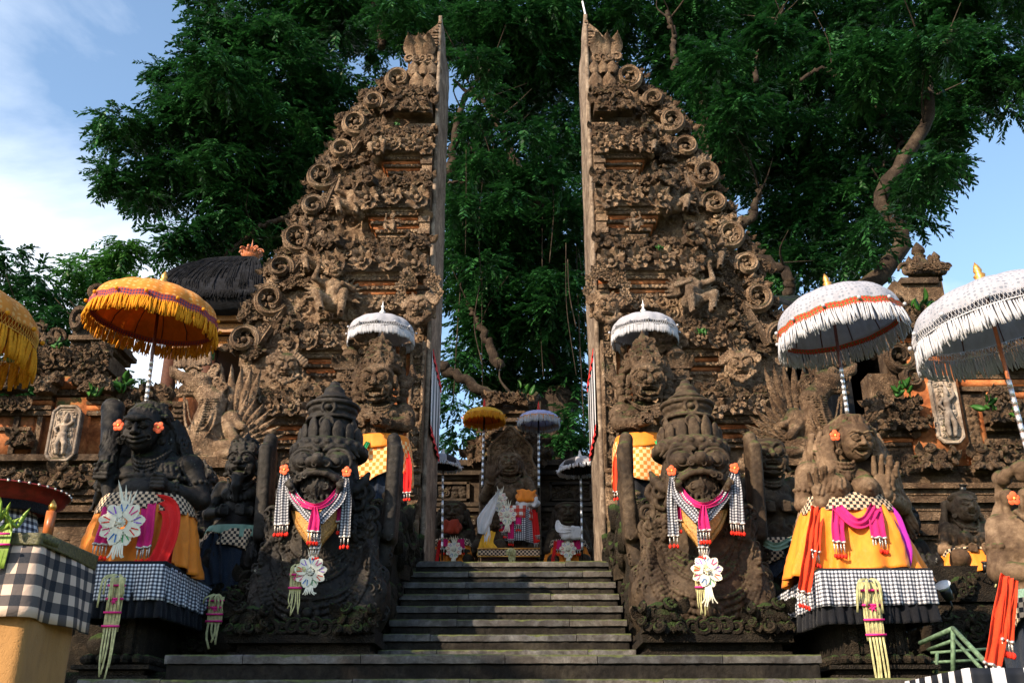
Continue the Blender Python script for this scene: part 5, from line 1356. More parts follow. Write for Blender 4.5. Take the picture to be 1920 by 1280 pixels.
# ---- winged naga beasts on the wings of the gate ------------------------------------------------
def beast_geo():
    Y = 10.9; b = P(400, 870, Y); o = (b.x, Y, b.z)
    q = lambda px, py, y=0.0: (lambda w: (w.x - o[0], y, w.z - o[2]))(P(px, py, Y + y))
    S = Clay((-.62, -.4, -.1), (.62, .5, 1.5), .011)
    S.k = .04
    S.chain([q(400, 860), q(380, 830, -.1), q(392, 790, -.12), q(400, 755, -.08), q(378, 728, -.05), q(365, 722, -.08)], [.28, .22, .17, .14, .12, .11])
    for i in range(24):
        f = i / 23; p = np.array(bez([q(400, 860), q(380, 830, -.1), q(392, 790, -.12), q(400, 755, -.08)], 24)[i]); p[1] -= .17; S.chain([p + (-.12, .05, .0), p + (-.02, -.05 + .0, -.03), p + (.1, .03, .0)], .011, k=.01)
    # head in profile toward the left: skull, long jaws, fangs, crest
    h = q(372, 716, -.08); S.ell(h, (.16, .13, .12))
    S.chain([h, q(345, 708, -.1), q(328, 700, -.1), q(322, 690, -.1)], [.09, .065, .055, .03], k=.03); S.chain([q(372, 735, -.08), q(350, 738, -.1), q(334, 742, -.1)], [.06, .04, .025], k=.02)
    for i in range(7): S.cap(q(330 + i * 6, 712 + i, -.16), q(331 + i * 6, 722 + i, -.16), .014, .004, k=.004); S.cap(q(336 + i * 5, 733, -.15), q(335 + i * 5, 725, -.15), .012, .004, k=.004)
    e = q(362, 700, -.19); S.ell(e, .035, k=.01); S.tor(e, .045, .014, 'y', k=.006); S.chain([q(350, 692, -.16), q(362, 686, -.16), q(378, 692, -.14)], .02, k=.01)
    for i in range(8): S.chain([q(330 + i * 9, 688 - i * 1.0, 0), q(326 + i * 9.5, 672 - i * 2.2, .02), q(330 + i * 10, 660 - i * 2, .04)], [.03, .022, .006], k=.01)
    for (x, y) in ((398, 700), (408, 715), (410, 735), (416, 752), (404, 690), (418, 725)): c = q(x, y, -.1); S.tor(c, .045, .018, 'y', k=.01); S.ell(c, .02, k=.008)
    # human torso riding behind
    S.k = .03
    S.ell(q(432, 800, -.12), (.13, .12, .20)); S.cap(q(420, 790, -.15), q(440, 820, -.28), .06, .05); S.cap(q(432, 785, -.1), q(455, 800, -.2), .06, .045); S.ell(q(425, 840, -.18), (.16, .14, .10)); S.ell(q(350, 852, -.2), (.22, .15, .10)); S.ell(q(440, 856, -.2), (.22, .16, .08))
    for i in range(9): p = q(340 + i * 14, 862, -.28); S.tor(p, .04, .018, 'y', k=.01)
    S.beads([q(345, 745, -.2), q(350, 800, -.3), q(375, 822, -.3), q(398, 800, -.3), q(410, 755, -.2)], .018); S.beads([q(350, 750, -.2), q(358, 790, -.3), q(378, 805, -.32), q(394, 785, -.3), q(402, 755, -.22)], .014)
    m = S.mesh()
    ws = []
    def feather(px, py, ang, L_, wd, y):
        w = Geo(); ws.append(w)
        c = q(px, py, y); f = leafpatch(L_, wd, .12, 8, 2, .05); w.stamp(f, M44(c, (0, ang, 0)))
        c2 = (c[0], c[1] - .05 * 1, c[2]); 
        for j in range(5): t_ = .15 + j * .16; w.stamp(CURLS[0] if False else LEAF, M44((c[0] + math.sin(ang) * L_ * t_, c[1] - .03, c[2] + math.cos(ang) * L_ * t_), (-.2, ang, 0), (wd * .9, .08, L_ * .16)))
    for i in range(5): feather(418 + i * 11, 775 - i * 2, -.12 + i * .10, .62 - .03 * i, .055, -.02 - .01 * (i % 2))
    for i in range(7): feather(445 + i * 4, 800 + i * 6, .25 + i * .17, .42, .05, -.10 - .008 * i)
    for i in range(6): feather(440 + i * 3, 830 + i * 3, .7 + i * .17, .34, .045, -.16 - .008 * i)
    for i in range(6): feather(300 + i * 6, 800 + i * 6, -.9 + .16 * i, .26, .05, .1)
    return m, ws, o
BM, BW, Bo = beast_geo()
def beast(mir):
    lab = ('darker fanged naga beast with feathered wings, right of the right gate tower' if mir else 'fanged naga beast with tall feathered wings, sunlit at the foot of the left gate tower')
    t = E('winged_naga_statue', lab, 'statue', (2 * CX - Bo[0] if mir else Bo[0], Bo[1], ZL1), 'winged naga beasts beside the gate')
    for nm, gg in [('body', BM)] + [('wing_feather', w_) for w_ in BW]:
        g = Geo(); g.stamp(gg, M44(Bo)); 
        if mir: g = g.mirrored(CX)
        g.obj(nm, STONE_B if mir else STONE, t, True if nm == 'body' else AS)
    p = Geo(); x = Bo[0]; p.box((x - .62, 10.6, Bo[2] - .12), (x + .62, 11.6, Bo[2])); p.box((x - .56, 10.7, ZL1), (x + .56, 11.6, Bo[2] - .12)); panel(p, x - .56, x + .56, ZL1, Bo[2] - .14, 10.698, .08, .2, 91)
    p.box((x - .7, 10.55, Bo[2] - .34), (x + .7, 11.5, Bo[2] - .24)); p.box((x - .66, 10.58, Bo[2] - .6), (x + .66, 11.5, Bo[2] - .54))
    if mir: p = p.mirrored(CX)
    p.obj('pedestal', STONE_B, t, AS)
beast(False); beast(True)
# ---- relief figures and faces set into the towers --------------------------------------------------
def face_geo():
    S = Clay((-.42, -.45, -.45), (.42, .2, .5), .012); demon_head(S, (0, 0, 0), .62)
    S.k = .015
    for sd in (-1, 1):
        for i in range(6): S.chain([(sd * (.1 + .05 * i), -.12, .2 - i * .03), (sd * (.16 + .055 * i), -.12, .34 - i * .04), (sd * (.2 + .045 * i), -.06, .42 - i * .07)], [.035, .03, .008])
        for i in range(4): S.ell((sd * (.26 - .06 * i), -.22, -.2 - i * .045), .05)
    S.ell((0, -.24, -.38), .06)
    return S.mesh()
def sitter_geo():
    S = Clay((-.42, -.32, -.05), (.42, .2, .92), .011)
    torso(S, .30, .56, .15, .85, .11, k=.03); S.ell((0, 0, .24), (.17, .13, .12))
    S.chain([(-.08, -.08, .24), (-.22, -.2, .28), (-.16, -.22, .05)], [.075, .06, .045], k=.02); S.chain([(.08, -.08, .24), (.12, -.22, .32), (.1, -.2, .03)], [.075, .06, .045], k=.02)
    S.ell((-.16, -.26, .02), (.04, .08, .03)); S.ell((.1, -.25, .0), (.04, .08, .03))
    arm(S, (-.15, 0, .52), (-.27, -.08, .55), (-.22, -.12, .74), .045, False); arm(S, (.15, 0, .52), (.25, -.1, .42), (.1, -.2, .44), .045, False)
    fist(S, (-.22, -.13, .78), .07); fist(S, (.1, -.2, .45), .07)
    demon_head(S, (0, -.05, .70), .19); crown(S, (0, -.03, .76), .19, .5, 3)
    for sd in (-1, 1):
        for i in range(7): a = .3 + i * .28; S.chain([(sd * .1, .06, .40), (sd * (.1 + .16 * math.sin(a)), .05, .40 + .16 * math.cos(a)), (sd * (.1 + .28 * math.sin(a)), .02, .40 + .26 * math.cos(a))], [.03, .035, .015], k=.008)
    return S.mesh()
FG = face_geo(); SG = sitter_geo()
# (px, py, Y, scale, kind) on the left tower
RELS = [(790, 582, 11.72, .62, 'f'), (537, 692, 11.55, .62, 'f'), (622, 600, 11.75, .98, 's'), (598, 520, 11.95, .8, 's'), (660, 415, 12.0, .85, 's'), (714, 298, 11.9, .60, 's'), (735, 438, 11.82, .36, 's')]
for mir in (0, 1):
    tw = TR if mir else TL
    for (px, py, Y, s_, kd) in RELS:
        c = P(px, py, Y); g = Geo(); g.stamp(FG if kd == 'f' else SG, M44((c.x, Y, c.z), (0, 0, rnd.uniform(-.25, .25)), s_))
        if mir: g = g.mirrored(CX)
        g.obj('demon_face' if kd == 'f' else 'relief_figure', STONE, tw)
# framed relief slabs in the side walls
def dancer_geo():
    S = Clay((-.2, -.14, -.02), (.2, .1, .62), .008); S.k = .02
    S.chain([(-.03, -.03, .03), (-.05, -.05, .14), (-.01, -.03, .26)], [.03, .035, .045]); S.chain([(.06, -.03, .03), (.07, -.05, .14), (.02, -.03, .26)], [.03, .035, .045])
    S.ell((0, -.03, .28), (.07, .04, .05)); S.ell((.01, -.03, .38), (.06, .035, .08)); S.ell((.02, -.04, .49), (.035, .035, .045)); S.cap((.02, -.03, .53), (.02, -.02, .59), .03, .01)
    S.chain([(-.05, -.03, .42), (-.12, -.04, .36), (-.07, -.06, .30)], [.025, .02, .015]); S.chain([(.07, -.03, .42), (.13, -.04, .46), (.11, -.05, .53)], [.025, .02, .015])
    return S.mesh()
DG = dancer_geo()
for left in (True, False):
    gs_, gb_, a, b, Yw = side_wall(left)
    t = E('temple_wall', 'left side wall with orange brick fields and karang cornices, behind the orange umbrella' if left else 'right side wall with tall orange pier and spired crest, behind the white lace umbrella', 'wall', ((-5 if left else 5), Yw, ZL1), 'temple side walls')
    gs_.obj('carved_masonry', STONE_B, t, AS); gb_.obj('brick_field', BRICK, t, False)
    fr = Geo(); x0, x1, z0, z1 = a[0], b[0], b[1], a[1]; y = Yw - .03; cx = (x0 + x1) / 2; e = .07
    outer = [(x0 + e, z0), (x1 - e, z0), (x1, z0 + e), (x1, z1 - e), (x1 - e, z1), (x0 + e, z1), (x0, z1 - e), (x0, z0 + e)]
    fr.prism(outer, y - .03, y + .16)
    def inset(f): return [(cx + (px_ - cx) * f, (z0 + z1) / 2 + (pz - (z0 + z1) / 2) * (1 - (1 - f) * .55)) for px_, pz in outer]
    for i in range(8):
        A, B = outer[i], outer[(i + 1) % 8]; fr.tube([(A[0], y - .035, A[1]), (B[0], y - .035, B[1])], .022, 6)
        A, B = inset(.8)[i], inset(.8)[(i + 1) % 8]; fr.tube([(A[0], y - .032, A[1]), (B[0], y - .032, B[1])], .010, 5)
    X0, X1, Z0, Z1 = cx - (cx - x0) * .76, cx + (x1 - cx) * .76, z0 + .06, z1 - .06
    panel(fr, X0, X1, Z0, Z1, y - .029, .035, .075, 81 + left, res=.009)
    hs = (Z1 - Z0) / .62
    fr.stamp(DG, M44((cx, y - .03, Z0), (0, 0, 0), (min(hs, (X1 - X0) / .3), 1.1, hs * .98)))
    fr.obj('relief_slab', STONE_W, t, AS)
# ================================================================== inner shrine seen through the gate
def shrine():
    Y = 17.0; g = Geo(); r = random.Random(3)
    def bx(x0, y0, x1, y1, Yq, d=.6, G=g): a = L(x0, y0, Yq); b = L(x1, y1, Yq); G.box((a[0], Yq, b[1]), (b[0], Yq + d, a[1]))
    t = E('shrine_wall', 'dark carved wall with mossy coping, framed panels, behind the small statues inside the gate', 'wall', (CX, Y, ZT))
    bx(640, 872, 1290, 1100, Y)
    for i, (ya, yb, d) in enumerate([(862, 870, -.18), (874, 878, -.10), (882, 888, -.14), (893, 897, -.06), (942, 947, -.08), (952, 957, -.12), (962, 966, -.05)]): bx(640, ya, 1290, yb, Y + d, .5)
    for xa_, xb_ in ((700, 800), (812, 880), (1030, 1110), (1120, 1200)):
        for (a, b, c, d) in ((xa_, 903, xb_, 907), (xa_, 934, xb_, 938), (xa_, 903, xa_ + 5, 938), (xb_ - 5, 903, xb_, 938)): bx(a, b, c, d, Y - .08, .2)
        p0 = L(xa_ + 6, 934, Y); p1 = L(xb_ - 6, 908, Y); panel(g, p0[0], p1[0], p0[1], p1[1], Y - .005, .05, .13, xa_)
    p0 = L(640, 1060, Y); p1 = L(1290, 966, Y); panel(g, p0[0], p1[0], p0[1], p1[1], Y - .005, .08, .3, 9, res=.03)
    for k in range(7): q = L(820 + k * 5, 862 + (k % 2), Y - .1); g.box((q[0], Y - .1, q[1]), (q[0] + .05, Y, q[1] + .05))
    g.obj('wall', DARKB2, t, AS)
    # tiered seat tower
    s = Geo(); Yq = 16.4
    t2 = E('shrine_throne', 'grey tiered stone throne tower crowned with broken volutes, behind the goddess statue', 'shrine', (CX, Yq, ZT))
    for (hw, ya, yb, d) in [(46, 880, 1040, 0), (52, 872, 880, -.06), (44, 850, 872, .05), (50, 842, 850, -.04), (40, 826, 842, .06), (46, 819, 826, 0), (34, 806, 819, .1), (40, 799, 806, .03), (27, 790, 799, .12), (33, 783, 790, .05), (22, 774, 783, .15), (36, 768, 774, .03), (24, 762, 768, .1)]:
        bx(954 - hw, ya, 954 + hw, yb, Yq + d, .8, s)
    for (x, y, sc_) in [(930, 762, .2), (978, 762, .2), (945, 756, .16), (962, 758, .15), (905, 866, .28), (1002, 866, .28), (912, 842, .24), (996, 842, .24), (918, 818, .2), (990, 818, .2)]:
        q = L(x, y, Yq); s.stamp(KAR[x % 5], M44((q[0], Yq, q[1]), (0, (x - 954) * .01, 0), sc_ * 1.3))
    for sd, x, y in ((-1, 936, 745), (1, 978, 750)):
        q = L(x, y, Yq); s.stamp(leafpatch(1, .35, -.2 * sd, 7, 2, .15), M44((q[0] + sd * .02, Yq + .2, q[1] - .12), (0, sd * .7, 0), .42)); s.stamp(CURLS[0], M44((q[0] + sd * .12, Yq + .15, q[1] + .06), (0, 0, 0), (sd * .12, .1, .12)))
    s.box((L(940, 760, Yq)[0], Yq + .15, L(0, 762, Yq)[1]), (L(962, 760, Yq)[0], Yq + .5, L(0, 735, Yq)[1]))
    s.obj('throne', STONE_B, t2, AS)
    # carved halo slab behind the goddess
    h = Geo(); Yh = 15.75; pts = [(900, 1040), (1012, 1040), (1010, 905), (1008, 885), (996, 862), (997, 842), (984, 826), (972, 814), (957, 800), (942, 814), (930, 826), (917, 842), (917, 862), (905, 885), (902, 905)]
    poly = [L(x, y, Yh) for x, y in pts]; h.prism(poly, Yh, Yh + .25)
    pz = [p[1] for p in poly]; px_ = [p[0] for p in poly]
    cxh = L(956, 900, Yh)[0]
    def inside(X, Z):
        from math import inf
        ok = np.zeros(X.shape, bool); n = len(poly)
        for i in range(n):
            x1, y1 = poly[i]; x2, y2 = poly[(i + 1) % n]
            c = ((y1 > Z) != (y2 > Z)) & (X < (x2 - x1) * (Z - y1) / (y2 - y1 + 1e-12) + x1); ok ^= c
        return ok
    panel(h, min(px_), max(px_), min(pz), max(pz), Yh - .002, .05, .10, 12, 'curl', inside, .015)
    for f in (1.0, .72, .45):
        pp = [((x - cxh) * f + cxh, Yh - .02, (z - poly[0][1]) * (f * .6 + .4) + poly[0][1]) for x, z in poly[1:] + poly[:1]]
        h.tube(bez(pp, 60), .028, 6)
    tag(h.obj('halo_slab', DARKB, None, AS), 'pointed carved halo slab rising behind the mossy goddess statue', 'carved slab')
    # dais for the small statues
    d = Geo(); a = L(805, 1052, 14.3); b = L(1120, 1062, 14.3)
    d.box((a[0], 14.35, ZT - .1), (b[0], 16.4, P(900, 1058, 14.35).z)); tag(d.obj('shrine_dais', MOSSY, None, False), 'low dark stone dais carrying the small statues inside the gate', 'platform')
shrine()
# ================================================================== thatched pavilion
def pavilion():
    t = E('thatched_pavilion', 'pavilion with black thatched hip roof, red gilded crown finial, beside the left gate tower', 'pavilion', (-5.4, 17, ZT))
    Y0 = 15.6
    c = P(470, 545, Y0); ez = c.z; apx = P(463, 472, 17.6); az = apx.z
    cx, cy = apx.x, 17.9; hx = cx - P(285, 545, Y0).x; hy = cy - Y0
    rings = []
    th = Geo(); m = 64
    def rr(f, z, drop=0):
        out = []
        for k in range(m):
            u = k / m * 4; sd = int(u); v = u - sd; cor = [(-1, -1), (1, -1), (1, 1), (-1, 1)]; a = cor[sd]; b = cor[(sd + 1) % 4]
            x = a[0] + (b[0] - a[0]) * v; y = a[1] + (b[1] - a[1]) * v; sag = (1 - abs(2 * v - 1) ** 2) * .03
            out.append((cx + x * hx * f, cy + y * hy * f, z - sag * f + rnd.uniform(-.012, .012)))
        return out
    prof = [(.97, ez - .30), (1.0, ez - .02), (.99, ez + .04)] + [(1 - s_, ez + .04 + (az - ez) * (s_ ** .62)) for s_ in np.linspace(.04, .96, 18)]
    prof += [(.02, az + .02)]
    th.loft(np.array([rr(f, z) for f, z in prof]))
    rr2 = random.Random(2)
    for k in range(1500):
        u = rr2.random() * 4; sd = int(u); v = u - sd; cor = [(-1, -1), (1, -1), (1, 1), (-1, 1)]; a = cor[sd]; b = cor[(sd + 1) % 4]; dx = a[0] + (b[0] - a[0]) * v; dy = a[1] + (b[1] - a[1]) * v
        s0 = rr2.random() ** 1.5 * .85; pts = []
        for s_ in np.linspace(s0, min(.96, s0 + .16), 4): pts.append((cx + dx * hx * (1 - s_), cy + dy * hy * (1 - s_), ez + .045 + (az - ez) * (max(s_, .001) ** .62) + rr2.uniform(-.004, .006)))
        th.tube(pts, rr2.uniform(.006, .010), 4)
    for k in range(260):
        x = cx - hx + 2 * hx * rr2.random(); th.tube([(x, cy - hy + .0, ez + .02), (x + rr2.uniform(-.03, .03), cy - hy - .02, ez - rr2.uniform(.05, .16))], .012, 4)
    th.obj('thatched_roof', THATCH, t)
    b = Geo()
    for i, (f, z0, z1) in enumerate([(.86, -.42, -.32), (.80, -.55, -.43), (.84, -.62, -.56), (.76, -.80, -.63), (.80, -.88, -.81)]):
        x, y = hx * f, hy * f
        b.box((cx - x, cy - y, ez + z0), (cx + x, cy - y + .12, ez + z1)); b.box((cx + x - .12, cy - y, ez + z0), (cx + x, cy + y, ez + z1)); b.box((cx - x, cy - y, ez + z0), (cx - x + .12, cy + y, ez + z1))
        if i in (1, 3):
            for k in range(46): xx = cx - x + 2 * x * (k + .5) / 46; b.stamp(ROSE if i == 3 else LEAF, M44((xx, cy - y - .01, ez + (z0 + z1) / 2 - (.04 if i == 1 else 0)), (0, 0, 0), .07 if i == 3 else .1))
    b.obj('gilded_beam', GILT, t, AS)
    p = Geo()
    for sx in (-.72, 0.0, .72):
        for sy in (-.72, .72): p = Geo(); p.box((cx + hx * sx - .1, cy + hy * sy - .1, ZT - .1), (cx + hx * sx + .1, cy + hy * sy + .1, ez - .8)); p.obj('post', DWOOD, t, False)
    c_ = Geo(); c_.box((cx - hx * .82, cy - hy * .8, ez - .42), (cx + hx * .82, cy + hy * .8, ez - .36)); c_.box((cx - hx * .7, cy + hy * .5, ZT), (cx + hx * .7, cy + hy * .6, ez - .5)); c_.obj('ceiling_panel', DWOOD, t, False)
    az -= .02; f = Geo(); f.lathe([(.0, 0), (.22, .02), (.25, .08), (.18, .14), (.2, .2), (.12, .26), (.05, .32), (.08, .36), (.03, .42), (.02, .5), (0, .66)], 12, (cx, cy, az - .02))
    for k in range(8):
        a = k * pi / 4; f.stamp(CURLS[0], M44((cx + .24 * math.cos(a), cy + .24 * math.sin(a), az + .22), (0, 0, a), .12)); f.stamp(LEAF, M44((cx + .2 * math.cos(a), cy + .2 * math.sin(a), az + .05), (0, 0, a + pi / 2), .2))
    f2 = Geo(); f2.stamp(f, M44((cx * .25, cy * .25, az * .25), (0, 0, 0), .75)); f2.obj('crown_finial', REDGILT, t, AS)
    h = Geo()
    q = P(333, 665, 16.4); h.lathe([(0, -.18), (.05, -.12), (.09, 0), (.05, .1), (.02, .12), (0, .2)], 8, (q.x, q.y, q.z)); h.tube([(q.x, q.y, q.z + .1), (q.x, q.y, ez - .3)], .012, 5); h.obj('hanging_ornament', GILT, t)
THATCH = stone('black_palm_thatch', (.004, .005, .008), (.011, .013, .019), (.024, .028, .038), bump=1.0, rough=.95, sc=1.6)
GILT = plain('carved_gilded_wood', (.30, .13, .03), .45, .75, 60, .8, spec=.5)
REDGILT = plain('red_gilded_finial', (.42, .13, .045), .4, .6, 40, .5, spec=.5)
DWOOD = plain('dark_red_timber', (.06, .022, .012), .6, .4, 30, .3)
pavilion()
# dark tiled-roof building behind the right wall
def dark_building():
    t = E('roofed_building', 'dark doorway building with grey tiled roof behind the right side wall', 'building', (P(1620, 700, 13.4).x, 14, ZT))
    x0, x1 = P(1555, 640, 13.3).x, P(1700, 640, 13.3).x; ze = P(1620, 590, 13.2).z; g = Geo(); g.box((x0, 13.5, ZT - 1), (x0 + .3, 16, ze)); g.box((x1 - .2, 13.5, ZT - 1), (x1 + 2.5, 16, ze)); g.box((x0 + .3, 15.5, ZT - 1), (x1, 16, ze)); g.box((x0, 13.5, ze - .35), (x1 + 2.5, 16, ze)); g.box((x0, 13.5, ZT - 1), (x1, 15.5, ZT + .9)); g.obj('wall', DARK, t, False)
    r = Geo(); zr = P(1660, 548, 14.6).z
    for k in range(40):
        x = x0 - .3 + (x1 + 2.6 - x0) * k / 40; r.tube([(x, 13.2, ze + .02), (x, 13.9, ze + (zr - ze) * .5), (x, 14.8, zr)], .055, 6)
    r.prism([(x0 - .35, ze - .03), (x1 + 2.6, ze - .03), (x1 + 2.6, ze + .05), (x0 - .35, ze + .05)], 13.2, 16.2)
    r.obj('tiled_roof', GROUND, t, AS)
dark_building()
# ================================================================== cloth, umbrellas, offerings
ORANGE = cloth('saffron_satin', (.82, .235, .014), fold=.3, spec=.3, rough=.55)
ORANGE_D = cloth('orange_brocade', (.90, .36, .06), fold=.3, col2=(.85, .62, .3), motif=16)
CHECKO = check('orange_gold_check_cloth', (.85, .22, .03), (.88, .55, .25), size=.045, board=True)
RED = cloth('red_sash', (.62, .012, .012), fold=.35)
REDO = cloth('orange_red_sash', (.70, .05, .012), fold=.45)
PINK = cloth('magenta_sash', (.60, .014, .15), fold=.4)
PURP = cloth('violet_sash', (.36, .02, .34), fold=.4)
NAVY = cloth('navy_cloth', (.012, .022, .045), fold=.7)
BLACKC = cloth('black_fringe_cloth', (.003, .004, .008), fold=.5)
GREENC = cloth('pale_green_cloth', (.22, .36, .28), fold=.6)
WHITEC = cloth('white_cloth', (.78, .76, .78), fold=.5)
GOLDC = plain('gold_thread_bib', (.42, .21, .05), .5, .6, 55, .9, spec=.5)
BATIK = plain('gold_teal_brocade', (.075, .07, .022), .5, .8, 70, .5, spec=.5)
POLENG = check('large_checked_cloth', (.008, .014, .026), (.66, .50, .40), mid=(.10, .085, .085), size=.044)
GING = check('small_checked_cloth', (.012, .016, .03), (.80, .80, .84), mid=(.17, .19, .24), size=.0145)
GING2 = check('scarf_checked_cloth', (.010, .012, .02), (.52, .52, .55), mid=(.12, .13, .16), size=.013)
TILEC = check('black_gold_checker', (.012, .012, .014), (.62, .45, .30), size=.028, board=True)
RWCHK = check('red_white_check_cloth', (.55, .02, .01), (.75, .72, .70), mid=(.5, .12, .08), size=.05)
YELC = cloth('mustard_altar_cloth', (.36, .19, .065), fold=.3)
TASSR = plain('red_tassel_ball', (.85, .03, .015), .8, .2, 80, .4)
SILV = plain('silver_tassel_cap', (.55, .53, .5), .35, .5, 90, .5, metal=.7)
PALM = plain('palm_leaf_strip', (.58, .55, .27), .6, .4, 25, .2, trans=.15)
PALMW = plain('pale_palm_cutting', (.80, .76, .62), .65, .12, 30, .15)
def ribbon(path, width, nrm=(0, -1, 0), folds=2, amp=.012, n=28, v0=0.0, taper=None, thick=.006, rnds=0):
    """closed thin strap following path; UV in metres"""
    p = bez(path, n); t = np.gradient(p, axis=0); t /= np.linalg.norm(t, axis=1, keepdims=True)
    nn = np.array(nrm, float); s = np.cross(t, nn); s /= np.linalg.norm(s, axis=1, keepdims=True) + 1e-9; nn = np.cross(s, t)
    d = np.concatenate([[0], np.cumsum(np.linalg.norm(np.diff(p, axis=0), axis=1))])
    m = 9; u = np.linspace(-1, 1, m); w = np.broadcast_to(np.asarray(width, float), (n,)) if not hasattr(width, '__len__') else np.interp(np.linspace(0, 1, n), np.linspace(0, 1, len(width)), width)
    wav = amp * (np.cos(u * pi * folds + rnds)[None] + .35 * np.cos(d[:, None] * 22 + u[None] * 3 + rnds))
    A = p[:, None] + s[:, None] * (u[None] * w[:, None] / 2)[..., None] + nn[:, None] * wav[..., None]
    B = (A - nn[:, None] * thick)[:, ::-1]
    ring = np.concatenate([A, B], 1); uu = np.concatenate([u, u[::-1]])[None] * w[:, None] / 2
    uv = np.stack([uu, np.broadcast_to(d[:, None] + v0, uu.shape)], -1)
    g = Geo(); g.loft(ring, uv=uv); return g, A[-1]
def tassels(parent, edge, L_=.10, n=5, rb=.016):
    g, c = Geo(), Geo(); e = np.asarray(edge)
    for i in range(n):
        f = (i + .5) / n * (len(e) - 1); k = int(f); p = e[k] + (e[min(k + 1, len(e) - 1)] - e[k]) * (f - k)
        c.tube([p + (0, 0, .012), p - (0, 0, L_ * .3), p - (0, 0, L_ * .75)], [.004, .007, .004], 5); c.ball(p - (0, .0, L_ * .2), (.008, .008, .014), 6, 4)
        g.ball(p - (0, 0, L_), (rb * .9, rb * .9, rb * 1.2), 7, 5)
    c.tube(e + np.array([0, -.004, .01]), .010, 6)
    a = c.obj('tassel_cord', SILV, parent); g.obj('tassel_ball', TASSR, parent)
def sash(name, mat, label, cat, path, width, tas=True, L_=.10, n=5, folds=2, amp=.012, nrm=(0, -1, 0), parent=None, rb=.016, rnds=0, group=None):
    g, e = ribbon(path, width, nrm, folds, amp, rnds=rnds)
    o = g.obj(name, mat, parent)
    if label: tag(o, label, cat, group)
    if tas: tassels(o, e, L_, n, rb)
    return o
def skirt(name, mat, c, z0, z1, r0, r1, folds=17, amp=.03, seed=0, parent=None, sq=2.4, hem=.03, a0=0, a1=2 * pi, n=150, m=26, uvs=1.0, flare=1.0, crump=.0, frontdrop=0.0):
    """c=(x,y); top radii r1=(rx,ry) at z1 -> bottom r0 at z0"""
    r = random.Random(seed); ph = [r.uniform(0, 6) for _ in range(6)]
    a = np.linspace(a0, a1, n); f = np.linspace(0, 1, m)[:, None]      # 0 top
    se = lambda a_, q: np.sign(q(a_)) * np.abs(q(a_)) ** (2 / sq)
    prof = f ** (.75 * flare)
    rx = r1[0] + (r0[0] - r1[0]) * prof; ry = r1[1] + (r0[1] - r1[1]) * prof
    w = amp * f ** .6 * ((1 - 2 * np.abs(np.sin((a * folds + ph[0] + .8 * np.sin(f * 2.5 + ph[1]) + .6 * np.sin(a * 3)) / 2))) * .7 + np.sin(a * folds * 1.7 + ph[2]) * .3 + .5 * np.sin(a * 5 + ph[3] + f * 3))
    w = w + crump * (np.sin(a * 23 + f * 14 + ph[4]) * np.sin(f * 19 + a * 7 + ph[5]))
    X = c[0] + (rx + w) * se(a, np.cos); Yy = c[1] + (ry + w) * se(a, np.sin)
    Z = z1 + (z0 - z1) * f + hem * f * np.sin(a * 3 + ph[2]) - frontdrop * f * np.clip(-np.sin(a), 0, 1)
    A = np.stack([X, Yy, Z + 0 * X], -1)
    per = np.concatenate([[0], np.cumsum(np.hypot(np.diff(X[-1]), np.diff(Yy[-1])))])
    uv = np.stack([np.broadcast_to(per, X.shape) * uvs, (z1 - Z)], -1)
    g = Geo(); g.grid(A, uv=uv.reshape(-1, 2), flip=True)
    o = g.obj(name, mat, parent)
    md = o.modifiers.new('thickness', 'SOLIDIFY'); md.thickness = .006
    return o
def valance(name, mat, pts, z1, h, parent=None, amp=.012, closed=False, wav=60, hang=.0, hemv=.015):
    """cloth strip hanging from a horizontal polyline of (x,y) points"""
    p = np.array(pts, float); seg = [np.linspace(p[i], p[i + 1], max(2, int(np.linalg.norm(p[i + 1] - p[i]) / .012)), endpoint=False) for i in range(len(p) - 1)]
    q = np.vstack(seg + [p[-1:]]); d = np.concatenate([[0], np.cumsum(np.linalg.norm(np.diff(q, axis=0), axis=1))])
    t = np.gradient(q, axis=0); t /= np.linalg.norm(t, axis=1, keepdims=True) + 1e-9; nrm = np.stack([t[:, 1], -t[:, 0]], 1)
    f = np.linspace(0, 1, 9)[:, None]
    wv = amp * (.2 + f) * (np.sin(d * wav) + .6 * np.sin(d * wav * .37 + 1) + .2) + hang * f ** .5
    XY = q[None] + nrm[None] * (wv + .012)[..., None]
    Z = z1 - h * f + hemv * f * np.sin(d * 2.3 + 1)
    A = np.concatenate([XY, (Z + 0 * wv)[..., None]], -1)
    uv = np.stack([np.broadcast_to(d, Z.shape), (z1 - Z)], -1).reshape(-1, 2)
    g = Geo(); g.grid(A, uv=uv)
    o = g.obj(name, mat, parent); md = o.modifiers.new('thickness', 'SOLIDIFY'); md.thickness = .004
    return o
# ---- umbrellas -------------------------------------------------------------------------------------
WOODP = plain('dark_red_pole', (.10, .022, .012), .35, .3, 40, .1, spec=.5)
WOODO = plain('orange_brown_pole', (.42, .12, .03), .35, .3, 40, .1, spec=.5)
WHITEP = plain('white_pole', (.75, .75, .75), .4, .1, 40, .1, spec=.5)
BLACKP = plain('black_pole', (.015, .015, .015), .4, .3, 40, .1, spec=.5)
FOIL = plain('silver_foil_wrap', (.78, .78, .82), .28, .2, 90, .5, metal=.75, spec=.6)
GOLD = plain('gold_finial', (.72, .36, .08), .3, .3, 60, .3, metal=.7, spec=.6)
UORG = cloth('orange_brocade_canopy', (.70, .25, .035), fold=.12, col2=(.80, .42, .13), motif=16, trans=.2)
UORG2 = cloth('orange_inner_canopy', (.62, .16, .02), fold=.12, trans=.3)
UWHT = cloth('white_canopy', (.56, .57, .64), fold=.12, trans=.45)
UWHB = cloth('white_brocade_canopy', (.48, .49, .56), fold=.12, col2=(.28, .31, .38), motif=22, trans=.35)
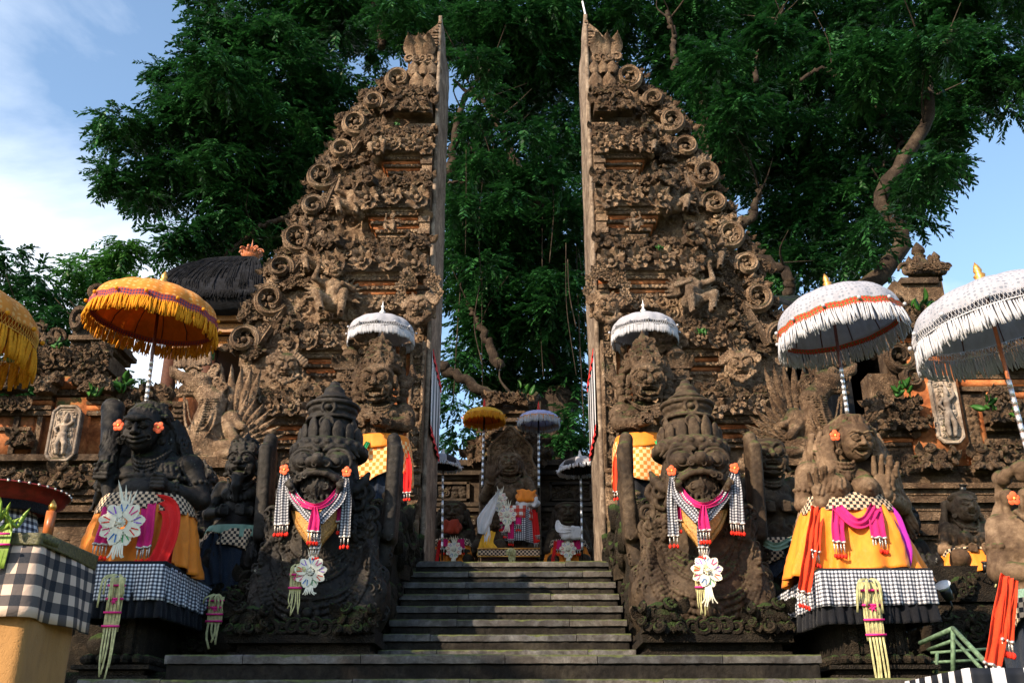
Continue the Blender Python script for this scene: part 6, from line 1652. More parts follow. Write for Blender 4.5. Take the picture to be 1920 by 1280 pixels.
ULAV = cloth('lavender_canopy', (.55, .55, .85), fold=.12, trans=.2)
UYEL = cloth('yellow_canopy', (.90, .48, .04), fold=.12, trans=.2)
UBW = cloth('black_canopy', (.02, .02, .025), fold=.12)
TYEL = plain('yellow_fringe', (.80, .33, .015), .8, .2, 60, .3, trans=.25)
TWHT = plain('white_fringe', (.56, .57, .62), .8, .08, 60, .3, trans=.2)
TRIMR = check('red_green_braid', (.45, .02, .01), (.04, .16, .04), mid=(.50, .06, .01), size=.018, fold=.1)
TRIMB = check('red_blue_braid', (.02, .025, .12), (.5, .04, .02), mid=(.25, .05, .04), size=.014, fold=.1)
TRIMO = plain('gold_braid', (.70, .28, .03), .6, .4, 90, .5)
NETW = plain('white_lace_net', (.62, .62, .66), .8, .1, 90, .5)
NETY = plain('yellow_lace_net', (.60, .30, .05), .8, .1, 90, .5)
def umbrella(label, rim, foot, R0, H, mats, n=12, tilt=(0, 0), fl=.13, ftuft=110, loose=.5, lace=None, trim=None, sleeve=True, group=None, polr=.016, pom=True, band=.06, fintype='gold', frame_in=True, alt=None, top=None):
    """rim: centre of the canopy's lower rim (world), foot: base point of the pole"""
    can, inn, fr, pol, fin = mats
    t = E('ceremonial_umbrella', label, 'umbrella', foot, group)
    rim = Vector(rim); ax = (Matrix.Rotation(tilt[1], 3, 'Y') @ Matrix.Rotation(tilt[0], 3, 'X'))
    MT = np.array(Matrix.Translation(rim) @ ax.to_4x4())
    seg = n * 8; a = np.arange(seg + 1) / seg * 2 * pi
    sc = 1 - .022 * (1 - np.abs(np.cos(a * n / 2)) ** .7)
    fr_ = np.linspace(0, 1, 14)
    def surf(off, drop=0):
        rows = []
        for f in fr_:
            rr = R0 * math.sin(f * pi / 2 * .98) ** .92; z = H * (math.cos(f * pi / 2) ** .85)
            s_ = 1 - (1 - sc) * (f ** 1.2) * 1.6
            rows.append(np.stack([rr * s_ * np.cos(a), rr * s_ * np.sin(a), z - off - .02 * R0 * (1 - np.abs(np.cos(a * n / 2))) * f], -1))
        return np.array(rows)
    def world(A): sh = A.shape; return (A.reshape(-1, 3) @ MT[:3, :3].T + MT[:3, 3]).reshape(sh)
    A = surf(0); uv = np.stack([np.broadcast_to(a * R0, A.shape[:2]), np.broadcast_to((fr_ * R0 * 1.2)[:, None], A.shape[:2])], -1)
    if alt is None:
        g = Geo(); g.grid(world(A), uv=uv.reshape(-1, 2)); co = g.obj('canopy', can, t)
    else:
        for k in range(n):
            g = Geo(); sl_ = slice(k * 8, k * 8 + 9); g.grid(world(A[:, sl_]), uv=uv[:, sl_].reshape(-1, 2)); g.obj('canopy_panel', alt if k % 2 else can, t)
        co = t
    g = Geo(); g.grid(world(surf(.008)), uv=uv.reshape(-1, 2), flip=True); g.obj('lining', inn, t)
    # trim bands
    zb = 0.0
    Rr = R0 * 1.0
    def bandgeo(z0, z1, rad, w=.008):
        g = Geo(); 
        for off, fl_ in ((0, False), (w, True)):
            Z = np.array([z1, (z0 + z1) / 2, z0])[:, None]; rr = (rad - off)
            dz = -.02 * R0 * (1 - np.abs(np.cos(a * n / 2)))
            B = np.stack([rr * sc[None] * np.cos(a)[None] + 0 * Z, rr * sc[None] * np.sin(a)[None] + 0 * Z, Z + dz[None]], -1)
            U = np.stack([np.broadcast_to(a * R0, B.shape[:2]), np.broadcast_to(Z, B.shape[:2])], -1)
            g.grid(world(B), uv=U.reshape(-1, 2), flip=fl_)
        return g
    if trim: bandgeo(-.060, .012, Rr + .008).obj('braid_trim', trim, t)
    lz = 0.045 if trim and R0 > .5 else 0.0
    if lace:
        g = Geo(); m = int(2 * pi * R0 / .030); lw = band
        for s_ in (1, -1):
            for k in range(m):
                aa = [2 * pi * (k + s_ * u) / m for u in (0, .5, 1)]
                pts = [((Rr + .004) * math.cos(x), (Rr + .004) * math.sin(x), -.0 - lw * u) for x, u in zip(aa, (0, .5, 1))]
                g.tube(world(np.array(pts)), .0024, 3, cap=False)
        ringp = np.stack([(Rr + .004) * np.cos(a), (Rr + .004) * np.sin(a), np.full_like(a, -lw)], -1); g.tube(world(ringp), .005, 5, cap=False)
        g.obj('lace_band', lace, t); lz = lw
    # fringe tufts
    g = Geo(); r = random.Random(int(rim.x * 100))
    for k in range(ftuft):
        x = 2 * pi * (k + r.uniform(-.25, .25)) / ftuft; L_ = fl * r.uniform(.85, 1.12)
        s_ = float(np.interp(x % (2 * pi), a, sc)); out_ = r.uniform(-.02, .05) * loose
        for j in range(2 if loose > .3 else 1):
            dx = r.uniform(-.014, .014) * loose; rr = (Rr + .004) * s_; tx = np.array([-math.sin(x), math.cos(x), 0]); rad = np.array([math.cos(x), math.sin(x), 0])
            p0 = rad * rr + np.array([0, 0, -lz - .02 * R0 * (1 - abs(math.cos(x * n / 2)))])
            sway = r.uniform(-.03, .03) * loose
            pts = np.array([p0, p0 + tx * dx * .4 + np.array([0, 0, -L_ * .3]) + rad * out_ * .4, p0 + tx * (dx + sway * .5) + np.array([0, 0, -L_ * .7]) + rad * out_ * .8, p0 + tx * (dx + sway) + np.array([0, 0, -L_]) + rad * out_])
            w = 2 * pi * R0 / ftuft
            g.tube(world(pts), np.array([w * .30, w * .46, w * .50, w * .30]) * (1 if loose > .3 else 1.15), 5)
    o = g.obj('fringe', fr, t)
    # ribs, stretchers
    for k in range(n):
        x = 2 * pi * (k) / n; g = Geo()
        pts = [(.03 * math.cos(x), .03 * math.sin(x), H * .97 - .02)] + [(R0 * math.sin(f * pi / 2 * .98) ** .92 * .985 * math.cos(x), R0 * math.sin(f * pi / 2 * .98) ** .92 * .985 * math.sin(x), H * math.cos(f * pi / 2) ** .85 - .02) for f in (.3, .55, .8, .98)]
        g.tube(world(np.array(pts)), .006 if R0 > .5 else .004, 4)
        g.tube(world(np.array([(.02 * math.cos(x), .02 * math.sin(x), H * .1), (R0 * .55 * math.cos(x), R0 * .55 * math.sin(x), H * .72)])), .005 if R0 > .5 else .003, 4)
        g.obj('rib', WOODP if pol is not WHITEP else WHITEP, t)
    # pole
    topw = Vector(MT[:3, :3] @ np.array([0, 0, H * .98])) + rim; f0 = Vector(foot); d = (topw - f0)
    g = Geo(); g.tube([f0 + d * f for f in (0, .5, 1)], polr, 10); po = g.obj('pole', pol, t)
    if sleeve:
        g = Geo(); n_ = 9
        for k in range(n_):
            fa = sleeve[0] + (sleeve[1] - sleeve[0]) * k / n_; fb = sleeve[0] + (sleeve[1] - sleeve[0]) * (k + .92) / n_
            g.tube([f0 + d * fa, f0 + d * fb], polr * 1.22, 10)
        g.obj('foil_sleeve', FOIL, po)
    g = Geo(); sf = R0 / .6
    if fintype == 'spike': prof = [(0, -.02), (.045, 0), (.05, .02), (.02, .04), (.018, .07), (.045, .09), (.018, .11), (.014, .15), (.028, .165), (.01, .18), (0, .25)]
    elif fintype == 'red': prof = [(0, -.02), (.04, 0), (.03, .05), (.045, .07), (.025, .09), (.035, .12), (.02, .14), (.025, .17), (.012, .19), (0, .24)]
    else: prof = [(0, -.02), (.042, 0), (.048, .02), (.044, .045), (.03, .06), (.036, .072), (.02, .085), (.026, .10), (.016, .125), (0, .15)]
    pr = Geo(); pr.lathe([(p_[0] * sf * 1.25, p_[1] * sf * 1.5) for p_ in prof], 14); g.stamp(pr, MT @ M44((0, 0, H * .99)))
    g.obj('finial', fin, t)
    if pom:
        for k in range(n):
            x = 2 * pi * k / n; g = Geo(); g.ball(world(np.array([[[(Rr + .03) * math.cos(x), (Rr + .03) * math.sin(x), -.01]]]))[0, 0], .018 * sf ** .5, 8, 6); g.obj('pompom', fr, t)
    return t
def W(px, py, Y): return P(px, py, Y)
WP = plain('white_knobs', (.8, .8, .8), .5, .05)
RFIN = plain('red_finial', (.55, .02, .01), .35, .2)
OM = (UORG, UORG2, TYEL, WOODP, GOLD)
umbrella('orange brocade umbrella with yellow tassels standing behind the black potbellied demon statue', W(290, 592, 8.75), W(272, 770, 8.85), .60, .27, OM, 14, (R(0), R(5)), .15, 230, .7, None, TRIMB, sleeve=(0, .42))
umbrella('orange umbrella with long yellow fringe, cut off by the left edge', W(-92, 600, 6.6), W(-95, 900, 6.7), .60, .27, OM, 14, (R(0), R(6)), .20, 120, .9, NETY, None, sleeve=(0, .4), band=.09)
WMs = (UWHT, UWHT, TWHT, WHITEP, WP)
for mir in (0, 1):
    rc = W(715, 624, 11.58); ft = W(722, 820, 11.66)
    if mir: rc.x = 2 * CX - rc.x; ft.x = 2 * CX - ft.x
    umbrella('small white lace umbrella over the guardian on the ' + ('right' if mir else 'left') + ' gate tower', rc, ft, .415, .20, WMs, 12, (0, 0), .105, 210, .12, NETW, None, sleeve=None, group='white umbrellas over the gate guardians', polr=.02, band=.062, fintype='spike')
umbrella('white umbrella with red and green braid, behind the laughing woman statue', W(1573, 607, 8.75), W(1590, 785, 8.85), .585, .33, (UWHB, UWHT, TWHT, WOODP, GOLD), 12, (R(0), R(-8)), .17, 230, .8, None, TRIMR, sleeve=(0, .40))
umbrella('large white lace umbrella on an orange pole near the right edge', W(1868, 600, 7.4), W(1930, 860, 7.4), .66, .29, (UWHB, UWHT, TWHT, WOODO, GOLD), 12, (R(0), R(-9)), .17, 210, .7, NETW, None, sleeve=(.0, .45), band=.075)
umbrella('small yellow umbrella with red finial inside the gate', W(908, 782, 15.5), W(904, 930, 15.6), .335, .14, (UYEL, UORG2, TYEL, BLACKP, RFIN), 16, (0, 0), .11, 110, .2, None, TRIMO, sleeve=(.1, .75), fintype='red', polr=.016)
umbrella('small lavender and white umbrella with red finial inside the gate', W(1010, 788, 15.5), W(1010, 930, 15.6), .335, .14, (ULAV, UWHT, TWHT, BLACKP, RFIN), 16, (0, 0), .12, 110, .2, None, TRIMO, sleeve=(.1, .75), fintype='red', polr=.016)
umbrella('black and white umbrella half hidden behind the left gate jamb', W(829, 872, 14.0), W(829, 1050, 14.0), .27, .16, (UBW, UBW, TWHT, BLACKP, WP), 10, (0, R(4)), .05, 60, .3, None, None, sleeve=(.1, .8), alt=UWHT, polr=.012)
umbrella('black and white umbrella half hidden behind the right gate jamb', W(1090, 878, 14.0), W(1092, 1050, 14.0), .33, .16, (UBW, UBW, TWHT, BLACKP, WP), 10, (0, R(-4)), .06, 60, .3, None, None, sleeve=(.1, .8), alt=UWHT, polr=.012)
# ================================================================== offerings and flowers
MARKC = {k: plain('paper_mark_' + k, c, .6, .15) for k, c in dict(blue=(.03, .18, .55), pink=(.80, .03, .25), red=(.75, .04, .02), violet=(.28, .08, .6), green=(.04, .35, .12)).items()}
FLO = plain('coral_flower', (.95, .14, .05), .5, .2, 60, .1); FLY = plain('flower_heart', (.95, .65, .15), .5, .1)
def flat_poly(pts, th):
    """pts (x,z) outline, solid plate facing -y"""
    g = Geo(); g.prism(pts, -th / 2, th / 2); return g
def blossom(label, c, s, ry=0.0, parent=None):
    g, h = Geo(), Geo()
    for k in range(5):
        a = k * 2 * pi / 5 + ry; g.ball((c[0] + math.sin(a) * s * .52, c[1] + .004 * (k % 2), c[2] + math.cos(a) * s * .52), (s * (.36 + .14 * abs(math.cos(a))), s * .10, s * (.36 + .14 * abs(math.cos(a)))), 10, 6)
    h.ball((c[0], c[1] - s * .14, c[2]), (s * .2, s * .14, s * .2), 7, 4)
    o = g.obj('blossom', FLO, parent); h.obj('flower_heart', FLY, o)
    if label: tag(o, label, 'flower', 'coral frangipani flowers tucked on the statues')
    return o
def palm_rosette(label, c, Rr, tail=0.25, spikes=True, n=9, detail=True, group=None, tilt=0):
    c = Vector(c); t = E('palm_leaf_rosette', label, 'offering', c, group)
    body, heart = Geo(), Geo(); cols = ['blue', 'pink', 'violet', 'red', 'green', 'blue', 'pink', 'red', 'violet']
    marks = {}
    for k in range(n):
        a = 2 * pi * k / n + tilt
        L_ = Rr; m = 14; pts = []
        for i in range(m + 1):
            f = i / m; w = Rr * .30 * math.sin(min(1, f * .85 + .16) * pi) ** .6 * (1.0 + (.14 if i % 2 else -.05)); pts.append((w, Rr * .25 + f * Rr * .78))
        out_ = pts + [(0, Rr * 1.06)] + [(-w, z) for w, z in pts[::-1]]
        g = flat_poly(out_, .006); body.stamp(g, M44((c.x, c.y - .012 * (k % 2) - .0015 * k, c.z), (0, a, 0)))
        if detail:
            mg = marks.setdefault(cols[k % len(cols)], Geo())
            for sd in (-1, 1):
                v = flat_poly([(sd * Rr * .02, Rr * .52), (sd * Rr * .13, Rr * .86), (sd * Rr * .16, Rr * .82), (sd * Rr * .07, Rr * .5)][::sd], .004)
                mg.stamp(v, M44((c.x, c.y - .012 * (k % 2) - .0015 * k - .007, c.z), (0, a, 0)))
    for k in range(10):
        a = 2 * pi * k / 10; heart.stamp(leafpatch(1, .30, .4, 5, 1, .04), M44((c.x, c.y - .02, c.z), (.1, a, 0), Rr * .30))
    heart.ball((c.x, c.y - .05, c.z), Rr * .11, 8, 5)
    if spikes:
        for k in range(4): body.stamp(leafpatch(1, .06, .05, 5, 1, .02), M44((c.x + (k - 1.5) * Rr * .05, c.y + .03 + .005 * k, c.z + Rr * .6), (0, (k - 1.5) * .2, 0), Rr * rnd.uniform(.9, 1.5)))
    for k in range(6):
        g, _ = ribbon([(c.x + (k - 2.5) * Rr * .06, c.y - .005, c.z - Rr * .7), (c.x + (k - 2.5) * Rr * .10, c.y - .03, c.z - Rr - tail * .5), (c.x + (k - 2.5) * Rr * .15 + rnd.uniform(-.02, .02), c.y - .02, c.z - Rr - tail * rnd.uniform(.7, 1))], Rr * .07, amp=.0, n=8, thick=.003); body.stamp(g)
    body.obj('petals', PALMW, t, AS); heart.obj('rosette_heart', PALMW, t)
    for nm, g in marks.items(): g.obj('coloured_marks', MARKC[nm], t, False)
    return t
def palm_hanging(label, c, w, L_, stripes=3, strips=7, green=True, group=None):
    c = Vector(c); t = E('palm_leaf_hanging', label, 'offering', c, group); b, s, m = Geo(), Geo(), Geo()
    bl = L_ * .55
    for k in range(9): g, _ = ribbon([(c.x + (k - 4) * w / 9, c.y, c.z), (c.x + (k - 4) * w / 9 * 1.02, c.y - .012 * (k % 2), c.z - bl * .5), (c.x + (k - 4) * w / 9, c.y, c.z - bl)], w / 9 * 1.02, amp=0, n=6, thick=.003); b.stamp(g)
    for k in range(strips):
        x = c.x + (k - (strips - 1) / 2) * w / strips * .9; e = L_ * rnd.uniform(.85, 1.05); g, _ = ribbon([(x, c.y - .01, c.z - bl * .9), (x + rnd.uniform(-.01, .01), c.y - .015, c.z - (bl + e) / 2), (x + rnd.uniform(-.03, .03), c.y - .01, c.z - e)], w / strips * .55, amp=0, n=6, thick=.003); s.stamp(g)
    for k in range(8):
        x = rnd.uniform(-1, 1); g, _ = ribbon([(c.x + x * w * .2, c.y - .02, c.z + .02), (c.x + x * w * .8, c.y - .06, c.z - .02), (c.x + x * w * 1.0, c.y - .04, c.z - L_ * rnd.uniform(.15, .35))], .014, amp=0, n=9, thick=.003); s.stamp(g)
    for k in range(stripes): z = c.z - bl * (k + .6) / (stripes); m.box((c.x - w * .55, c.y - .024, z - .008), (c.x + w * .55, c.y + .004, z + .006))
    if stripes > 1:
        for a in range(6): m.stamp(leafpatch(1, .2, .05, 4, 1, .03), M44((c.x, c.y - .022, c.z - bl * .45), (0, a * pi / 3 + .3, 0), w * .26))
    b.obj('woven_body', PALM, t); s.obj('loose_strips', PALM, t); m.obj('pink_binding', MARKC['pink'], t)
    return t
# ---- left demon ------------------------------------------------------------------------------------
def FP(Y): return lambda px, py, dy=0.0: np.array(P(px, py, Y + dy))
fd = FP(8.5 - .46)
zw = P(262, 946, 8.5).z; zh = LDo[2] + .03
skirt('skirt', ORANGE, (LDo[0] + .0, LDo[1] - .03), zh, zw, (.50, .46), (.36, .30), 17, .045, 1, LD, crump=.006)
skirt('waist_cloth', TILEC, (LDo[0], LDo[1] - .03), zw - .13, zw + .03, (.42, .37), (.375, .32), 9, .006, 2, LD, m=8, hem=.01)
sash('sash', PINK, None, None, [fd(280, 945, .08), fd(276, 985), fd(270, 1028, -.06)], .12, parent=LD, n=5)
sash('sash', PINK, None, None, [fd(205, 948, .1), fd(198, 985), fd(188, 1022, -.04)], .12, parent=LD, n=5, rnds=2)
sash('sash', RED, None, None, [fd(282, 942, .14), fd(316, 950, .1), fd(322, 985, .02), fd(308, 1030, -.05), fd(288, 1072, -.10)], .15, parent=LD, n=5, amp=.02)
sash('sash', RED, None, None, [fd(318, 950, .16), fd(322, 1000, .06), fd(312, 1062, .0)], .07, parent=LD, n=3)
palm_rosette('large white palm leaf rosette with coloured petals on the orange skirt of the left demon', fd(229, 981, -.12), .185, .12)
blossom('coral flower at the left ear of the black potbellied demon', fd(222, 797, .18), .055)
blossom('coral flower at the right ear of the black potbellied demon', fd(297, 801, .18), .055, .5)
def pedestal(label, x0, x1, y0, y1, zt, zb, name='statue_pedestal'):
    t = E(name, label, 'pedestal', ((x0 + x1) / 2, (y0 + y1) / 2, zb)); g = Geo(); H = zt - zb
    for (f0, f1, ins) in [(0, .16, -.06), (.165, .20, -.02), (.205, .24, -.07), (.26, .32, .03), (.32, .70, .09), (.70, .74, .05), (.745, .80, .0), (.805, .86, -.04), (.865, 1.0, -.07)]:
        g.box((x0 + ins, y0 + ins, zb + H * f0), (x1 - ins, y1 - ins, zb + H * f1 - .002))
    n = int((x1 - x0) / .09)
    for k in range(n): g.ball((x0 + (k + .5) * (x1 - x0) / n, y0 - .02, zb + H * .285), (.04, .06, .04), 8, 5)
    for k in range(int((y1 - y0) / .09)):
        for xx in (x0 + .0, x1 - .0): g.ball((xx, y0 + (k + .5) * .09, zb + H * .285), (.06, .04, .04), 8, 5)
    panel(g, x0 + .12, x1 - .12, zb + H * .34, zb + H * .68, y0 + .088, .03, .12, int(abs(x0) * 20))
    for xx in (x0 + .16, x1 - .16): g.box((xx - .03, y0 + .05, zb + H * .33), (xx + .03, y0 + .1, zb + H * .69))
    g.obj('stone_block', MOSSY, t, AS); return t
zp = LDo[2] - .01
p0 = P(158, 1085, 7.92).x; p1 = P(300, 1085, 7.92).x
pdl = pedestal('black stone pedestal under the left demon, draped with small checked cloth', p0 + .08, p1 - .06, 7.98, 9.3, zp, ZL2 - .08)
valance('checked_cloth', GING, [(p0 - .03, 9.3), (p0 - .03, 7.88), (p1 + .03, 7.88), (p1 + .05, 9.35)], zp + .01, .27, pdl, .014)
valance('black_fringe', BLACKC, [(p0 - .02, 9.3), (p0 - .02, 7.90), (p1 + .02, 7.90), (p1 + .03, 9.3)], zp - .2, .19, pdl, .02, wav=90)
g = Geo(); g.box((p0 - .04, 7.87, zp), (p1 + .05, 9.3, zp + .035)); g.obj('cloth_top', BLACKC, pdl, False)
palm_hanging('long palm leaf hanging with pink bindings on the left demon pedestal', P(222, 1082, 7.80), .12, .74, 4, 5)
# small orange-draped block behind, right of the demon
q = P(342, 1100, 9.55); tb = E('draped_stone_block', 'low stone block with sunlit orange pleated cloth, right of the black potbellied demon', 'pedestal', (q.x, 9.7, ZL1))
g = Geo(); g.box((q.x - .20, 9.55, ZL1), (q.x + .20, 9.95, P(342, 1060, 9.55).z)); g.obj('stone_block', MOSSY, tb, False)
skirt('pleated_cloth', ORANGE, (q.x, 9.75), P(342, 1102, 9.5).z, P(342, 1062, 9.5).z, (.27, .27), (.22, .22), 30, .02, 4, tb, sq=4)
skirt('waist_cloth', TILEC, (q.x, 9.75), P(342, 1068, 9.5).z, P(342, 1055, 9.5).z, (.25, .25), (.23, .23), 9, .004, 4, tb, m=5, sq=4, hem=0)
# ---- laughing woman ------------------------------------------------------------------------------------
fd = FP(8.3 - .42); ww = P(1600, 950, 8.3).z
skirt('skirt', ORANGE, (RWo[0] + .0, RWo[1] - .03), RWo[2] - .02, ww, (.56, .46), (.33, .27), 15, .04, 5, RW, crump=.004, frontdrop=-.02)
skirt('waist_cloth', TILEC, (RWo[0], RWo[1] - .03), ww - .10, ww + .05, (.385, .33), (.34, .28), 7, .006, 6, RW, m=8, hem=.01)
sash('sash', PINK, None, None, [fd(1572, 950, .1), fd(1570, 985), fd(1573, 1018, -.04)], .10, parent=RW, n=4)
sash('sash', PINK, None, None, [fd(1638, 948, .1), fd(1643, 980), fd(1648, 1010, -.04)], .12, parent=RW, n=5)
sash('sash', PINK, None, None, [fd(1570, 950, .06), fd(1590, 972, .0), fd(1608, 981, -.02), fd(1626, 974, .0), fd(1640, 950, .06)], .085, tas=False, parent=RW)
sash('sash', REDO, None, None, [fd(1532, 952, .16), fd(1524, 1000, .05), fd(1516, 1050, -.02), fd(1506, 1112, -.06)], .10, parent=RW, n=4, amp=.02)
sash('sash', REDO, None, None, [fd(1538, 955, .16), fd(1532, 990, .04), fd(1529, 1036, -.0)], .07, parent=RW, n=3)
sash('sash', PURP, None, None, [fd(1655, 948, .22), fd(1678, 980, .12), fd(1694, 1030, .06), fd(1690, 1078, .04)], .12, parent=RW, n=5, amp=.02)
blossom('coral flower in the hair of the laughing woman statue', fd(1566, 816, .18), .05)
blossom('coral flower at the ear of the laughing woman statue', fd(1629, 818, .18), .035)
x0 = P(1545, 1095, 7.75).x; x1 = P(1742, 1095, 7.75).x; zp = RWo[2] - .03
pdr = pedestal('black stone pedestal under the laughing woman, draped with small checked cloth', x0 + .05, x1 - .08, 7.82, 9.1, zp, ZL2 - .08)
valance('checked_cloth', GING, [(x0 - .04, 9.2), (x0 - .02, 7.74), (x1 + .02, 7.74), (x1 + .02, 9.0)], zp + .01, .25, pdr, .014)
valance('black_fringe', BLACKC, [(x0 - .02, 9.2), (x0 - .01, 7.76), (x1 + .01, 7.76), (x1 + .01, 9.0)], zp - .18, .19, pdr, .02, wav=90)
g = Geo(); g.box((x0 - .03, 7.73, zp), (x1 + .02, 9.2, zp + .03)); g.obj('cloth_top', BLACKC, pdr, False)
palm_hanging('long palm leaf hanging with pink star on the laughing woman pedestal', P(1628, 1090, 7.66), .135, .78, 4, 5)
# ---- lions --------------------------------------------------------------------------------------------------
def dress_lion(mir):
    Yf = LGo[1] - .55; t = LIR if mir else LIL
    def f(px, py, dy=0.0):
        p = np.array(P(px, py, Yf + dy))
        if mir: p[0] = 2 * CX - p[0]
        return p
    bib = [f(545, 940, .10), f(556, 975, .02), f(572, 1000, -.06), f(592, 1022, -.10), f(612, 1000, -.06), f(632, 975, .02), f(650, 938, .10)]
    top = [f(548, 935, .10), f(560, 945, .0), f(575, 952, -.05), f(592, 958, -.08), f(610, 952, -.05), f(630, 945, .0), f(648, 934, .10)]
    A = np.array([bez(top, 30) * (1 - k) + bez(bib, 30) * k for k in np.linspace(0, 1, 12)]); g = Geo(); g.grid(A, uv=np.stack(np.meshgrid(np.linspace(0, .5, 30), np.linspace(0, .3, 12)), -1).reshape(-1, 2), flip=not mir)
    o = g.obj('gold_bib', GOLDC, t); md = o.modifiers.new('thickness', 'SOLIDIFY'); md.thickness = .008
    g = Geo(); e = bez(bib, 60)
    for p in e: g.tube([p, p + (0, -.01, -.03), p + (0, 0, -.06)], .006, 4)
    g.obj('bib_fringe', GOLDC, t)
    k = 'scarf'
    sash(k, GING2, None, None, [f(533, 886, .05), f(530, 930, .0), f(528, 985, -.02)], [.06, .11, .13], parent=t, n=6, L_=.08)
    sash(k, GING2, None, None, [f(648, 888, .05), f(650, 940, .0), f(646, 1008, -.02)], [.05, .085, .095], parent=t, n=3, L_=.08)
    sash(k, GING2, None, None, [f(536, 888, .05), f(548, 925, -.02), f(572, 958, -.10), f(592, 985, -.14), f(590, 1030, -.15)], [.05, .085, .09, .085, .085], parent=t, n=4, L_=.08)
    sash(k, GING2, None, None, [f(646, 892, .05), f(638, 930, -.04), f(618, 955, -.10), f(598, 978, -.15)], [.06, .10, .10, .08], tas=False, parent=t)
    sash(k, PINK, None, None, [f(540, 910, .04), f(560, 938, -.06), f(590, 950, -.14), f(618, 938, -.08), f(643, 905, .04)], [.03, .06, .05, .06, .03], tas=False, parent=t)
    sash(k, PINK, None, None, [f(590, 950, -.16), f(590, 975, -.17), f(587, 998, -.17)], [.04, .09, .10], parent=t, n=4, L_=.09)
    sash(k, PINK, None, None, [f(642, 912, .05), f(639, 950, .02), f(636, 980, .0)], .05, parent=t, n=2, L_=.08)
    s_ = 'right' if mir else 'left'
    blossom('coral flower on the inner scarf knot of the %s lion guardian' % s_, f(650, 884, .02), .05)
    blossom('coral flower on the outer scarf knot of the %s lion guardian' % s_, f(533, 880, .02), .05, .4)
    palm_rosette('white palm leaf rosette hanging on the chest of the %s lion guardian' % s_, f(583, 1072, -.16), .135, .16 if mir else .06)
    palm_hanging('palm leaf strips hanging beside the rosette of the %s lion guardian' % s_, f(557 if not mir else 596, 1062, -.13), .10, .40, 2, 6)
dress_lion(False); dress_lion(True)
# ---- gate guardians ---------------------------------------------------------------------------------------------
for mir in (0, 1):
    t = GDR if mir else GDL; gx = 2 * CX - GGo[0] if mir else GGo[0]; gy = GGo[1]; sg = -1 if mir else 1
    z = lambda py: P(705, py, gy - .25).z
    skirt('dark_wrap', BLACKC if mir else NAVY, (gx + sg * .08, gy), z(938), z(840), (.25, .25), (.26, .25), 12, .025, 3 + mir, t)
    skirt('gold_checked_wrap', CHECKO, (gx + sg * .07, gy - .02), z(893), z(825), (.33, .30), (.30, .27), 7, .02, 5 + mir, t, hem=.07)
    skirt('waist_sash', ORANGE, (gx + sg * .04, gy - .02), z(838), z(814), (.325, .29), (.305, .28), 9, .012, 7, t, m=8, hem=.02)
    f = lambda px, py, dy=0.0: (lambda p: np.array([2 * CX - p[0] if mir else p[0], p[1], p[2]]))(P(px, py, gy - .3 + dy))
    sash('sash', RED if not mir else REDO, None, None, [f(752, 832, .2), f(764, 870, .1), f(763, 925, .05)], .09, parent=t, n=3, L_=.07)
    g, _ = ribbon([f(690, 828, .0), f(684, 840, -.04), f(682, 850, -.05)], .05); g.obj('green_tie', MARKC['green'], t)
# ---- draped dark figures ----------------------------------------------------------------------------------------------
def fsk(fig, px, Y, ya, yb, r0, r1, mat, name, seed, **k):
    t, o, d = fig; skirt(name, mat, (o[0], o[1]), P(px, yb, Y - .2).z, P(px, ya, Y - .2).z, r0, r1, k.pop('folds', 11), k.pop('amp', .03), seed, t, **k)
fsk(BD, 435, 9.4, 1000, 1115, (.28, .28), (.27, .24), NAVY, 'skirt', 1); fsk(BD, 435, 9.4, 992, 1034, (.33, .30), (.29, .26), TILEC, 'waist_cloth', 2, hem=.05, m=10); fsk(BD, 435, 9.4, 984, 1003, (.31, .28), (.28, .25), GREENC, 'waist_sash', 3, m=8, amp=.015)
f = FP(9.1); sash('sash', NAVY, None, None, [f(405, 1000), f(398, 1040), f(402, 1095)], [.10, .2, .16], tas=False, parent=BD[0], amp=.03)
palm_hanging('small palm leaf hanging with bright pink bindings under the bearded black statue', P(407, 1118, 8.85), .13, .42, 4, 4)
fsk(RD, 1462, 9.6, 1010, 1050, (.38, .34), (.33, .29), TILEC, 'waist_cloth', 5, hem=.06, m=10, folds=6); fsk(RD, 1462, 9.6, 1018, 1080, (.36, .32), (.33, .28), NAVY, 'skirt', 6, hem=.05)
f = FP(9.2); sash('sash', NAVY, None, None, [f(1478, 1015), f(1490, 1050), f(1515, 1100)], [.12, .2, .16], tas=False, parent=RD[0], amp=.03)
sash('sash', GREENC, None, None, [f(1425, 1012), f(1455, 1025, -.05), f(1490, 1010)], .07, tas=False, parent=RD[0])
fsk(SW, 1822, 10.4, 1030, 1066, (.34, .30), (.28, .24), ORANGE, 'skirt', 7, folds=9, hem=.04); fsk(SW, 1822, 10.4, 1026, 1034, (.30, .26), (.29, .25), TILEC, 'waist_cloth', 8, m=5, amp=.01)
q = P(1823, 1066, 10.4); tb = E('statue_ledge', 'mossy dark ledge carrying the small laughing stone woman', 'ledge', (q.x, 10.5, ZL1)); g = Geo()
for i, (d, z0, z1) in enumerate([(.0, .35, 0), (.12, .22, .12), (.04, .5, .37), (-.06, .8, .52)]): g.box((q.x - .62 + d, 10.1 + d, q.z - z0 - .02), (q.x + 1.2 - d, 11.4, q.z - z1 - .02))
g.box((q.x - .6, 10.15, ZL1), (q.x + 1.2, 11.4, q.z - .8)); row(g, KAR, q.x - .6, q.x + .6, 10.08, q.z - .75, .3); g.obj('stone_ledge', MOSSY, tb, AS)
palm_hanging('tiny woven palm leaf hanging beside the small laughing stone woman', P(1868, 1064, 10.05), .09, .20, 0, 4)
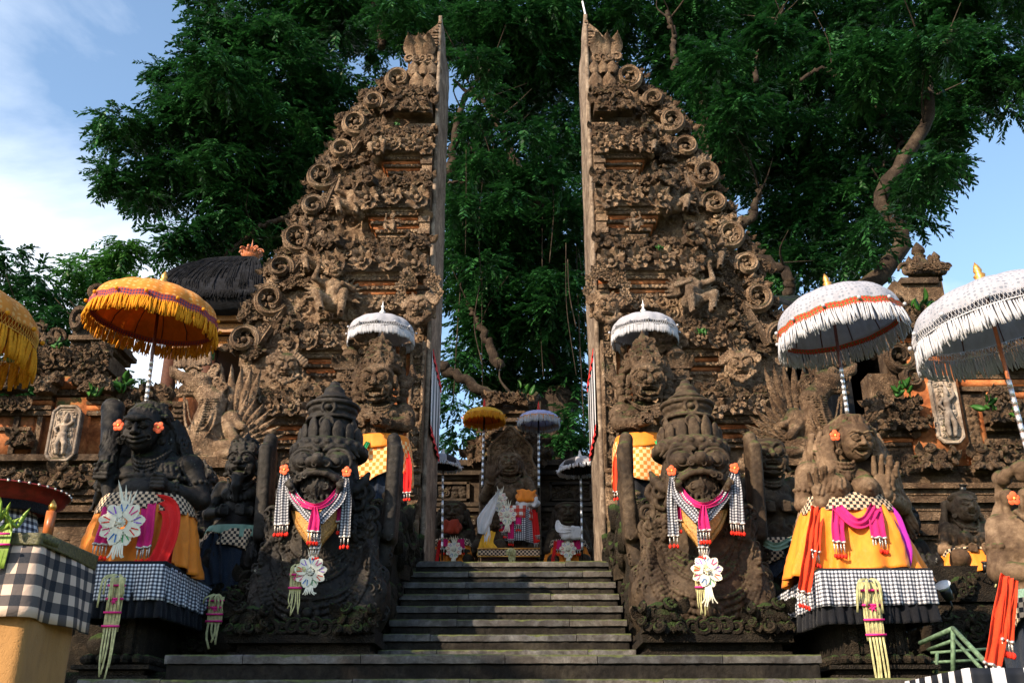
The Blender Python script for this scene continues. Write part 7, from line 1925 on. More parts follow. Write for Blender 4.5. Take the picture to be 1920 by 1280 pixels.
# rocky mossy footing under the right hand statues and behind the lions
def boulders(name, label, xs, ys, zt, n, seed, zb=ZL1, mat=None):
    r = random.Random(seed); g = Geo()
    for k in range(n):
        x, y = r.uniform(*xs), r.uniform(*ys); z = zb + (zt - zb) * r.random() ** .8
        if r.random() < .55: g.ball((x, y, z - .1), (r.uniform(.12, .28), r.uniform(.12, .26), r.uniform(.10, .22)), 12, 8)
        else: g.stamp(r.choice(KAR), M44((x, y - .1, z - .12), (0, r.uniform(-.4, .4), r.uniform(-.5, .5)), r.uniform(.25, .4)))
    g.box((xs[0], ys[0] + .15, zb - .1), (xs[1], ys[1], zt - .12))
    tag(g.obj(name, mat or MOSSY, None, AS), label, 'carved base')
b0 = BD[1]; boulders('carved_rock_base', 'dark carved rock base under the lean bearded statue', (b0[0] - .55, b0[0] + .45), (9.15, 9.8), b0[2] + .02, 40, 3)
b1 = RD[1]; boulders('carved_rock_base', 'dark carved rock base under the round bellied brown demon', (b1[0] - .45, b1[0] + .55), (9.3, 10.0), b1[2] + .04, 44, 4)
b2 = DR[1]; boulders('carved_rock_base', 'dark carved rock base behind the laughing woman pedestal', (b2[0] - .5, b2[0] + .6), (10.2, 11.0), b2[2] + .04, 50, 5)
b3 = CL[1]; boulders('carved_rock_base', 'dark carved rock base under the slim crowned pillar figure', (b3[0] - 1.9, b3[0] + .35), (10.1, 10.9), b3[2] + .02, 60, 6)
# ---- shrine dressings ----------------------------------------------------------------------------------------------------
for fig, px, py0 in ((SL, 849, 1008), (SR, 1066, 1010)):
    Y = 15.0
    fsk(fig, px, Y, py0 + 4, 1058, (.36, .30), (.26, .22), ORANGE, 'skirt', 11, folds=13, amp=.03); fsk(fig, px, Y, py0, py0 + 16, (.31, .26), (.27, .23), TILEC, 'waist_cloth', 12, m=6, hem=.02)
    f = FP(Y - .34)
    for dx in (-15, 15): sash('sash', PINK, None, None, [f(px + dx, py0 + 2), f(px + dx + dx * .1, py0 + 22)], .10, parent=fig[0], n=3, L_=.06)
    sash('sash', RED, None, None, [f(px - 24, py0 + 4, .1), f(px - 30, py0 + 45)], .05, tas=False, parent=fig[0])
    palm_rosette('small white palm leaf rosette on the skirt of the %s small statue inside the gate' % ('left' if px < 900 else 'right'), f(px + (2 if px < 900 else -1), 1030, -.06), .125, .1)
f = FP(14.7)
RUST = cloth('rust_red_cloth', (.35, .04, .015), fold=.6)
def bundle(name, mat, c, r, label, cat, seed=0):
    S = Clay((-.4, -.3, -.3), (.4, .3, .3), .014); S.k = .05; rr = random.Random(seed)
    S.ell((0, 0, 0), r); 
    for i in range(6): S.chain([(rr.uniform(-1, 1) * r[0] * .8, -r[1] * .7, r[2] * .8), (rr.uniform(-1, 1) * r[0] * .8, -r[1] * .9, -r[2] * .8)], [r[0] * .12, r[0] * .18], k=.04)
    g = Geo(); g.stamp(S.mesh(rough=0), M44(tuple(c))); return tag(g.obj(name, mat), label, cat)
bundle('cloth_bundle', RUST, f(848, 988, -.05), (.15, .09, .10), 'rust red cloth bundle held by the left small statue inside the gate', 'cloth', 1)
bundle('cloth_bundle', WHITEC, f(1070, 1000, -.05), (.17, .09, .09), 'white cloth bundle held by the right small statue inside the gate', 'cloth', 2)
o = sash('white_cloth_sling', WHITEC, 'white cloth sling hanging from the raised arm of the right small statue', 'cloth', [f(1045, 975, -.1), f(1050, 990, -.15), f(1070, 992, -.18)], [.04, .14, .08], tas=False)
f = FP(15.3 - .40)
t = GO[0]
bundle('cloth_bundle', ORANGE, f(987, 931, -.02), (.17, .12, .09), 'yellow cloth bundle on the hand of the goddess statue', 'cloth', 3); bundle('cloth_bundle', WHITEC, f(990, 943, .02), (.19, .12, .08), 'white cloth bundle under the yellow one on the goddess hand', 'cloth', 4)
valance('checked_wrap', GING, [f(938, 952, .0)[:2], f(945, 952, -.15)[:2], f(985, 952, -.18)[:2], f(1000, 952, .1)[:2]], f(970, 958)[2], .50, t, .02, wav=20)
valance('red_checked_wrap', RWCHK, [f(940, 952, .0)[:2], f(948, 952, -.18)[:2], f(985, 952, -.2)[:2], f(998, 952, .1)[:2]], f(970, 953)[2], .20, t, .02, wav=20)
for (x, y0, y1) in ((945, 955, 998), (958, 952, 1012), (972, 955, 985), (941, 960, 985)): sash('sash', PINK, None, None, [f(x, y0, -.2), f(x, y1, -.24)], .09, parent=t, n=3, L_=.07)
for (x, y0, y1) in ((1000, 955, 1020), (1003, 960, 1005)): sash('sash', RED, None, None, [f(x, y0, -.0), f(x + 5, y1, -.02)], .07, parent=t, n=3, L_=.07)
palm_rosette('white palm leaf rosette on the checked wrap of the goddess statue', f(951, 966, -.28), .14, .12)
for i, (x, y) in enumerate(((935, 945), (938, 935))): palm_rosette('gilt fan shaped palm ornament beside the goddess, ' + ('upper' if i else 'lower'), f(x, y, -.1), .11, .02)
sc_ = SC[0]; f = FP(14.4)
sash('sash', UYEL, None, None, [f(922, 995), f(915, 1018, -.05), f(926, 1035, -.1)], [.12, .16, .16], parent=sc_, n=4, L_=.05); sash('sash', UYEL, None, None, [f(912, 998), f(905, 1020, -.05), f(900, 1042, -.1)], [.08, .10, .10], tas=False, parent=sc_)
g, _ = ribbon([f(936, 918), f(920, 950, -.03), f(908, 975, -.04), f(902, 1000, -.03)], [.02, .16, .22, .10], folds=3, amp=.03); tag(g.obj('white_pennant', WHITEC), 'folded white pennant leaning beside the goddess statue', 'pennant')
g, _ = ribbon([f(916, 985), f(914, 1005, -.03), f(912, 1022, -.04)], [.03, .09, .06]); tag(g.obj('white_pennant', WHITEC), 'small white cloth strip hanging over the tiny demon', 'pennant')
a, b = P(898, 1030, 14.2), P(1010, 1044, 14.2); t = E('offering_table', 'low table with black and gold checkered cloth before the goddess statue', 'table', ((a.x + b.x) / 2, 14.5, ZT)); g = Geo(); g.box((a.x + .03, 14.25, b.z - .3), (b.x - .03, 14.9, a.z)); g.obj('table_block', DWOOD, t, False)
valance('checkered_cloth', TILEC, [(a.x, 14.9), (a.x, 14.2), (b.x, 14.2), (b.x, 14.9)], a.z + .01, .10, t, .005); 
g = Geo()
for z in (a.z + .012, a.z - .10): g.tube([(a.x - .02, 14.18, z), (b.x + .02, 14.18, z)], .012, 5)
g.obj('gold_edging', GOLD, t)
palm_hanging('tiny palm leaf bundle on the front of the offering table inside the gate', P(960, 1030, 14.1), .10, .26, 0, 5)
# ---- striped banners on the inner faces ---------------------------------------------------------------------------------------
STRIPE, snt, sb = newmat('black_white_stripes')
su = snt.nodes.new('ShaderNodeUVMap'); ss = snt.nodes.new('ShaderNodeSeparateXYZ'); snt.links.new(su.outputs[0], ss.inputs[0])
snt.links.new(mixc(snt, mth(snt, 'GREATER_THAN', mth(snt, 'FRACT', mth(snt, 'MULTIPLY', ss.outputs[0], 6.0)), .42), (.62, .62, .66), (.012, .014, .02)), sb.inputs['Base Color'])
xi = L(806, 700)[0]
for mir in (0, 1):
    t = E('striped_banner', 'striped banner with red borders on the inner face of the %s gate tower' % ('right' if mir else 'left'), 'banner', ((2 * CX - xi - .02) if mir else xi + .02, 12.6, 6), 'striped banners on the gate')
    def yz(y0, y1, z0, z1, nm, mat, off):
        yy = np.linspace(y0, y1, 40); zz = np.linspace(z0, z1, 10); A = np.array([[(xi + off + .012 * math.sin(y * 22) * (1.1 - (z - z0) / (z1 - z0 + 1e-6)), y, z) for y in yy] for z in zz]); uv = np.array([[(y - y0, z) for y in yy] for z in zz]).reshape(-1, 2)
        g = Geo(); g.grid(A, uv=uv)
        if mir: g = g.mirrored(CX)
        o = g.obj(nm, mat, t); md = o.modifiers.new('thickness', 'SOLIDIFY'); md.thickness = .004
    yz(12.03, 13.42, 5.52, 6.58, 'striped_cloth', STRIPE, .022); yz(12.02, 13.43, 6.50, 6.60, 'red_border', RED, .032); yz(12.02, 13.43, 5.48, 5.56, 'red_border', RED, .032)
# ---- foreground altar, left ------------------------------------------------------------------------------------------------------
Ya = 4.2; ax0, ax1 = P(-120, 1010, Ya).x, P(74, 1010, Ya).x; az = P(60, 1022, Ya).z; ay1 = Ya + .42
t = E('draped_altar', 'close altar draped in mustard and large black and white checked cloth, cut by left edge', 'altar', (ax0, Ya, 0))
g = Geo(); g.box((ax0, Ya + .01, 0), (ax1 - .01, ay1, az)); g.obj('altar_block', DWOOD, t, False)
pp = [(ax0, Ya), (ax1, Ya), (ax1, ay1), (ax0, ay1)]
valance('mustard_cloth', YELC, pp, az - .02, az - .05, t, .016, wav=17)
valance('checked_cloth', POLENG, [(ax0, Ya - .015), (ax1 + .01, Ya - .015), (ax1 + .035, ay1 + .06)], az + .005, .315, t, .016, wav=19, hang=.02, hemv=.01)
valance('brocade_runner', BATIK, [(ax0, Ya - .03), (ax1 + .02, Ya - .03), (ax1 + .05, ay1 + .05)], az + .045, .065, t, .004, wav=12)
g = Geo(); g.box((ax0, Ya - .03, az + .005), (ax1 + .045, ay1 + .04, az + .046)); g.obj('runner_top', BATIK, t, False)
Yb = Ya + .22; q0 = P(40, 985, Yb)
t = E('offering_bowl', 'wide red rimmed offering bowl wrapped in checked cloth on the close altar', 'bowl', (q0.x - .02, Yb, az + .05)); cx_b = P(12, 930, Yb).x; zt_ = P(40, 927, Yb).z
g = Geo(); g.lathe([(.275, zt_), (.27, zt_ + .006), (.25, zt_ - .035), (.17, zt_ - .075), (.05, zt_ - .085)], 40, (cx_b, Yb, 0)); g.obj('red_bowl', plain('worn_red_lacquer', (.22, .015, .01), .4, .5, 25, .3, spec=.5), t)
g = Geo(); 
for k in range(40): a_ = k * pi / 20; g.box((cx_b + .272 * math.cos(a_) - .004, Yb + .272 * math.sin(a_) - .004, zt_ - .002), (cx_b + .272 * math.cos(a_) + .004, Yb + .272 * math.sin(a_) + .004, zt_ + .009))
g.obj('rim_studs', SILV, t, False)
zz0 = az + .05; skirt('checked_wrap', GING, (cx_b - .03, Yb), zz0, zt_ - .085, (.20, .18), (.17, .16), 9, .006, 2, t, sq=2); skirt('black_band', BLACKC, (cx_b - .03, Yb), zt_ - .10, zt_ - .055, (.235, .20), (.24, .21), 9, .004, 3, t, sq=2, m=5, hem=0)
q = P(91, 990, Yb - .1); t = E('brass_candle_post', 'small copper coloured post with brass tip on the close altar', 'post', tuple(q)); g = Geo(); g.box((q.x - .016, q.y - .016, az + .046), (q.x + .016, q.y + .016, P(91, 958, Yb - .1).z)); g.obj('post_body', WOODO, t, False)
g = Geo(); g.lathe([(0, 0), (.014, .004), (.02, .02), (.014, .035), (0, .055)], 8, (q.x, q.y, P(91, 958, Yb - .1).z)); g.obj('brass_tip', GOLD, t)
t = E('green_palm_offering', 'green palm leaves and pink bound strips lying on the front of the close altar', 'offering', tuple(P(20, 1000, Ya - .05))); g, h = Geo(), Geo(); r = random.Random(8)
for k in range(14): c = P(r.uniform(-20, 40), r.uniform(985, 1000), Ya - .04 - r.uniform(0, .05)); g.stamp(leafpatch(1, .12, .5, 6, 1, .03), M44(tuple(c), (r.uniform(-.3, .3), r.uniform(-1.4, 1.2), r.uniform(-1, 1)), r.uniform(.08, .16)))
for k in range(3): rb, _ = ribbon([P(20 - k * 7, 985, Ya - .06), P(12 - k * 7, 1025, Ya - .08), P(2 - k * 8, 1065, Ya - .07)], .022, amp=0, n=8, thick=.003); g.stamp(rb)
for y in (1000, 1020): a_, b_ = P(-12, y, Ya - .09), P(18, y, Ya - .09); h.box((a_.x, Ya - .094, a_.z - .004), (b_.x, Ya - .085, b_.z + .004))
g.obj('palm_leaves', plain('fresh_green_leaf', (.22, .34, .05), .5, .3, 30, .2), t); h.obj('pink_binding', MARKC['pink'], t)
# ---- foreground figure, right --------------------------------------------------------------------------------------------------------
f = FP(FFo[1] - .34); z = lambda py: P(1900, py, FFo[1] - .3).z
skirt('dark_wrap', NAVY, (FFo[0] + .03, FFo[1]), z(1275), z(1130), (.32, .32), (.30, .29), 9, .03, 2, FF)
skirt('checked_wrap', TILEC, (FFo[0] + .01, FFo[1]), z(1165), z(1112), (.325, .33), (.30, .29), 7, .02, 3, FF, hem=.06, m=12)
skirt('green_wrap', GREENC, (FFo[0] + .03, FFo[1]), z(1128), z(1095), (.31, .31), (.30, .28), 7, .015, 4, FF, m=8)
sash('sash', REDO, None, None, [f(1890, 1082, .06), f(1880, 1130, -.02), f(1870, 1190, -.05), f(1860, 1250, -.06)], .09, parent=FF, n=3, L_=.06)
sash('sash', REDO, None, None, [f(1898, 1085, .04), f(1894, 1130, -.02), f(1888, 1205, -.05)], .06, parent=FF, n=4, L_=.06)
blossom('large coral flower on the lichened potbellied statue at the right edge', f(1901, 934, .02), .042)
x0 = P(1832, 1290, 5.35).x; x1 = 3.6; z1 = P(1900, 1250, 5.35).z
t = E('statue_pedestal', 'close pedestal wrapped in black and white striped cloth at the lower right corner', 'pedestal', (x0 + .4, 5.8, 0)); g = Geo(); g.box((x0 + .05, 5.42, 0), (x1, 6.3, z1 - .01)); g.obj('stone_block', MOSSY, t, False)
valance('striped_cloth', STRIPE, [(x0, 6.3), (x0, 5.4), (x1, 5.4)], z1, .3, t, .012)
# ---- railing and spot lamps ------------------------------------------------------------------------------------------------------------
RAIL = plain('worn_green_paint', (.10, .17, .10), .6, .6, 25, .4, spec=.4)
t = E('pipe_railing', 'worn green pipe railing beside the lower right pedestal', 'railing', tuple(P(1790, 1255, 7.1)))
R_ = lambda px, py, Y=7.1: np.array(P(px, py, Y))
def pipe(a, b, r, nm): g = Geo(); g.tube([a, (a + b) / 2, b], r, 10); g.obj(nm, RAIL, t)
pipe(R_(1787, 1262), R_(1787, 1176), .016, 'post'); pipe(R_(1725, 1205, 7.5), R_(1787, 1177), .016, 'top_rail'); pipe(R_(1787, 1177), R_(1845, 1238, 6.5), .016, 'top_rail')
pipe(R_(1740, 1217, 7.5), R_(1787, 1200), .012, 'rail'); pipe(R_(1790, 1198), R_(1842, 1255, 6.5), .012, 'rail'); pipe(R_(1745, 1223, 7.9), R_(1850, 1216, 7.9), .011, 'rail'); pipe(R_(1745, 1241, 7.9), R_(1850, 1236, 7.9), .011, 'rail'); pipe(R_(1755, 1262, 7.9), R_(1757, 1222, 7.9), .014, 'post')
def spot(px, py, Y, s, label, white=False, aim=(0, -.5, 1), lamp_to=None):
    c = P(px, py, Y); t = E('spot_lamp', label, 'spotlight', tuple(c)); d = Vector(aim).normalized(); g = Geo(); g.tube([c, c + d * s * .5, c + d * s], [s * .34, s * .42, s * .42], 12); g.obj('lamp_body', BLACKP, t)
    g = Geo(); g.tube([c + d * s * .98, c + d * s * 1.25, c + d * s * 1.3], [s * .44, s * .62, s * .60], 14); g.obj('lamp_head', WHITEP if white else BLACKP, t)
    g = Geo(); g.tube([c, c - d * s * .4 + Vector((0, 0, -s * .3)), c + Vector((0, .1, -s * 1.2))], s * .08, 6); g.obj('bracket', BLACKP, t)
spot(1780, 1122, 8.6, .11, 'white headed spot lamp on the dark rocks above the green railing', True, (-.5, -.5, .8)); spot(1645, 1092, 7.85, .10, 'black spot lamp on the draped pedestal of the laughing woman', False, (0, .1, 1)); spot(1805, 925, 10.9, .08, 'small black spot lamp above the small laughing woman', False, (.1, -.3, 1)); spot(1848, 1070, 10.0, .07, 'small grey spot lamp on the ledge of the small laughing woman', False, (0, -.4, 1)); spot(565, 1078, 7.9 + .6, .01, 'x') if False else None
# thin lightning rods on the gate tips
for sd in (0, 1):
    if sd: g = Geo(); g.tube([P(1103, 62, 12.2), P(1098, 30, 12.2), P(1092, 3, 12.2)], .014, 6); tag(g.obj('lightning_rod', WHITEP), 'thin pale rod at the tip of the right gate tower', 'rod')
# ================================================================== trees
def leafmat(name, c0, c1, tr=.35):
    m, nt, b = newmat(name); Lk = nt.links.new
    g = nt.nodes.new('ShaderNodeNewGeometry').outputs
    n = noise(nt, .8, 5, .65, g['Position'])
    f = mth(nt, 'ADD', mth(nt, 'MULTIPLY', n.outputs[0], .7), mth(nt, 'MULTIPLY', g['Random Per Island'], .35))
    c = ramp(nt, f, [c0, tuple((a + b) / 2.4 for a, b in zip(c0, c1)), c1, (c1[0] * 2.2, c1[1] * 1.25, c1[2])], [.3, .55, .8, .95]).outputs[0]; Lk(c, b.inputs['Base Color']); b.inputs['Roughness'].default_value = .42; b.inputs['Specular IOR Level'].default_value = .35
    t = nt.nodes.new('ShaderNodeBsdfTranslucent'); Lk(c, t.inputs[0]); mx_ = nt.nodes.new('ShaderNodeMixShader'); mx_.inputs[0].default_value = tr
    Lk(b.outputs[0], mx_.inputs[1]); Lk(t.outputs[0], mx_.inputs[2]); Lk(mx_.outputs[0], nt.nodes['Material Output'].inputs[0]); return m
LEAFM = leafmat('banyan_leaf', (.005, .036, .011), (.038, .16, .034), .22)
LEAFB = leafmat('bright_leaf', (.02, .09, .014), (.09, .27, .045))
def spray_tpl(seed, L_=.62, n=22, leaf=.135):
    r = np.random.default_rng(seed); t = np.linspace(.08, 1, n); ax = np.stack([t * L_ * .75, 0 * t, -.45 * L_ * t ** 1.8], -1)
    V = []
    for i in range(n):
        a = (1 if i % 2 else -1) * r.uniform(.5, 1.2); d = np.array([math.cos(a), math.sin(a), -.25 - r.uniform(0, .7)]); d /= np.linalg.norm(d)
        s = np.cross(d, [0, 0, 1]); s /= np.linalg.norm(s) + 1e-9; s = s * math.cos(r.uniform(-1, 1)) + np.array([0, 0, 1]) * r.uniform(-.5, .5)
        l = leaf * r.uniform(.7, 1.25); w = l * .23; p = ax[i]
        V += [p, p + d * l * .45 + s * w, p + d * l, p + d * l * .45 - s * w]
    return np.array(V)
TPL = [spray_tpl(s) for s in range(6)]
def crown_geo(clumps, dens, seed, scale=1.0):
    r = np.random.default_rng(seed); allV = []
    for (c, rad) in clumps:
        c = np.array(c); rad = np.array(rad); n = max(6, int(dens * (rad[0] * rad[1] * rad[2]) ** (2 / 3)))
        nsub = max(4, n // 26)
        # sub-clumps on the clump's shell give light and dark knots
        d = r.normal(size=(nsub, 3)); d /= np.linalg.norm(d, axis=1, keepdims=True); sc = c + d * rad * r.uniform(.45, 1.0, (nsub, 1))
        idx = r.integers(0, nsub, n); sr = .30 * (rad.mean()) ** .5
        off = r.normal(size=(n, 3)); off /= np.linalg.norm(off, axis=1, keepdims=True) + 1e-9
        p = sc[idx] + off * (r.uniform(0, 1, (n, 1)) ** .5) * sr * np.array([1.25, 1.1, .8])
        az = np.arctan2(p[:, 1] - sc[idx][:, 1], p[:, 0] - sc[idx][:, 0]) + r.normal(0, .7, n); s = r.uniform(.6, 1.25, n) * scale; tl = r.normal(0, .35, n)
        k = r.integers(0, len(TPL), n)
        for j in range(len(TPL)):
            q = np.where(k == j)[0]
            if not len(q): continue
            T_ = TPL[j]; ca, sa = np.cos(az[q])[:, None], np.sin(az[q])[:, None]; ct, st = np.cos(tl[q])[:, None], np.sin(tl[q])[:, None]
            x, y, z = T_[:, 0][None], T_[:, 1][None], T_[:, 2][None]
            x2 = x * ct - z * st; z2 = x * st + z * ct
            X = (x2 * ca - y * sa) * s[q][:, None] + p[q][:, :1]; Y_ = (x2 * sa + y * ca) * s[q][:, None] + p[q][:, 1:2]; Z = z2 * s[q][:, None] + p[q][:, 2:]
            allV.append(np.stack([X, Y_, Z], -1).reshape(-1, 3))
    V = np.concatenate(allV); g = Geo(); g.add(V, np.arange(len(V)).reshape(-1, 4)); return g
def cl(px, py, rx, ry, Y, dy=1.4):
    c = P(px, py, Y); m = pxm(px, py, Y); return (tuple(c), (max(.25, rx * m - .10), dy, max(.25, ry * m - .10)))
def limb(g, pts, r0, r1, seed=0, twigs=0):
    p = bez(pts, 26); r = random.Random(seed); p[1:-1] += np.array([[r.uniform(-.06, .06) for _ in range(3)] for _ in range(24)]) * .8
    g.tube(p, np.linspace(r0, r1, 26), 8)
    for k in range(twigs):
        i = r.randint(8, 24); d = Vector((r.uniform(-1, 1), r.uniform(-1, .4), r.uniform(.1, 1))).normalized(); a = Vector(p[i]); l = r.uniform(.8, 1.8)
        g.tube(bez([a, a + d * l * .5 + Vector((0, 0, .1)), a + d * l + Vector((r.uniform(-.3, .3), 0, .2))], 8), np.linspace(min(.035, r1 * .6), .006, 8), 5)
def tree(name, label, clumps, dens, limbs, mat, seed, trunk=None, roots=(), scale=1.0, group=None):
    base = trunk[0] if trunk else limbs[0][0][0]
    t = E(name, label, 'tree', (base[0], base[1], 0), group)
    if trunk:
        g = Geo(); limb(g, trunk, trunk_r[0], trunk_r[1], seed); g.obj('trunk', BARK, t)
    for i, (pts, a, b, tw) in enumerate(limbs):
        g = Geo(); limb(g, pts, a, b, seed + i, tw); g.obj('limb', BARK, t)
    crown_geo(clumps, dens, seed, scale).obj('crown', mat, t, False)
    for pts, w in roots:
        g = Geo(); g.tube(bez(pts, 14), w, 5); g.obj('aerial_root', BARK, t)
    return t
trunk_r = (.55, .3)
D = 440
A = [cl(*a) for a in [(480, 20, 115, 60, 21), (420, 100, 75, 60, 20), (330, 165, 50, 45, 20), (250, 275, 45, 42, 20), (255, 355, 50, 48, 20), (330, 240, 80, 60, 20), (320, 340, 80, 60, 20.5), (420, 230, 100, 80, 20), (420, 340, 100, 70, 20), (400, 420, 80, 45, 20), (520, 120, 110, 90, 20), (520, 270, 100, 90, 20), (500, 390, 90, 60, 21), (600, 60, 100, 80, 21), (620, 200, 90, 90, 21), (590, 320, 70, 80, 22), (350, 460, 45, 28, 20), (480, 470, 50, 40, 22), (560, 430, 60, 60, 22), (440, 170, 60, 50, 18.6)]]
q = lambda px, py, Y=21: tuple(P(px, py, Y))
tree('banyan_tree', 'broad dark banyan crown over the left gate tower and thatched roof', A, D, [([q(620, 560), q(560, 400), q(500, 330), q(380, 300)], .14, .04, 8), ([q(620, 480), q(640, 300), q(560, 180), q(430, 120)], .15, .04, 8), ([q(660, 300), q(600, 190), q(540, 140)], .12, .04, 5), ([q(560, 400, 20), q(480, 430, 20), q(420, 480, 20)], .08, .03, 3)], LEAFM, 1, [(q(640, 900)[0], 21, 0), (q(640, 700)[0], 21, q(640, 700)[2]), q(640, 480)])
B = [cl(*a) for a in [(700, 30, 90, 60, 21), (760, 40, 60, 50, 19.5), (740, 200, 60, 80, 22), (830, 30, 90, 70, 22), (900, 60, 80, 60, 21), (960, 30, 90, 60, 20), (970, 110, 70, 60, 21), (1040, 40, 90, 70, 21), (1030, 150, 60, 70, 22), (1060, 260, 50, 90, 22), (980, 200, 50, 40, 23), (900, 270, 50, 55, 23), (880, 360, 50, 60, 22), (950, 330, 60, 60, 24), (1020, 380, 70, 80, 22), (900, 450, 60, 60, 21), (960, 480, 70, 70, 21), (1050, 500, 60, 90, 22), (880, 540, 45, 60, 22), (950, 590, 70, 60, 21), (1030, 620, 70, 70, 21), (900, 640, 50, 40, 22), (870, 700, 40, 30, 22), (1060, 720, 50, 60, 22), (980, 700, 70, 60, 23), (860, 790, 30, 26, 20), (930, 710, 40, 40, 23), (1070, 800, 50, 50, 21), (1010, 790, 60, 50, 22), (880, 250, 30, 30, 22), (1120, 120, 60, 80, 23), (900, 180, 40, 36, 19), (1000, 300, 50, 50, 19), (900, 330, 50, 40, 20), (870, 440, 34, 50, 20), (970, 420, 50, 40, 20), (1060, 400, 36, 60, 20), (930, 540, 50, 40, 20), (1040, 560, 46, 50, 20)]]
q = lambda px, py, Y=21.5: tuple(P(px, py, Y))
r_ = random.Random(6)
roots = []
for k in range(18):
    x = r_.choice([r_.uniform(845, 900), r_.uniform(900, 1100)]); y0 = r_.uniform(250, 560); L_ = r_.uniform(120, 330); Yr = r_.uniform(18.5, 21); a = P(x, y0, Yr); b = P(x, min(820, y0 + L_), Yr)
    roots.append(([(a.x, Yr, a.z), (a.x + r_.uniform(-.1, .1), Yr, (a.z + b.z) / 2), (a.x + r_.uniform(-.15, .15), Yr, b.z)], r_.uniform(.006, .015)))
tree('banyan_tree', 'dark banyan with hanging aerial roots seen between the two gate towers', B, D, [([q(1080, 760), q(1000, 620), q(930, 560), q(860, 520)], .11, .04, 4), ([q(1010, 390, 20), q(960, 290, 20), q(920, 210, 20), q(850, 150, 20)], .13, .04, 7), ([q(845, 330, 20.5), q(860, 210, 20.5), q(905, 130, 20.5)], .12, .04, 5), ([q(715, 90, 20), q(712, 30, 20), q(690, -30, 20)], .10, .07, 3), ([q(1000, 345, 20), q(900, 345, 20), q(840, 345, 20)], .05, .03, 3), ([q(940, 690, 20), q(900, 610, 20), q(875, 570, 20)], .12, .03, 2), ([q(815, 680, 19), q(860, 705, 19), q(930, 745, 19), q(1010, 740, 19)], .13, .09, 1)], LEAFM, 2, [(q(1040, 900)[0], 21.5, 0), (q(1040, 820)[0], 21.5, q(1040, 820)[2]), q(1060, 740)], roots)
C = [cl(*a) for a in [(1190, 20, 90, 60, 21), (1290, 30, 90, 70, 21), (1400, 20, 90, 60, 22), (1510, 40, 90, 70, 21), (1620, 20, 90, 70, 21), (1730, 30, 90, 60, 20), (1850, 20, 100, 60, 20), (1880, 110, 60, 60, 20), (1820, 140, 50, 50, 20), (1780, 130, 60, 60, 20.5), (1680, 130, 90, 80, 21), (1560, 150, 90, 80, 21), (1440, 160, 80, 80, 22), (1340, 170, 90, 80, 21), (1240, 140, 70, 60, 22), (1330, 290, 60, 90, 22), (1430, 290, 90, 80, 21), (1540, 280, 90, 90, 21), (1640, 250, 80, 80, 21), (1720, 220, 60, 60, 21), (1770, 260, 35, 60, 20.5), (1700, 400, 45, 40, 20), (1740, 340, 45, 45, 20), (1640, 370, 60, 60, 21), (1550, 400, 80, 70, 21), (1460, 420, 80, 60, 22), (1500, 500, 60, 40, 21), (1590, 470, 60, 50, 21), (1420, 480, 40, 50, 22), (1900, 170, 30, 40, 20), (1620, 150, 60, 60, 18.8), (1380, 250, 60, 60, 19.2), (1720, 330, 40, 34, 17.7), (1745, 120, 50, 40, 17.7), (1640, 440, 36, 30, 17.7), (1340, 130, 50, 40, 18.6), (1440, 90, 50, 36, 18.4)]]
q = lambda px, py, Y=20.5: tuple(P(px, py, Y))
tree('banyan_tree', 'huge banyan with pale curving limbs over the right gate tower and wall', C, D, [([q(1600, 560, 18.5), q(1680, 480, 18.5), q(1690, 430, 18.5), q(1650, 370, 18.5), q(1700, 290, 18.5), q(1740, 220, 18.5), q(1738, 120, 18.5), q(1790, 60, 18.5)], .20, .10, 5), ([q(1480, 580, 19), q(1470, 510, 19), q(1400, 470, 19)], .13, .10, 2), ([q(1385, 425, 19.2), q(1412, 400, 19.2), q(1425, 350, 19.2)], .13, .05, 2), ([q(1335, 330, 20), q(1322, 250, 20), q(1320, 180, 20)], .10, .07, 3), ([q(1418, 155, 19.5), q(1425, 90, 19.5), q(1450, 50, 19.5), q(1470, 10, 19.5)], .07, .03, 5), ([q(1265, 130, 19.5), q(1262, 70, 19.5), q(1250, 20, 19.5)], .08, .05, 3), ([q(1500, 150, 19.5), q(1540, 130, 19.5), q(1580, 150, 19.5)], .05, .03, 3), ([q(1320, 320, 20), q(1360, 300, 20), q(1400, 260, 20)], .08, .04, 3), ([q(1640, 200, 20), q(1690, 260, 20), q(1640, 330, 20)], .06, .03, 3), ([q(1600, 555, 18.5), q(1545, 575, 18.5), q(1470, 600, 18.5)], .2, .12, 0)], LEAFM, 3, [(q(1560, 800)[0], 18.6, 0), (q(1560, 700)[0], 18.6, q(1560, 700)[2]), q(1585, 600, 18.5)])
trunk_r = (.2, .1)
q = lambda px, py, Y=19: tuple(P(px, py, Y))
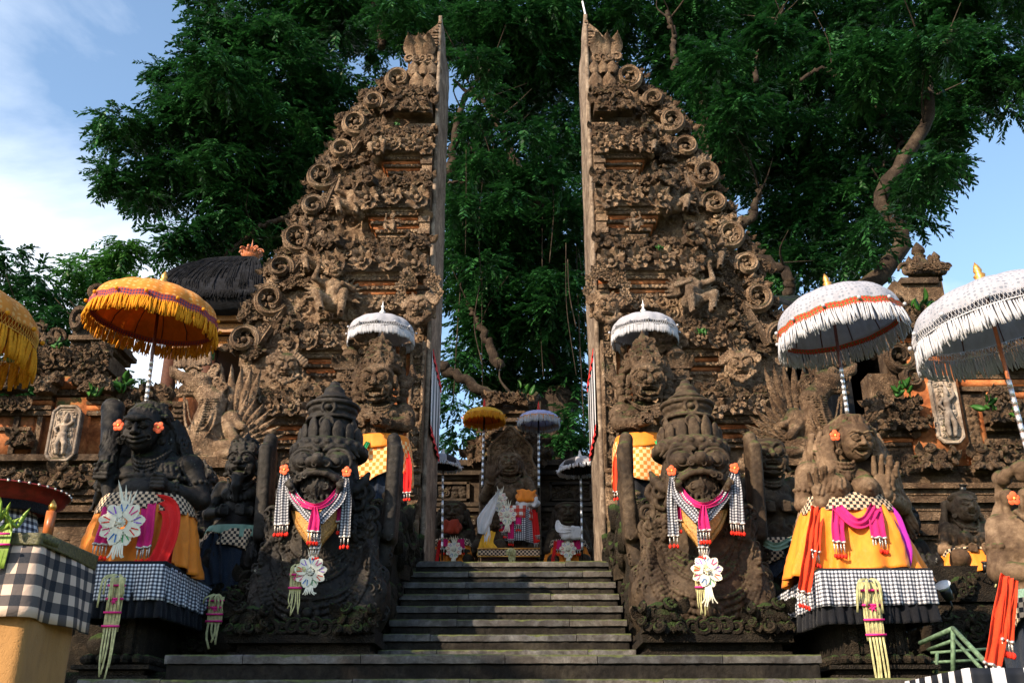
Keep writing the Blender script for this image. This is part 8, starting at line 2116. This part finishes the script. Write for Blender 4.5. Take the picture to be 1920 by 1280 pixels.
for i, (nm, lab, cls, tr) in enumerate([
    ('leafy_tree', 'lower leafy tree at the far left behind the side wall', [(20, 500, 50, 30, 19), (60, 560, 70, 50, 19), (30, 640, 60, 60, 19), (110, 600, 50, 45, 19), (90, 700, 60, 60, 19), (20, 740, 50, 60, 19), (15, 800, 40, 50, 19)], (60, 720)),
    ('leafy_tree', 'rounded bushy tree between the far left tree and thatched roof', [(190, 490, 55, 28, 21), (250, 490, 45, 26, 21), (150, 530, 50, 40, 20), (220, 540, 60, 40, 21), (180, 610, 50, 40, 20), (280, 560, 40, 40, 21)], (190, 660)),
    ('shrub', 'bush behind the low wall, under the orange umbrella', [(240, 720, 40, 30, 15), (290, 740, 30, 40, 15), (240, 790, 40, 40, 15)], (250, 830))]):
    ck = [cl(*a, dy=.9 if i < 2 else .5) for a in cls]; tree(nm, lab, ck, D * (1.2 if i < 2 else 1.0), [([q(tr[0], tr[1] + 60), q(tr[0] + 8, tr[1]), q(tr[0] - 10, tr[1] - 90)], .08, .04, 5)] if i < 2 else [([tuple(P(tr[0], tr[1] + 30, 15)), tuple(P(tr[0], tr[1], 15)), tuple(P(tr[0], tr[1] - 60, 15))], .03, .02, 3)], LEAFB if i == 1 else LEAFM, 10 + i, None, scale=.85 if i < 2 else .55)
# shade tree standing left of the steps, outside the view
tree('shade_tree', 'tree left of the steps whose crown shades the lower statues', [((-8, 2.4, 6.9), (1.6, 2.3, 1.6)), ((-8.2, 3.6, 6.4), (1.3, 1.5, 1.5)), ((-8, 1.0, 7.2), (1.5, 1.6, 1.6)), ((-8, 2.2, 5.6), (1.5, 2.4, 1.2)), ((-7.8, .2, 7.6), (1.2, 1.2, 1.2))], 130, [([(-8, 2.2, 3), (-8, 2.6, 5), (-8.1, 2.4, 7)], .2, .1, 4)], LEAFM, 20, [(-8, 2.2, 0), (-8, 2.2, 1.5), (-8, 2.2, 3.2)])
# unseen trees added behind and beside the viewer to cut the sky fill
for i, (x, y, h) in enumerate([(9, -9, 5.5), (3, -13, 6.5), (-4, -12, 4.5), (12, -2, 5.5), (14, 5, 6), (-13, -10, 4), (-12, 9, 5.5)]):
    r_ = random.Random(i); ck = [((x + r_.uniform(-1.5, 1.5), y + r_.uniform(-1.5, 1.5), h * r_.uniform(.45, .9)), (1.9, 1.9, 1.5)) for _ in range(5)]
    tree('forecourt_tree', ['broad tree behind the viewer at the right of the forecourt', 'tallest tree straight behind the viewer', 'low tree behind the viewer, left of the tallest', 'tree right of the forecourt beside the viewer', 'tree right of the right side wall', 'low tree far behind the viewer at the left', 'tree left of the left side wall'][i], ck, 60, [([(x, y, 1), (x + .3, y, h * .5), (x - .2, y + .3, h * .8)], .18, .06, 3)], LEAFM, 40 + i, [(x, y, 0), (x, y, .6), (x, y, 1.2)], scale=2.2)
# small plants rooted on the masonry
def sprout(px, py, Y, s, label, n=9, seed=1):
    r = random.Random(seed); c = P(px, py, Y); g = Geo()
    for k in range(n): g.stamp(leafpatch(1, .26, .5, 5, 1, .02), M44((c.x + r.uniform(-.4, .4) * s, Y - r.uniform(0, .4) * s, c.z + r.uniform(-.2, .5) * s), (r.uniform(-.6, .4), r.uniform(-1.3, 1.3), r.uniform(-2, 2)), s * r.uniform(.5, .9)))
    tag(g.obj('sprouting_plant', PLANTG, None), label, 'plant', 'small plants growing on the stonework')
PLANTG = leafmat('sprout_leaf', (.03, .12, .02), (.10, .30, .05))
for i, a in enumerate([(1316, 632, 11.5, .13, 'bright leafed sprout on the right gate tower cornice'), (1238, 470, 11.6, .08, 'tiny sprout high on the right gate tower ledge'), (1690, 745, 11.4, .22, 'fern clump on the right wall beside the dark doorway'), (1720, 590, 11.4, .26, 'leafy plant under the spired crest of the right wall'), (1855, 770, 11.3, .22, 'green plant on the right wall ledge near the orange pole'), (1905, 780, 11.3, .16, 'grass tuft on the right wall ledge at the edge'), (228, 735, 12.0, .26, 'bright leafy plant beside the orange umbrella pole'), (182, 745, 11.8, .2, 'fern on the left wall cornice above the relief'), (112, 652, 11.8, .14, 'small green tuft on the left wall cornice'), (395, 675, 11.0, .14, 'green sprout above the left winged beast'), (985, 745, 16.3, .3, 'dark leaved creeper on the shrine throne'), (905, 815, 16.0, .22, 'small plant at the left of the carved halo'), (745, 235, 11.8, .10, 'moss tuft high on the left gate tower')]): sprout(*a[:4], a[4], seed=i)
print('VERTS', sum(len(o.data.vertices) for o in scene.objects if o.type == 'MESH'), 'OBJS', len(scene.objects))
